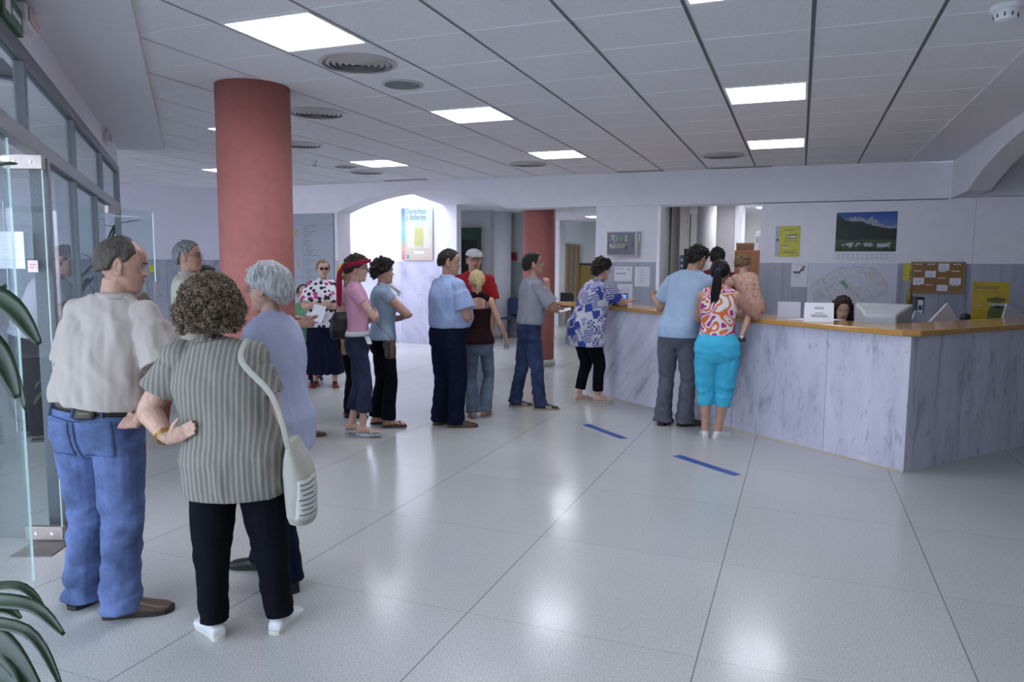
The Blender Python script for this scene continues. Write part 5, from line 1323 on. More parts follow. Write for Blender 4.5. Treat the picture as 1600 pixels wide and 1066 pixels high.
def blue_geo_mat():
    m, nt, b = _nt('blue_geometric_cloth'); v = coords(nt, (1, 1, 1), (0, .35, .2)); W_ = (.50, .50, .56); B_ = (.02, .045, .26)
    cell = N(nt, 'ShaderNodeTexVoronoi', distance='CHEBYCHEV'); cell.inputs['Scale'].default_value = 11; cell.inputs['Randomness'].default_value = .9; L(nt, v, cell.inputs['Vector'])
    sc = nt.nodes.new('ShaderNodeSeparateColor'); L(nt, cell.outputs['Color'], sc.inputs[0])
    x = nt.nodes.new('ShaderNodeSeparateXYZ'); L(nt, v, x.inputs[0])
    st = math_(nt, 'LESS_THAN', math_(nt, 'PINGPONG', x.outputs[2], .0115), .0058)
    ch = N(nt, 'ShaderNodeTexChecker'); ch.inputs['Scale'].default_value = 42; L(nt, v, ch.inputs['Vector'])
    c1 = mixc(nt, st, W_, B_); c2 = mixc(nt, ch.outputs['Fac'], W_, B_)
    c = mixc(nt, math_(nt, 'GREATER_THAN', sc.outputs[0], .40), c1, c2)
    c = mixc(nt, math_(nt, 'GREATER_THAN', sc.outputs[0], .74), c, B_)
    c = mixc(nt, math_(nt, 'GREATER_THAN', cell.outputs['Distance'], .50), c, W_)
    L(nt, c, b.inputs['Base Color']); b.inputs['Roughness'].default_value = .8; return m
def swirl_mat():
    m, nt, b = _nt('swirl_print_cloth'); v = coords(nt, (1, 1, 1.3))
    n = N(nt, 'ShaderNodeTexNoise'); n.inputs['Scale'].default_value = 2.5; n.inputs['Detail'].default_value = 1; n.inputs['Distortion'].default_value = 1.6; L(nt, v, n.inputs['Vector'])
    f = math_(nt, 'FRACT', math_(nt, 'MULTIPLY', n.outputs['Fac'], 6.6))
    Wt = (.66, .62, .62); Mg = (.36, .03, .20); Or = (.62, .13, .03)
    c = ramp(nt, f, [(0, Wt), (.14, Mg), (.40, Wt), (.58, Or), (.84, Wt)], 'CONSTANT')
    d = N(nt, 'ShaderNodeTexVoronoi'); d.inputs['Scale'].default_value = 34; L(nt, v, d.inputs['Vector'])
    wh = math_(nt, 'GREATER_THAN', f, .78)
    c = mixc(nt, math_(nt, 'MULTIPLY', math_(nt, 'LESS_THAN', d.outputs['Distance'], .22), wh), c, (.05, .02, .03))
    L(nt, c, b.inputs['Base Color']); b.inputs['Roughness'].default_value = .75; return m
def mottle_mat():
    m, nt, b = _nt('flower_print_cloth'); v = coords(nt); n = N(nt, 'ShaderNodeTexVoronoi'); n.inputs['Scale'].default_value = 46; L(nt, v, n.inputs['Vector'])
    L(nt, ramp(nt, n.outputs['Distance'], [(.0, (.55, .16, .10)), (.35, (.60, .30, .20)), (.5, (.64, .52, .42)), (.8, (.45, .15, .12))]), b.inputs['Base Color']); b.inputs['Roughness'].default_value = .85; return m
m_blackcl = cloth('black_trouser_cloth', (.0035, .004, .008), .2)
m_navy = cloth('navy_cloth', (.005, .007, .024), .2)
m_leather = mat('brown_leather', (.075, .042, .025), .4, var=.15, vscale=14, bmp=.1)
m_bleather = mat('black_leather', (.012, .010, .011), .35)

# ---- 1 bald man in beige polo shirt, left foreground
p = Fig('bald man in beige polo shirt and blue jeans, left foreground, hand on hip', -1.825, 3.20, -9, 1.675, 'm', g=1.16, belly=.055, lean=(.080, .045), twist=-8,
        armR=((.46, -.10, -.90), (-.42, -.16, -.62)), armL=((-.30, .10, -1), (.70, .65, .42)), feet=((.125, -.075, -64), (-.115, -.0, -14)), head=(-58, -10, 3), ag=1.12, skin=SK1, vox=.0045, lg=1.06, shw=1.02, neck=1.12,
        handR=dict(curl=.45, thumb=(.1, .5, .9), bend=(-.95, -.12, .12)), handL=dict(curl=.9, thumb=(0, 0, 1)))
p.body(); p.face(brow=(.05, .04, .035), closed=True)
m_polo = cloth('beige_polo_knit', (.45, .395, .365), .04)
def ov1(h, rx, ry, yo, f):
    f += float(np.interp(h, [.545, .565, .60, .68, .76], [.014, .030, .036, .020, .010])); return rx, ry, yo, f
p.trousers(denim('mid_blue_denim', (.085, .125, .27), 1.15), waist=.585, rad=(.098, .096, .086, .080, .086), hem=.018, ease=.012, fold=.012)
p.top(m_polo,   .552, .838, .004, .78, (.079, .098), ov1, .0125)
p.collar(m_polo, .078, (.822, .860))
p.belt(m_bleather, .553, .038, .016)
o = patch(p, p.pants, p.pelc()+V(.085, -.3, -.035), (1, 0, 0), (0, 0, 1), (0, 1, 0), .135, .155, denim('pocket_denim', (.095, .14, .29), .9), 'back_pocket', off=.004)
o = patch(p, p.pants, p.pelc()+V(-.09, -.3, -.035), (1, 0, 0), (0, 0, 1), (0, 1, 0), .135, .155, denim('pocket_denim', (.095, .14, .29), .9), 'back_pocket', off=.004)
m_seam = denim('seam_denim', (.045, .065, .14), .4)
patch(p, p.pants, p.pelc()+V(-.0, -.3, -.04), (1, 0, 0), (0, 0, 1), (0, 1, 0), .006, .17, m_seam, 'centre_seam', 1, 14, off=.002)
for sg in (-1, 1): patch(p, p.pants, p.pelc()+V(sg*.088, -.3, .058), (1, 0, sg*.16), (0, 0, 1), (0, 1, 0), .17, .005, m_seam, 'yoke_seam', 14, 1, off=.002)
for xx in (-.13, .0, .12): patch(p, p.pants, p.pelc()+V(xx, -.3, .085), (1, 0, 0), (0, 0, 1), (0, 1, 0), .012, .05, m_seam, 'belt_loop', 2, 4, off=.010, thick=.003)
o = patch(p, p.pants, p.pelc()+V(.055, -.3, .078), (1, 0, 0), (0, 0, 1), (0, 1, 0), .085, .045, mat('black_label', (.02, .018, .012), .5), 'waist_label', 6, 4, off=.012, thick=.002)
patch(p, p.pants, p.pelc()+V(.055, -.3, .080), (1, 0, 0), (0, 0, 1), (0, 1, 0), .055, .007, mat('label_gold', (.16, .14, .05), .5), 'label_print', 6, 1, off=.0145, parent=o, thick=.001)
p.shoes(m_leather, mat('dark_sole', (.02, .015, .012), .6), 1.08)
p.hair((.075, .06, .052), line=[(0, .2), (30, .2), (44, .12), (54, .055), (62, .048), (78, .02), (95, .0), (118, -.030), (180, -.048)], th=.009, bald=(0, .068, .046, .060), rough=.0015)
# wrist watch on the left wrist
b = MB(); a0 = p.wL-(p.wL-p.eL).normalized()*.02; dd = (p.wL-p.eL).normalized(); b.tube([a0, a0+dd*.018], [(.036, .028)]*2, 18); b.build('wrist_watch', m_steel, p.root, smooth=False)
fo = thing('cardboard_folder', 'plain brown cardboard folder held up in front of the bald man', 'folder', tuple(at(236, 500, 3.50)), (radians(4), radians(-32), radians(8)))
MB().box(-.055, -.004, -.125, .055, .002, .125).build('cover', mat('brown_board', (.15, .105, .07), .7, var=.06), fo, bevel=.001); MB().box(-.05, .003, -.12, .05, .007, .12).build('paper_stack', m_paper, fo)

# ---- 2 curly haired woman, striped blouse
p = Fig('curly-haired woman in a grey striped blouse and black trousers seen from behind, left foreground', -1.145, 2.99, 3, 1.475, 'f', g=1.30, belly=.04, hips=.96, lean=(-.085, .02),
        armR=((.30, .05, -1), (.02, .55, -.85)), armL=((-.62, -.05, -1), (.62, -.66, -.42)), feet=((.165, -.0, -14), (-.09, -.05, 40)), head=(8, -4, 0), ag=1.42, skin=SK2, vox=.0045, shw=1.12, lg=1.16,
        handL=dict(curl=.2, thumb=(.0, .2, 1), bend=(.85, .10, .40)), handR=dict(curl=.5))
p.body(); p.face(brow=(.08, .05, .03))
def ov2(h, rx, ry, yo, f):
    f += float(np.interp(h, [.40, .50, .58, .64, .70, .80], [.010, .008, .018, .024, .020, .004])); return rx, ry, yo, f
p.trousers(m_blackcl, .56, (.088, .092, .080, .066, .060), .045, .004, .005)
m_str = stripe_mat()
p.top(m_str, .408, .842, .014, .64, (.064, .070), ov2, .008, name='blouse')
p.shoes(mat('white_sneaker_leather', (.66, .66, .68), .45, var=.05), mat('white_rubber', (.60, .58, .52), .6), 1.02, .009)
rr = random.Random(11); HC1 = (.085, .062, .045)
p.hair(HC1, line=[(0, .085), (45, .06), (70, .0), (100, -.03), (180, -.085)], th=.046, rough=.008, vol=lambda q, az: .012*max(0, -q.z*6))
def curls(p, n, base, col2, rmin=.085, seed=1):
    rr = random.Random(seed); mb = MB()
    for k in range(n):
        az = rr.uniform(0, 2*pi); el = math.asin(rr.uniform(-.62, 1)); d = Vector((cos(el)*sin(az), cos(el)*cos(az), sin(el)))
        adeg = abs(math.degrees(math.atan2(d.x, d.y)))
        if adeg < 62 and d.z < .55: continue
        if adeg < 85 and d.z < -.1: continue
        c0 = Vector((.0765*d.x, -.010+.0985*d.y, .012+.098*d.z))+d*(rr.uniform(.032, .064)+(.014 if d.z < .1 else 0))
        ax = (d+Vector((rr.uniform(-1, 1), rr.uniform(-1, 1), rr.uniform(-1.3, .3)))).normalized(); s1 = ax.orthogonal().normalized(); s2 = ax.cross(s1)
        R_ = rr.uniform(.006, .011); turns = rr.uniform(1.2, 2.1); ln = rr.uniform(.018, .034); ph = rr.uniform(0, 6.28); pts = []
        for i in range(13):
            t = i/12; a = ph+turns*2*pi*t; pts.append(p.h2l(c0+ax*(ln*(t-.5))+(s1*cos(a)+s2*sin(a))*R_*(1-.3*t)))
        mb.tube(pts, [.0022*(1-.5*abs(2*i/12-1)) for i in range(13)], 4)
    return mb.build('curls', hair_mat(col2, (30, 30, 30)), p.root, smooth=True)
curls(p, 2300, HC1, (.24, .185, .14), seed=2); curls(p, 1500, HC1, (.09, .065, .045), seed=5)
# bracelets on the left wrist
dd = (p.wL-p.eL).normalized(); b = MB()
for q_ in (.018, .030, .036):
    c = p.wL-dd*q_; s1 = dd.orthogonal().normalized(); s2 = dd.cross(s1); b.tube([c+(s1*cos(a)+s2*sin(a))*.037+dd*.006*cos(a+q_*90) for a in [2*pi*i/24 for i in range(25)]], .0025, 6)
b.build('bracelet', mat('gold', (.55, .36, .10), .25, .9), p.root, smooth=True)
P2 = p
# canvas tote bag hanging from her right shoulder
bg_ = thing('tote_bag', 'off-white canvas tote bag with small printed lines hanging from the curly-haired woman\'s shoulder', 'bag', (P2.root.location.x, P2.root.location.y, 0), radians(3))
m_can = cloth('canvas', (.42, .42, .37), .06)
mb = MB(); rg = []
bc = V(.262, -.02, 0)
for (z, rx, ry, dx) in [(.475, .035, .05, .012), (.485, .050, .075, .012), (.52, .058, .10, .012), (.62, .062, .112, .008), (.70, .055, .115, .0), (.76, .040, .112, -.008), (.80, .022, .105, -.015), (.835, .014, .07, -.02)]:
    rg.append((bc+V(dx, 0, z), V(1, 0, 0), V(0, 1, 0), rx, ry))
ringloft(mb, rg, 30, 2.6)
bag = put(remesh(mb, .005, 2, lambda P, Nn: np_noise(P*np.array([1, 1, .4]), 30, 3)*.006), 'body', m_can, bg_)
sh_top = P2.sR+V(-.015, -.0, .060)
mb = MB(); pts = [bc+V(-.015, -.09, .80), V(.232, -.15, .93), V(.195, -.172, 1.05), V(sh_top.x+.028, -.145, sh_top.z-.06), sh_top+V(0, -.05, .0), sh_top+V(.0, .03, .012), V(sh_top.x+.01, .13, sh_top.z-.10), V(.12, .17, 1.0), V(.15, .14, .88), bc+V(-.03, .07, .78)]
a, r_ = smoothpath(pts, [(.012, .0022)]*len(pts), 5); mb.tube(a, r_, 10, ref=(1, .0, .0)); mb.build('strap', m_can, bg_, smooth=True)
o = patch(P2, bag, bc+V(.0, -.0, .60), (.75, .65, 0), (0, 0, 1), (-.65, .75, 0), .12, .17, cloth('canvas_pocket', (.56, .56, .52), .05), 'pocket', off=.003, parent=bg_)
for k in range(7): patch(P2, bag, bc+V(-.006*(k % 3), -.006*(k % 2), .665-.021*k), (.75, .65, 0), (0, 0, 1), (-.65, .75, 0), .10-.02*(k % 3), .0045, m_ink, 'print_line', 8, 1, off=.0052, parent=o, thick=.0008)
# ---- 3 grey haired woman in light blue shirt
p = Fig('grey-haired woman with glasses in a light blue shirt, in profile beside the near red column', -1.135, 3.50, 78, 1.55, 'f', g=1.16, lean=(0, .015), armR=((.15, .1, -1), (-.3, .9, .1)), armL=((-.15, .05, -1), (.1, .5, -.85)),
        feet=((.09, .15, 4), (-.10, -.10, -35)), head=(0, -4, 0), ag=1.1, skin=SK2, vox=.0045, lg=1.05)
p.body(); p.face(brow=(.3, .28, .26))
m_lb = cloth('pale_blue_shirting', (.42, .45, .62), .03)
p.trousers(m_navy, .56, (.094, .088, .074, .070, .072), .03, .008, .005)
p.top(m_lb, .42, .84, .018, 1.55, (.066, .058), lambda h, rx, ry, yo, f: (rx, ry, yo, f+float(np.interp(h, [.4, .5, .6, .7], [.004, .004, .016, .010]))), .006)
p.collar(m_lb, .070, (.822, .862)); p.shoes(m_bleather, mat('black_rubber', (.01, .01, .01), .6), 1.06)
p.glasses('clear', (.30, .28, .28))
G3 = (.42, .42, .43)
p.hair(G3, line=[(0, .070), (35, .062), (58, .030), (78, .004), (92, .0), (108, -.030), (140, -.065), (180, -.075)], th=.020, rough=.004, vol=lambda q, az: .010*max(0, min(1, (az-60)/60))*max(0, min(1, (.10-q.z)/.1)))
rr = random.Random(4); pth = []
for k in range(420):
    az = rr.uniform(-180, 180); a = radians(az); y0 = rr.uniform(-.04, .03)
    st = V(rr.uniform(-.012, .012), y0, .142+rr.uniform(-.004, .004)); t_ = rr.uniform(.55, 1)
    zl = float(np.interp(abs(az), [0, 40, 60, 90, 120, 180], [.085, .07, .02, .0, -.05, -.07])); d = V(sin(a), cos(a), 0); 
    mid1 = V(.062*d.x, -.01+.078*d.y, .118); mid2 = V(.098*d.x, -.012+.124*d.y, .06); en = V(.094*d.x, -.012+.122*d.y, max(zl, .06-(.06-zl)*t_))
    pth.append([st, mid1, mid2, en] if zl < .05 else [st, mid1, V(.088*d.x, -.01+.108*d.y, .095)])
p.locks((.55, .55, .56), pth[:210], rad=.0026); p.locks((.30, .30, .31), pth[210:], rad=.0026)

# ---- 4 grey haired man with glasses behind
p = Fig('grey-haired man with glasses in a cream shirt standing left of the near red column', -2.64, 6.02, -78, 1.735, 'm', g=1.0, armR=((.1, .1, -1), (-.2, .95, -.1)), armL=((-.1, .1, -1), (.1, .8, -.3)), head=(-8, 2, 0), skin=SK1)
p.body(); p.face(); p.trousers(cloth('stone_trousers', (.16, .15, .14)), .58, (.09, .082, .07, .066, .07), .03); m_ = cloth('cream_shirting', (.50, .47, .39), .04)
p.top(m_, .50, .838, .016, .62, (.078, .080)); p.collar(m_, .074, (.822, .862)); p.belt(m_bleather, .572); p.shoes(m_leather); p.glasses('clear', (.06, .05, .05))
p.hair((.20, .20, .21), th=.012, rough=.006)
# ---- 5 woman with sunglasses
p = Fig('woman in dark sunglasses, pink and black dotted blouse and long navy skirt, arms folded', -2.38, 9.28, 186, 1.61, 'f', g=1.30, belly=.02, hips=1.1, armR=((.30, .35, -1), (-1, .40, .10)), armL=((-.30, .42, -1), (1, .36, .0)),
        feet=((.115, 0, -12), (-.125, 0, 12)), head=(16, 0, 0), ag=1.25, skin=SK2, vox=.006, handL=dict(curl=.4, thumb=(0, .2, 1)), handR=dict(curl=.4, thumb=(0, .2, 1)))
p.body(); p.face(lips=(.40, .16, .14)); p.top(dots_mat(), .475, .838, .018, .80, (.078, .084), None, .004, name='blouse'); p.skirt(m_navy, .56, .105, (.19, .235, .26))
p.shoes(mat('dark_red_leather', (.16, .015, .02), .35), None, 1.0, .004); p.glasses('dark', (.02, .02, .02), z=.009); p.hair((.22, .14, .08), line=[(0, .078), (40, .070), (60, .04), (80, .0), (100, -.01), (135, -.04), (180, -.05)], th=.010)
t = sheet((0, 0, 0), 0, .15, .21, 'white sheet held by the woman in sunglasses', name='paper_sheet'); q = at(497, 490, 9.28-.27); t.location = q; t.rotation_euler = (pi/2-.2, .25, .1)
# ---- 6 girl in pink
p = Fig('young woman in pink T-shirt, red headscarf and dark capri jeans, arms folded', -1.385, 6.56, -84, 1.605, 'f', hipz=.835, g=.93, bust=.9, hips=1.0, lean=(0, -.02), pelvis=(0, .01), armR=((.14, .66, -.80), (-1, -.02, .03)), armL=((-.12, .30, -1), (1, .42, .14)),
        feet=((.06, .04, -6), (-.07, -.07, 0)), head=(2, -6, 0), ag=.92, skin=SK2, vox=.0055, ankles=(.105, .105), handR=dict(curl=.3, thumb=(0, 0, 1)), handL=dict(curl=.3, thumb=(0, 0, 1)))
p.body(barefoot=True); p.face(); dj = denim('dark_indigo_denim', (.018, .025, .06), .7)
p.trousers(dj, .555, (.090, .078, .068, .072, .082), .125, .006, .004); p.top(cloth('pink_jersey', (.60, .32, .44), .03), .570, .838, .007, .42, (.058, .058), None, .0025, name='t_shirt')
p.belt(mat('white_belt', (.62, .62, .64), .4), .565, .042, .016); p.sandals(mat('pale_blue_sandal', (.36, .44, .52), .4), None, .05)
patch(p, p.pants, p.pelc()+V(.085, -.3, -.02), (1, 0, 0), (0, 0, 1), (0, 1, 0), .11, .12, dj, 'back_pocket', off=.004)
MB().box(-.02, -.006, -.045, .02, .006, .045).build('belt_end', MC['white_belt'], p.root, loc=p.pelc()+V(.17, .10, .055), rot=(.9, 0, -1.1))
p.hair((.035, .02, .015), line=[(0, .074), (40, .066), (60, .03), (80, .005), (95, .0), (110, -.03), (140, -.050), (180, -.058)], th=.020, rough=.008)
p.glasses('dark', (.03, .02, .02), z=.007)
mr = cloth('red_scarf_silk', (.30, .01, .04), .2, 300, rough=.45); mb = MB(); pts = []
for i in range(25):
    a = 2*pi*i/24; ca = cos(a); sa = sin(a); pts.append(p.h2l((.100*sa, -.008+.118*ca, .052+.040*ca)))
mb.tube(pts, [(.024*(.55+.45*abs(sin(2*pi*i/48))), .006) for i in range(25)], 10, ref=(.0, .0, 1)); mb.ell(p.h2l((0, -.13, .006)), (.022, .020, .024), 12, 8)
sc = mb.build('headscarf', mr, p.root, smooth=True)
mb = MB(); P_, r_ = smoothpath([p.h2l((0, -.13, .01)), p.h2l((.01, -.155, -.06)), p.h2l((.015, -.15, -.16)), p.h2l((.02, -.14, -.28)), p.h2l((.02, -.13, -.36))], [(.012, .008), (.022, .008), (.026, .006), (.024, .006), (.012, .004)], 5); mb.tube(P_, r_, 10, ref=(0, 1, 0)); mb.build('scarf_tail', mr, sc, smooth=True)
mb = MB(); mb.ell(p.h2l((.080, -.006, -.040)), (.005, .005, .010), 8, 6); mb.build('earring', m_steel, p.root)
# ---- 7 woman in blue top behind her
p = Fig('woman in pale blue top and black trousers behind the young woman in pink', -1.23, 6.98, -70, 1.59, 'f', hipz=.81, g=1.05, lean=(0, .0), armR=((.22, .80, -.75), (-1, -.05, .03)), armL=((-.15, .35, -1), (1, .45, .12)), feet=((.08, .03, -10), (-.08, -.06, 4)), head=(-6, -2, 0), ag=1.08, skin=SK1, vox=.0055, ankles=(.085, .085))
p.body(barefoot=True); p.face(); p.trousers(m_blackcl, .56, (.092, .082, .070, .072, .080), .04, .006, .004); p.top(cloth('pale_blue_jersey', (.28, .37, .48), .04), .52, .838, .015, .30, (.060, .062), None, .003, name='t_shirt')
p.sandals(mat('dark_brown_sandal', (.06, .03, .025), .4)); p.hair((.02, .014, .012), line=[(0, .070), (40, .05), (60, .01), (85, -.01), (110, -.03), (150, -.06), (180, -.07)], th=.026, rough=.014)
hb = thing('handbag', 'small brown leather handbag at the hip of the woman in pale blue', 'bag', tuple(at(610, 546, 6.72)), radians(-50))
mb = MB(); ringloft(mb, [(V(0, 0, z), V(1, 0, 0), V(0, 1, 0), rx, ry) for (z, rx, ry) in [(-.085, .03, .02), (-.078, .06, .035), (-.03, .068, .042), (.03, .066, .038), (.075, .05, .028), (.085, .03, .015)]], 24, 2.6)
put(remesh(mb, .005, 2), 'body', mat('tan_leather', (.085, .05, .03), .4, var=.2), hb); MB().box(-.06, -.044, .01, .06, -.036, .07).build('flap', m_leather, hb, bevel=.004)
mb = MB(); P_, r_ = smoothpath([V(.05, 0, .07), V(.02, -.02, .12), V(-.03, -.05, .17), V(-.08, -.09, .24), V(-.11, -.11, .30)], [(.006, .003)]*5, 6); mb.tube(P_, r_, 8); mb.build('strap', m_leather, hb, smooth=True)

# ---- 8 man in blue shirt
p = Fig('heavy man in light blue shirt and dark trousers in the queue, back turned', -.605, 7.02, -52, 1.705, 'm', g=1.20, belly=.07, lean=(0, .0), pelvis=(0, -.01), armR=((.26, .20, -1), (-.80, .60, .06)), armL=((-.2, .15, -1), (.15, .9, .3)),
        feet=((.09, .02, -32), (-.10, -.04, 10)), head=(-34, -4, 0), ag=1.15, skin=SK3, vox=.0055, lg=1.05, handR=dict(curl=.5, thumb=(0, 0, 1)), handL=dict(curl=.6, thumb=(0, 0, 1)))
p.body(); p.face(); p.trousers(m_navy, .575, (.100, .098, .086, .080, .084), .02, .012, .010); m_ = cloth('sky_blue_shirting', (.29, .37, .58), .03)
p.top(m_, .560, .838, .006, .74, (.080, .095), lambda h, rx, ry, yo, f: (rx, ry, yo, f+float(np.interp(h, [.555, .575, .61, .68, .76], [-.002, .018, .028, .018, .010]))), .006)
p.collar(m_, .078, (.822, .864)); p.belt(m_bleather, .572); p.shoes(m_leather, None, 1.06); p.hair((.014, .011, .010), line=[(0, .078), (35, .076), (58, .05), (75, .015), (95, .0), (115, -.030), (180, -.045)], th=.009, rough=.003)
# ---- 9 young man in red with cap
p = Fig('young man in a red T-shirt and white cap looking down, facing the blonde woman', -.44, 8.36, 172, 1.74, 'm', g=.98, armR=((.15, 0, -1), (.0, .15, -1)), armL=((-.15, 0, -1), (.0, .12, -1)), head=(22, -8, 0), skin=SK1)
p.body(); p.face(closed=True); p.trousers(denim('pale_blue_denim', (.24, .29, .38), .5), .56, (.092, .086, .074, .070, .076), .03); p.top(cloth('red_jersey', (.33, .018, .022), .06), .50, .838, .018, .72, (.084, .092), None, .005, name='t_shirt')
p.shoes(mat('grey_sneaker', (.3, .3, .32), .5)); p.hair((.02, .015, .012), th=.007)
mb = MB(); vs = []
for i in range(13):
    ph = (pi/2)*i/12
    for j in range(36):
        a = 2*pi*j/36; vs.append(p.h2l((.092*sin(ph)*sin(a), -.010+.114*sin(ph)*cos(a),   .060+.070*cos(ph))))
mb.add(vs, [(i*36+j, (i+1)*36+j, (i+1)*36+(j+1) % 36, i*36+(j+1) % 36) for i in range(12) for j in range(36)]); cp = mb.build('cap', cloth('white_cap_cotton', (.50, .46, .48), .1), p.root, smooth=True); sl = cp.modifiers.new('s', 'SOLIDIFY'); sl.thickness = .004
vs = []
for i in range(6):
    for j in range(17):
        a = -1.15+2.3*j/16; r = 1+.62*(i/5)*cos(a)**.6; vs.append(p.h2l((.092*sin(a)*(1+.05*i/5), -.010+.110*cos(a)*r,   .066+.002*i/5-.012*abs(sin(a)))))
mb = MB(); mb.add(vs, [(i*17+j, (i+1)*17+j, (i+1)*17+j+1, i*17+j+1) for i in range(5) for j in range(16)]); br = mb.build('brim', MC['white_cap_cotton'], cp, smooth=True); sl = br.modifiers.new('s', 'SOLIDIFY'); sl.thickness = .004
mb = MB(); c = p.center(.85); mb.tube([c+V(.075*sin(a), .085*cos(a)-.0, -.05*max(0, cos(a))+.0) for a in [2*pi*i/24 for i in range(25)]], .0018, 6); mb.build('necklace', MC['gold'], p.root)
# ---- 10 blonde woman
p = Fig('blonde woman with short ponytail, dark brown camisole and flared jeans, back turned', -.335, 7.45, 6, 1.50, 'f', g=.95, lean=(-.02, .0), armR=((.42, .10, -1), (.30, .62, -.55)), armL=((-.15, .1, -1), (-.1, .7, -.3)), feet=((.055, .0, -28), (-.06, -.04, 8)), head=(6, -8, 0), ag=.95, skin=(.60, .38, .28), vox=.0055, ankles=(.085, .085),
        handR=dict(curl=.5, bend=(.35, .2, -.9)))
p.body(barefoot=True); p.face(); p.trousers(denim('faded_grey_denim', (.11, .145, .21), .6), .545, (.084, .076, .066, .078, .096), .025, .005, .005)
p.top(cloth('dark_brown_knit', (.022, .008, .010), .2), .505, .742, .015, 0, (0, 0), None, .004, name='camisole')
mb = MB()
for sg in (-1, 1):
    P_, r_ = smoothpath([p.center(.735)+V(sg*.070, -.108, 0), p.center(.815)+V(sg*.085, -.066, .0), p.center(.836)+V(sg*.085, -.005, .012), p.center(.80)+V(sg*.08, .075, 0)], [(.004, .002)]*4, 5); mb.tube(P_, r_, 6)
mb.build('shoulder_strap', MC['dark_brown_knit'], p.root)
p.sandals(mat('pink_sandal', (.40, .25, .25), .5)); BL = (.50, .38, .19)
p.hair(BL, line=[(0, .080), (35, .076), (58, .045), (75, .012), (92, .018), (105, -.012), (135, -.050), (180, -.055)], th=.010, rough=.003)
pt = []; rr = random.Random(8)
for k in range(160):
    dx, dy = rr.uniform(-.017, .017), rr.uniform(-.02, .008); pt.append([(dx*.4, -.112, .035), (dx*1.2, -.150+dy*.4, .020), (dx*1.6, -.150+dy, -.04), (dx*1.3, -.142+dy, -.08-rr.uniform(0, .05))])
p.locks(BL, pt, 'ponytail', .0045)
ky = thing('key_ring', 'bunch of keys and a dark ring hanging from the hand of the blonde woman', 'keys', tuple(p.root.matrix_world @ p.palm[0]) if False else (0, 0, 0))
kp = Matrix.Translation(p.root.location) @ Matrix.Rotation(radians(6), 4, 'Z') @ p.palm[0]; ky.location = kp
MB().tube([(.022*cos(a), 0, .022*sin(a)-.03) for a in [2*pi*i/16 for i in range(17)]], .004, 6).build('ring', m_dark, ky)
for k in range(3): MB().box(-.006, -.002, -.08, .006, .002, -.045).build('key', m_steel, ky, loc=((k-1)*.012, 0, 0), rot=(0, (k-1)*.5, 0))

# ---- 11 man in grey T-shirt
p = Fig('man in grey T-shirt and dark jeans looking up, hand on chin', .185, 7.93, -76, 1.69, 'm', g=1.03, belly=.01, lean=(0, .045), pelvis=(0, .0), armR=((.10, .58, -.80), (-.62, -.14, 1.0)), armL=((-.12, .10, -1), (.28, .95, .05)), feet=((.12, .10, -8), (-.10, -.12, 2)), head=(-6, 10, 0), ag=1.0, skin=SK3, vox=.0055,
        handR=dict(curl=.75, thumb=(0, -.6, .3), bend=(-.1, -.1, 1)), handL=dict(curl=.5, thumb=(0, 0, 1)))
p.body(); p.face(); p.trousers(denim('dark_blue_denim', (.022, .037, .10), .9), .575, (.096, .090, .076, .072, .076), .03, .010, .011)
p.top(cloth('grey_jersey', (.27, .28, .33), .05), .545, .838, .006, .80, (.080, .095), lambda h, rx, ry, yo, f: (rx, ry, yo, f+float(np.interp(h, [.54, .56, .60, .70], [-.002, .018, .022, .012]))), .006, name='t_shirt'); p.belt(m_bleather, .566)
patch(p, p.pants, p.pelc()+V(.085, -.3, -.03), (1, 0, 0), (0, 0, 1), (0, 1, 0), .13, .15, MC['dark_blue_denim'], 'back_pocket', off=.004)
for o in p.shoes(mat('black_sneaker', (.02, .02, .022), .5), mat('tan_rubber', (.30, .25, .18), .6), 1.06):
    pass
for i in (0, 1):
    an = p.legs[i][2]; fy = radians(p.feet[i][2]); fd = V(-sin(fy), cos(fy), 0); rt = V(cos(fy), sin(fy), 0); mb = MB()
    for k in range(3):
        t = .05+.022*k
        for sg in (-1, 1): mb.tube([Vector((an.x, an.y, 0))+fd*(t+.025)+rt*(sg*.053)+V(0, 0, .02), Vector((an.x, an.y, 0))+fd*(t+.004)+rt*(sg*.046)+V(0, 0, .050)], [(.005, .002)]*2, 6, ref=fd)
    so = [o for o in p.root.children if o.name.startswith('shoe')][i]; mb.build('stripe', mat('cream_stripe', (.55, .5, .38), .5), so)
p.glasses('clear', (.45, .38, .25)); p.hair((.013, .011, .010), line=[(0, .078), (35, .076), (58, .05), (74, .015), (84, -.02), (95, .0), (115, -.035), (180, -.055)], th=.015, rough=.004)
cpz = MB(); t = sheet((0, 0, 0), 0, .13, .09, 'folded white paper in the hand of the man in the grey T-shirt', name='paper_slip'); kp = Matrix.Translation(p.root.location) @ Matrix.Rotation(radians(-76), 4, 'Z') @ p.palm[1]; t.location = kp+Vector((.05, -.02, .0)); t.rotation_euler = (.25, -.25, .1)

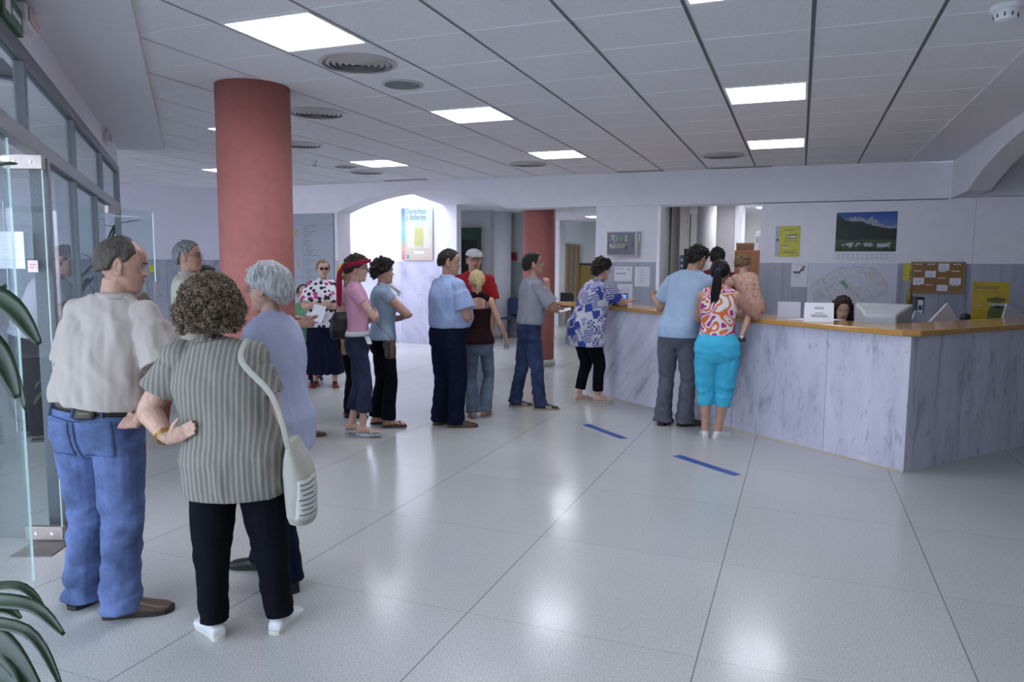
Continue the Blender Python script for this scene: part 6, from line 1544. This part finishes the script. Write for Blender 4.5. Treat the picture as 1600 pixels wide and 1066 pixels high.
# ---- 12 woman in blue and white blouse leaning on the counter
p = Fig('woman in a blue and white geometric blouse and black trousers leaning on the counter', .88, 8.34, -62, 1.66, 'f', g=1.28, belly=.03, hips=1.0, lean=(.0, .17), pelvis=(0, -.05), armR=((.16, .80, -.50), (-1, .22, .0)), armL=((-.10, .80, -.50), (.8, .6, .0)), feet=((.10, .06, -22), (-.10, -.06, -8)), head=(4, -8, 0), ag=1.22, skin=SK2, vox=.0055, ankles=(.085, .085))
p.body(barefoot=True); p.face(); p.trousers(m_blackcl, .56, (.092, .088, .076, .066, .064), .075, .004, .003); p.top(blue_geo_mat(), .395, .842, .014, .70, (.074, .080), lambda h, rx, ry, yo, f: (rx, ry, yo, f+float(np.interp(h, [.40, .5, .62, .70], [.03, .012, .022, .010]))), .005, name='blouse')
p.sandals(mat('white_sandal', (.5, .46, .42), .5)); p.glasses('clear', (.1, .08, .08))
p.hair((.022, .014, .012), line=[(0, .075), (40, .062), (60, .03), (80, .005), (95, .0), (110, -.03), (180, -.075)], th=.026, rough=.016, vol=lambda q, az: .010*max(0, min(1, (q.z-.03)/.08)))
tb_ = thing('phone_display', 'small dark device with lit blue screen beside the woman in blue and white', 'device', tuple(at(968, 470, 8.75)), radians(-20))
tb_.location.z = 1.086
MB().box(-.09, -.05, 0, .09, .05, .02).build('base', m_black, tb_, bevel=.004); o = MB().box(-.085, -.008, 0, .085, .004, .13).build('display_back', m_black, tb_, loc=(0, .03, .015), rot=(-.3, 0, 0)); MB().box(-.072, -.0095, .02, .072, -.008, .115).build('screen', emit('blue_screen', (.12, .3, .9), .8), o)

# ---- 13 man in light blue shirt at the counter
p = Fig('tall man in pale blue shirt and grey striped trousers at the counter', 1.615, 7.12, -30, 1.80, 'm', g=1.02, lean=(.08, .15), pelvis=(0, -.02), armR=((.2, .55, -.75), (-.15, .9, .0)), armL=((-.46, .24, -1), (-.50, .70, .32)), feet=((.085, .02, -42), (-.115, -.04, 0)), head=(-22, -24, 4), ag=1.0, skin=SK3, vox=.0055, handL=dict(curl=.7, thumb=(0, 0, 1)))
p.body(); p.face(); p.trousers(denim('grey_striped_denim', (.115, .12, .155), .35, True), .555, (.098, .086, .072, .076, .092), .02, .008, .010)
m_ = cloth('pale_blue_linen', (.34, .45, .60), .03); p.top(m_, .485, .838, .018, .66, (.080, .092), None, .006); p.collar(m_, .076, (.822, .864)); p.shoes(mat('olive_suede', (.06, .05, .04), .8), mat('dark_sole', (.02, .02, .02)), 1.06)
p.hair((.012, .009, .008), line=[(0, .074), (35, .070), (58, .045), (75, .012), (92, .01), (105, -.02), (135, -.058), (180, -.070)], th=.019, rough=.007)
kp = Matrix.Translation(p.root.location) @ Matrix.Rotation(radians(-30), 4, 'Z') @ p.palm[1]
t = sheet(kp+Vector((.02, -.01, -.01)), .2, .10, .14, 'white paper in the left hand of the tall man at the counter', name='paper_sheet'); t.rotation_euler = (.3, .6, .3)

# ---- 14 woman in swirl top
p = Fig('woman with black ponytail, swirl print top and turquoise capri trousers', 1.83, 6.60, -14, 1.625, 'f', g=1.14, hips=1.0, lean=(.0, .05), pelvis=(.02, 0), armR=((.72, .35, -.60), (-.70, .75, .02)), armL=((-.1, .6, -.7), (.3, .9, .2)), feet=((.055, -.01, -38), (-.060, -.02, 4)), head=(-10, -8, 0), ag=1.15, skin=SK1, vox=.0055, lg=1.05,
        handR=dict(curl=.5, bend=(-.2, .9, .0), thumb=(0, 0, 1)))
p.body(); p.face(); p.trousers(cloth('turquoise_cotton', (.06, .43, .64), .05), .585, (.108, .100, .082, .078, .070), .185, .012, .015)
p.top(swirl_mat(), .575, .832, .010, 0, (0, 0), lambda h, rx, ry, yo, f: (rx*float(np.interp(h, [.74, .79, .83], [1, .88, .86])), ry, yo, f), .004, name='top')
p.shoes(mat('white_moccasin', (.58, .57, .55), .5), None, 1.0, .004)
p.hair((.008, .007, .008), line=[(0, .080), (35, .076), (58, .045), (75, .012), (92, .0), (105, -.02), (135, -.052), (180, -.055)], th=.012, rough=.002)
pt = []; rr = random.Random(3)
for k in range(200):
    dx, dy = rr.uniform(-.03, .03), rr.uniform(-.02, .012); e_ = rr.uniform(0, .1); pt.append([(dx*.3, -.115, .015), (dx*.8, -.150+dy*.5, -.0), (dx*1.2, -.140+dy, -.10), (dx*1.3-.01, -.125+dy, -.19), (dx-.02, -.120+dy*.6, -.24-e_*.6)])
o = p.locks((.008, .007, .008), pt, 'ponytail', .006)
mb = MB(); mb.tube([p.h2l((.020*cos(a), -.133, .006+.020*sin(a))) for a in [2*pi*i/14 for i in range(15)]], .005, 6); mb.build('hair_tie', mat('blue_hair_tie', (.05, .12, .35), .5), p.root)

# ---- 15 child on the counter edge
cp_ = KW(2.42, .0, 0)
p = Fig('small child in a flowery orange top sitting on the counter edge with one leg dangling', cp_.x+.02, cp_.y-.02, -42, .92, 'm', g=1.12, lean=(-.02, .10), hipz=.0, pelvis=(0, 0), armR=((.2, .5, -.8), (-.3, .8, .2)), armL=((-.2, .6, -.6), (.4, .8, .2)), feet=((.12, .02, -20), (-.13, -.12, 35)), head=(-20, -40, 0), ag=1.1, skin=(.50, .31, .24), vox=.005, z=0, hs=.98, ankles=(.90, .90), lg=1.05) if False else None
def child():
    cz = 1.09; c = KW(1.57, -.05, cz)
    f = Fig('small child in a flowery orange top held on the counter edge, one leg dangling', c.x, c.y, 12, .96, 'm', g=1.10, lean=(-.07, .06), hipz=.085, armR=((.3, .5, -.7), (-.3, .8, .1)), armL=((-.3, .6, -.5), (.4, .8, .1)),
            feet=((.13, .13, -10), (-.25, -.26, 70)), head=(-40, -38, -14), ag=1.15, skin=(.50, .31, .24), vox=.005, z=cz, ankles=(.05, -.17), kneeR=(.3, 1, .2), kneeL=(-.1, -1, .7), hs=1.0)
    f.body(); f.face(closed=True)
    f.top(mottle_mat(), .46, .838, .012, .8, (.074, .078), None, .003, name='top')
    mb = MB(); f.torso(mb, .44, .56, .010, bust=False)
    for i, (hp, kn, an) in enumerate(f.legs): mb.tube([hp, hp.lerp(kn, .55)], [.085*f.k*1.2, .07*f.k*1.2], 14)
    put(remesh(mb, .005, 3), 'shorts', cloth('pink_cotton', (.50, .20, .32), .06), f.root)
    for i in (0, 1):
        mb = MB(); f.footshape(mb, i, .006, ln=1.1); o = put(remesh(mb, .004, 2), 'shoe', mat('child_black_shoe', (.03, .025, .03), .4), f.root)
        an = f.legs[i][2]; mb = MB(); mb.tube([an+V(0, 0, -.012), an+V(0, 0, .018)], [.026, .025], 14); mb.build('sock', cloth('white_sock', (.6, .6, .62)), f.root, smooth=True)
    f.hair((.16, .10, .05), line=[(0, .070), (40, .06), (60, .03), (80, .0), (95, -.01), (110, -.04), (180, -.07)], th=.016, rough=.008)
child()
# ---- 16 man behind counter
p = Fig('dark-haired man in a dark red shirt standing beyond the counter, seen from behind', 2.50, 9.05, -8, 1.80, 'm', g=1.0, skin=(.30, .16, .11), armR=((.1, .2, -1), (-.1, .9, 0)), armL=((-.1, .2, -1), (.1, .9, 0)), head=(-5, -4, 0))
p.body(); p.face(); p.top(cloth('dark_red_shirt', (.12, .018, .022), .1), .50, .838, .016, .7, (.078, .085)); p.trousers(m_navy); p.shoes(m_bleather); p.hair((.008, .007, .007), th=.013, rough=.004)
# ---- 17 receptionist
p = Fig('receptionist with long dark wavy hair seated behind the counter looking down', 3.31, 7.50, 176, 1.64, 'f', g=1.0, hipz=.47, lean=(0, .12), armR=((.15, .35, -1), (-.2, 1, .0)), armL=((-.15, .35, -1), (.2, 1, .0)), feet=((.10, .40, 0), (-.10, .42, 0)), head=(-12, -20, 0), skin=SK2, vox=.0055)
p.body(); p.face(closed=True, lips=(.36, .12, .12)); p.top(cloth('charcoal_knit', (.03, .03, .035), .1), .50, .838, .012, 1.7, (.062, .050)); p.trousers(m_navy, .57); p.shoes(m_bleather)
p.hair((.030, .014, .012), line=[(0, .088), (25, .080), (45, .03), (60, -.01), (85, -.05), (180, -.08)], th=.020, rough=.007)
pt = []; rr = random.Random(6)
for k in range(320):
    az = radians(rr.choice([-1, 1])*rr.uniform(52, 180)); dx, dy = sin(az), cos(az); w_ = rr.uniform(.9, 1.12); z1_ = -.18-rr.uniform(0, .10)
    pt.append([(.04*dx, -.01+.04*dy, .128), (.090*dx*w_, -.012+.105*dy, .04), (.096*dx*w_+rr.uniform(-.01, .01), -.015+.095*dy, -.06), (.106*dx*w_+rr.uniform(-.015, .015), -.02+.08*dy, -.13), (.10*dx*w_+rr.uniform(-.02, .02), -.02+.075*dy+.02, z1_)])
p.locks((.030, .014, .012), pt, 'hair_strands', .006)
def stool(x, y, rz, label, col):
    t = thing('office_chair', label, 'chair', (x, y, 0), rz)
    MB().box(-.23, -.22, .40, .23, .22, .455).build('seat', col, t, bevel=.02); o = MB().box(-.21, -.03, 0, .21, .03, .42).build('backrest', col, t, loc=(0, -.24, .50), bevel=.02); o.rotation_euler = (.12, 0, 0)
    MB().lathe([(.03, .06), (.03, .40)], 16).build('post', m_dark, t); MB().box(-.02, -.27, .36, .02, -.0, .40).box(-.02, -.29, .36, .02, -.26, .60).build('back_bar', m_dark, t)
    for k in range(5):
        a = 2*pi*k/5; MB().tube([(0, 0, .08), (.27*cos(a), .27*sin(a), .045)], .017, 8).ell((.27*cos(a), .27*sin(a), .025), (.025, .025, .025), 10, 8).build('leg', m_dark, t)
    return t
stool(3.31, 7.52, radians(172), 'dark office chair under the receptionist', mat('charcoal_fabric', (.03, .03, .04), .9))
# ---- 18 man beyond the glass
p = Fig('man in a pale grey shirt and dark trousers bending beyond the glass at the left', -4.18, 6.35, -78, 1.76, 'm', g=1.08, lean=(.0, .24), armR=((.05, .5, -.8), (-.1, .9, -.3)), armL=((-.05, .5, -.8), (.1, .9, -.3)), head=(0, -25, 0), skin=SK3, vox=.0065, feet=((.10, .08, 0), (-.1, -.06, 0)))
p.body(); p.face(); p.trousers(m_blackcl, .58, (.10, .092, .08, .076, .08)); p.top(cloth('pale_grey_shirt', (.42, .42, .47), .04), .52, .838, .018, .7, (.08, .086)); p.shoes(m_bleather); p.hair((.012, .01, .01), th=.014)
# ---- 19 woman behind the grey haired man
p = Fig('dark-haired woman in a white top, mostly hidden behind the grey-haired man, elbow out', -2.80, 6.75, -60, 1.52, 'f', g=1.0, armL=((-.75, -.1, -.75), (.75, .15, -.5)), armR=((.1, .2, -1), (-.1, .9, 0)), skin=SK1, vox=.0065)
p.body(); p.face(); p.trousers(m_blackcl); p.top(cloth('white_jersey', (.6, .6, .63), .04), .53, .838, .01, .4, (.062, .064)); p.shoes(m_bleather); p.hair((.01, .008, .008), th=.018)
# ---- 20 person behind the column
p = Fig('person hidden behind the near red column, only a forearm and a brown shoe showing', -2.20, 6.62, -88, 1.68, 'm', g=1.0, armR=((.05, .25, -1), (-.05, 1, -.08)), armL=((-.05, .1, -1), (.1, .9, 0)), feet=((.10, .30, 6), (-.10, -.1, 0)), skin=SK1, vox=.0065, handR=dict(curl=.4, thumb=(0, 0, 1)))
p.body(); p.face(); p.trousers(m_navy); p.top(cloth('dark_green_jersey', (.04, .07, .05), .1), .52, .838, .014, .6, (.078, .082)); p.shoes(m_leather, None, 1.1); p.hair((.02, .015, .012))
# ---- 21 seated man in green
p = Fig('seated man in a green shirt between the near red column and the woman in sunglasses', -2.80, 9.85, -165, 1.66, 'm', g=1.0, hipz=.46, lean=(0, .10), armR=((.1, .3, -1), (-.1, .9, .1)), armL=((-.1, .3, -1), (.1, .9, .1)), feet=((.12, .42, 0), (-.12, .42, 0)), head=(20, -14, 0), skin=SK1, vox=.0065)
p.body(); p.face(); p.trousers(m_navy); p.top(cloth('green_shirt', (.14, .32, .20), .06), .50, .838, .014, .7, (.078, .082)); p.shoes(m_bleather); p.hair((.035, .018, .012), bald=(0, .05, .05, .08))
stool(-2.80, 9.85, radians(-165), 'dark chair under the seated man in green', MC['charcoal_fabric'])
# ---- 22 woman hidden behind the girl in pink
p = Fig('blonde woman in a mauve top almost hidden behind the young woman in pink', -1.66, 7.45, -75, 1.57, 'f', g=1.0, armL=((-.2, -.1, -1), (-.02, .1, -1)), armR=((.16, -.35, -1), (.0, .12, -1)), skin=SK1, vox=.0065)
p.body(); p.face(); p.trousers(m_blackcl); p.top(cloth('mauve_jersey', (.34, .20, .26), .05), .53, .838, .01, .42, (.062, .064), name='t_shirt'); p.shoes(m_bleather); p.hair((.46, .36, .12), th=.020)
q = at(536, 508, 7.25)
hb = thing('handbag', 'black shoulder bag of the hidden blonde woman behind the young woman in pink', 'bag', tuple(q), radians(-80))
mb = MB(); ringloft(mb, [(V(0, 0, z), V(1, 0, 0), V(0, 1, 0), rx, ry) for (z, rx, ry) in [(-.14, .02, .06), (-.13, .045, .12), (-.05, .055, .13), (.06, .045, .12), (.13, .02, .08)]], 24, 2.8)
put(remesh(mb, .006, 2), 'body', m_bleather, hb); mb = MB(); P_, r_ = smoothpath([V(0, .07, .1), V(-.02, .04, .3), V(-.04, .0, .47), V(-.02, -.04, .3), V(0, -.07, .1)], [(.007, .003)]*5, 6); mb.tube(P_, r_, 8, ref=(1, 0, 0)); mb.build('strap', m_bleather, hb, smooth=True)
# ============================================================ plants and small things on the left
def leaf_mat(nm, c):
    m, nt, b = _nt(nm); v = coords(nt); n = N(nt, 'ShaderNodeTexNoise'); n.inputs['Scale'].default_value = 14; L(nt, v, n.inputs['Vector'])
    L(nt, ramp(nt, n.outputs['Fac'], [(.3, tuple(x*.6 for x in c)), (.7, tuple(x*1.4 for x in c))]), b.inputs['Base Color']); b.inputs['Roughness'].default_value = .35; return m
m_leaf = leaf_mat('dark_leaf', (.009, .026, .008)); m_leaf2 = leaf_mat('fresh_leaf', (.05, .14, .025)); m_stem = mat('brown_stem', (.05, .045, .02), .7)
def leaf_mb(mb, pts, w, up=(0, 0, 1), fold=.25, n=10, tipw=.0):
    P, _ = smoothpath(pts, [1]*len(pts), 6); k = len(P); vs = []
    for i, p in enumerate(P):
        t = i/(k-1); ww = w*(sin(pi*min(1, t*.93+.03))**.75)*(1-.25*t)+.0004
        tn = (P[min(i+1, k-1)]-P[max(i-1, 0)]).normalized(); sd = tn.cross(Vector(up)); sd = sd.normalized() if sd.length > .01 else Vector((1, 0, 0)); u = sd.cross(tn)
        wav = .12*ww*sin(t*17)
        for s_ in (-1, -.5, 0, .5, 1): vs.append(p+sd*(ww*s_)+u*(abs(s_)*ww*fold+wav*abs(s_)))
    mb.add(vs, [(i*5+j, i*5+j+1, (i+1)*5+j+1, (i+1)*5+j) for i in range(k-1) for j in range(4)])
def leafobj(pts, w, m, par, name='leaf', **k):
    mb = MB(); leaf_mb(mb, pts, w, **k); o = mb.build(name, m, par, smooth=True); s_ = o.modifiers.new('s', 'SOLIDIFY'); s_.thickness = .0012; return o
def pot(par, r, h, m, soil=True):
    MB().lathe([(r*.72, 0), (r*.95, h*.85), (r*1.05, h*.86), (r*1.05, h), (r*.93, h), (r*.9, h*.9)], 28).build('pot', m, par, smooth=False)
    MB().lathe([(r*.9, h*.88), (r*.9, h*.9), (.01, h*.92)], 24).build('soil', mat('soil', (.03, .02, .015), .95), par)
m_terra = mat('terracotta_pot', (.30, .085, .05), .7, var=.1)
# large plant at the left edge, close to the camera
bx0, by0 = -1.62, 1.55
t = thing('potted_plant', 'large dark-leaved plant at the left edge, nearest to the camera', 'plant', (bx0, by0, 0))
pot(t, .20, .34, m_terra)
def loc(x, y, Y): q = at(x, y, Y); return Vector((q.x-bx0, q.y-by0, q.z))
st = [V(0, 0, .3), V(.06, .02, .8), V(.10, .0, 1.3), V(.06, .05, 1.9)]
a, r_ = smoothpath(st, [.012, .010, .008, .004], 6); mb = MB(); mb.tube(a, r_, 8); st2 = [V(.02, .02, .3), V(.18, .04, .55), V(.22, .05, .75)]; a2, r2_ = smoothpath(st2, [.009, .007, .004], 5); mb.tube(a2, r2_, 8); mb.build('stem', m_stem, t, smooth=True)
for (p0, p1, p2, w, Y, up_) in [
    ((-60, 440), (5, 470), (62, 538), .030, 1.5, (0, -1, .5)), ((-70, 500), (-15, 540), (28, 622), .036, 1.5, (.2, -1, .3)), ((-80, 470), (-25, 490), (10, 445), .02, 1.55, (0, -1, .3)),
    ((-70, 300), (-20, 265), (26, 256), .016, 1.5, (0, -.6, 1)), ((-70, 590), (0, 560), (40, 640), .018, 1.6, (0, -1, .3)),
    ((-50, 925), (25, 915), (72, 955), .012, 1.45, (0, -.6, 1)), ((-20, 935), (45, 945), (100, 992), .017, 1.42, (0, -.8, .7)), ((-60, 950), (0, 950), (33, 966), .014, 1.45, (0, -.7, .7)),
    ((-60, 975), (40, 985), (97, 1075), .014, 1.40, (.2, -.8, .6)), ((-50, 980), (5, 1010), (70, 1100), .034, 1.40, (.3, -1, .3)), ((-60, 1030), (0, 1050), (30, 1120), .036, 1.38, (.2, -1, .3)), ((-90, 900), (-50, 860), (-20, 905), .02, 1.5, (0, -1, .5)),
    ((-110, 350), (-150, 300), (-190, 330), .03, 1.5, (0, -1, .5)), ((-110, 600), (-160, 560), (-210, 620), .03, 1.6, (0, -1, .5))]:
    A_, B_, C_ = loc(*p0, Y+.02), loc(*p1, Y), loc(*p2, Y-.03)
    root_ = min(a+a2, key=lambda q_: (q_-A_).length)
    leafobj([root_.lerp(A_, .0), A_.lerp(root_, .25), B_, C_], w, m_leaf, t, up=up_)
# plants beyond the glazing
def bush(x, y, label, r=.13, h=.24, top=.9, n=26, spread=.35, m=m_leaf2, lw=.022, ll=.28, seed=1, mp=m_terra):
    t = thing('potted_plant', label, 'plant', (x, y, 0)); pot(t, r, h, mp); rr = random.Random(seed)
    mb = MB(); tips = []
    for k in range(max(3, n//6)):
        a = rr.uniform(0, 6.28); e = V(cos(a)*spread*.4, sin(a)*spread*.4, top*rr.uniform(.7, .95)); P_, R_ = smoothpath([V(0, 0, h*.9), V(e.x*.3, e.y*.3, h+(top-h)*.5), e], [.008, .006, .003], 5); mb.tube(P_, R_, 6); tips += P_[4:]
    mb.build('stem', m_stem, t, smooth=True)
    for k in range(n):
        b0 = rr.choice(tips); a = rr.uniform(0, 6.28); d = V(cos(a), sin(a), 0); l_ = ll*rr.uniform(.7, 1.2)
        leafobj([b0, b0+d*l_*.4+V(0, 0, l_*.25), b0+d*l_*.8+V(0, 0, l_*.05), b0+d*l_+V(0, 0, -l_*.25)], lw*rr.uniform(.8, 1.2), m, t)
    return t
bush(-3.42, 5.55, 'green plant in a terracotta pot beyond the aluminium door post', top=.75, n=22, ll=.20, seed=2)
q = at(243, 545, 6.9); bush(q.x, q.y, 'low fresh green plant between the bald man and the curly-haired woman', r=.12, top=.86, n=24, spread=.25, ll=.18, lw=.016, seed=4)
q = at(172, 413, 8.5); bush(q.x-.1, q.y, 'tall dark-leaved plant at the far end of the glazed wall', r=.17, h=.34, top=1.7, n=12, spread=.4, m=m_leaf, lw=.035, ll=.4, seed=6)
q0 = Vector((q.x-.1, q.y, 0)); tq = [o for o in bpy.data.objects if o.get('label', '').startswith('tall dark-leaved plant')][0]
for (x0_, y0_, x1_, y1_) in ((178, 356, 222, 344), (180, 360, 160, 352), (178, 372, 196, 392)):
    a0, a1 = at(x0_, y0_, 8.5)-q0, at(x1_, y1_, 8.45)-q0; leafobj([Vector((-.0, 0, 1.6)), a0, a0.lerp(a1, .5)+Vector((0, 0, .02)), a1], .03, m_leaf, tq)
# wheelchair, mostly hidden
q = at(266, 520, 7.55)
t = thing('wheelchair', 'dark blue folding wheelchair half hidden behind the curly-haired woman', 'wheelchair', (q.x, q.y, 0), radians(35))
MB().box(-.21, -.2, .44, .21, .2, .47).build('seat', m_navy, t, bevel=.01); MB().box(-.21, -.23, .47, .21, -.20, .88).build('backrest', m_navy, t, bevel=.01)
for sg in (-1, 1):
    mb = MB(); mb.tube([(sg*.28+.0*cos(a_), -.05+.29*cos(a_), .30+.29*sin(a_)) for a_ in [2*pi*i/32 for i in range(33)]], .012, 8)
    for k in range(10): a_ = 2*pi*k/10; mb.tube([(sg*.28, -.05, .30), (sg*.28, -.05+.285*cos(a_), .30+.285*sin(a_))], .0025, 5)
    mb.build('wheel', m_dark, t, smooth=True)
    mb = MB(); mb.tube([(sg*.23, -.22, .30), (sg*.23, -.22, .92), (sg*.23, -.34, .94)], .012, 8); mb.tube([(sg*.23, -.22, .66), (sg*.23, .18, .66), (sg*.23, .20, .2), (sg*.23, .34, .14)], .012, 8); mb.tube([(sg*.28, -.05, .30), (sg*.22, -.05, .30)], .02, 8); mb.build('frame', m_steel, t, smooth=True)
    MB().lathe([(.07, -.012), (.07, .012)], 20, c=(sg*.23, .26, .07), axis='x').build('caster', m_black, t)
    MB().box(sg*.12-.07, .30, .10, sg*.12+.07, .46, .12).build('footrest', m_black, t)
o = MB().box(-.035, -.004, -.06, .035, 0, .06).build('yellow_sign', MC['bright_yellow']); q = at(237, 420, 12.45); o.location = q+Vector((.02, -.04, 0)); o.rotation_euler = (0, 0, atan2(.66, 1.44)); tag(o, 'tiny yellow sign on the far left marble dado', 'sign')
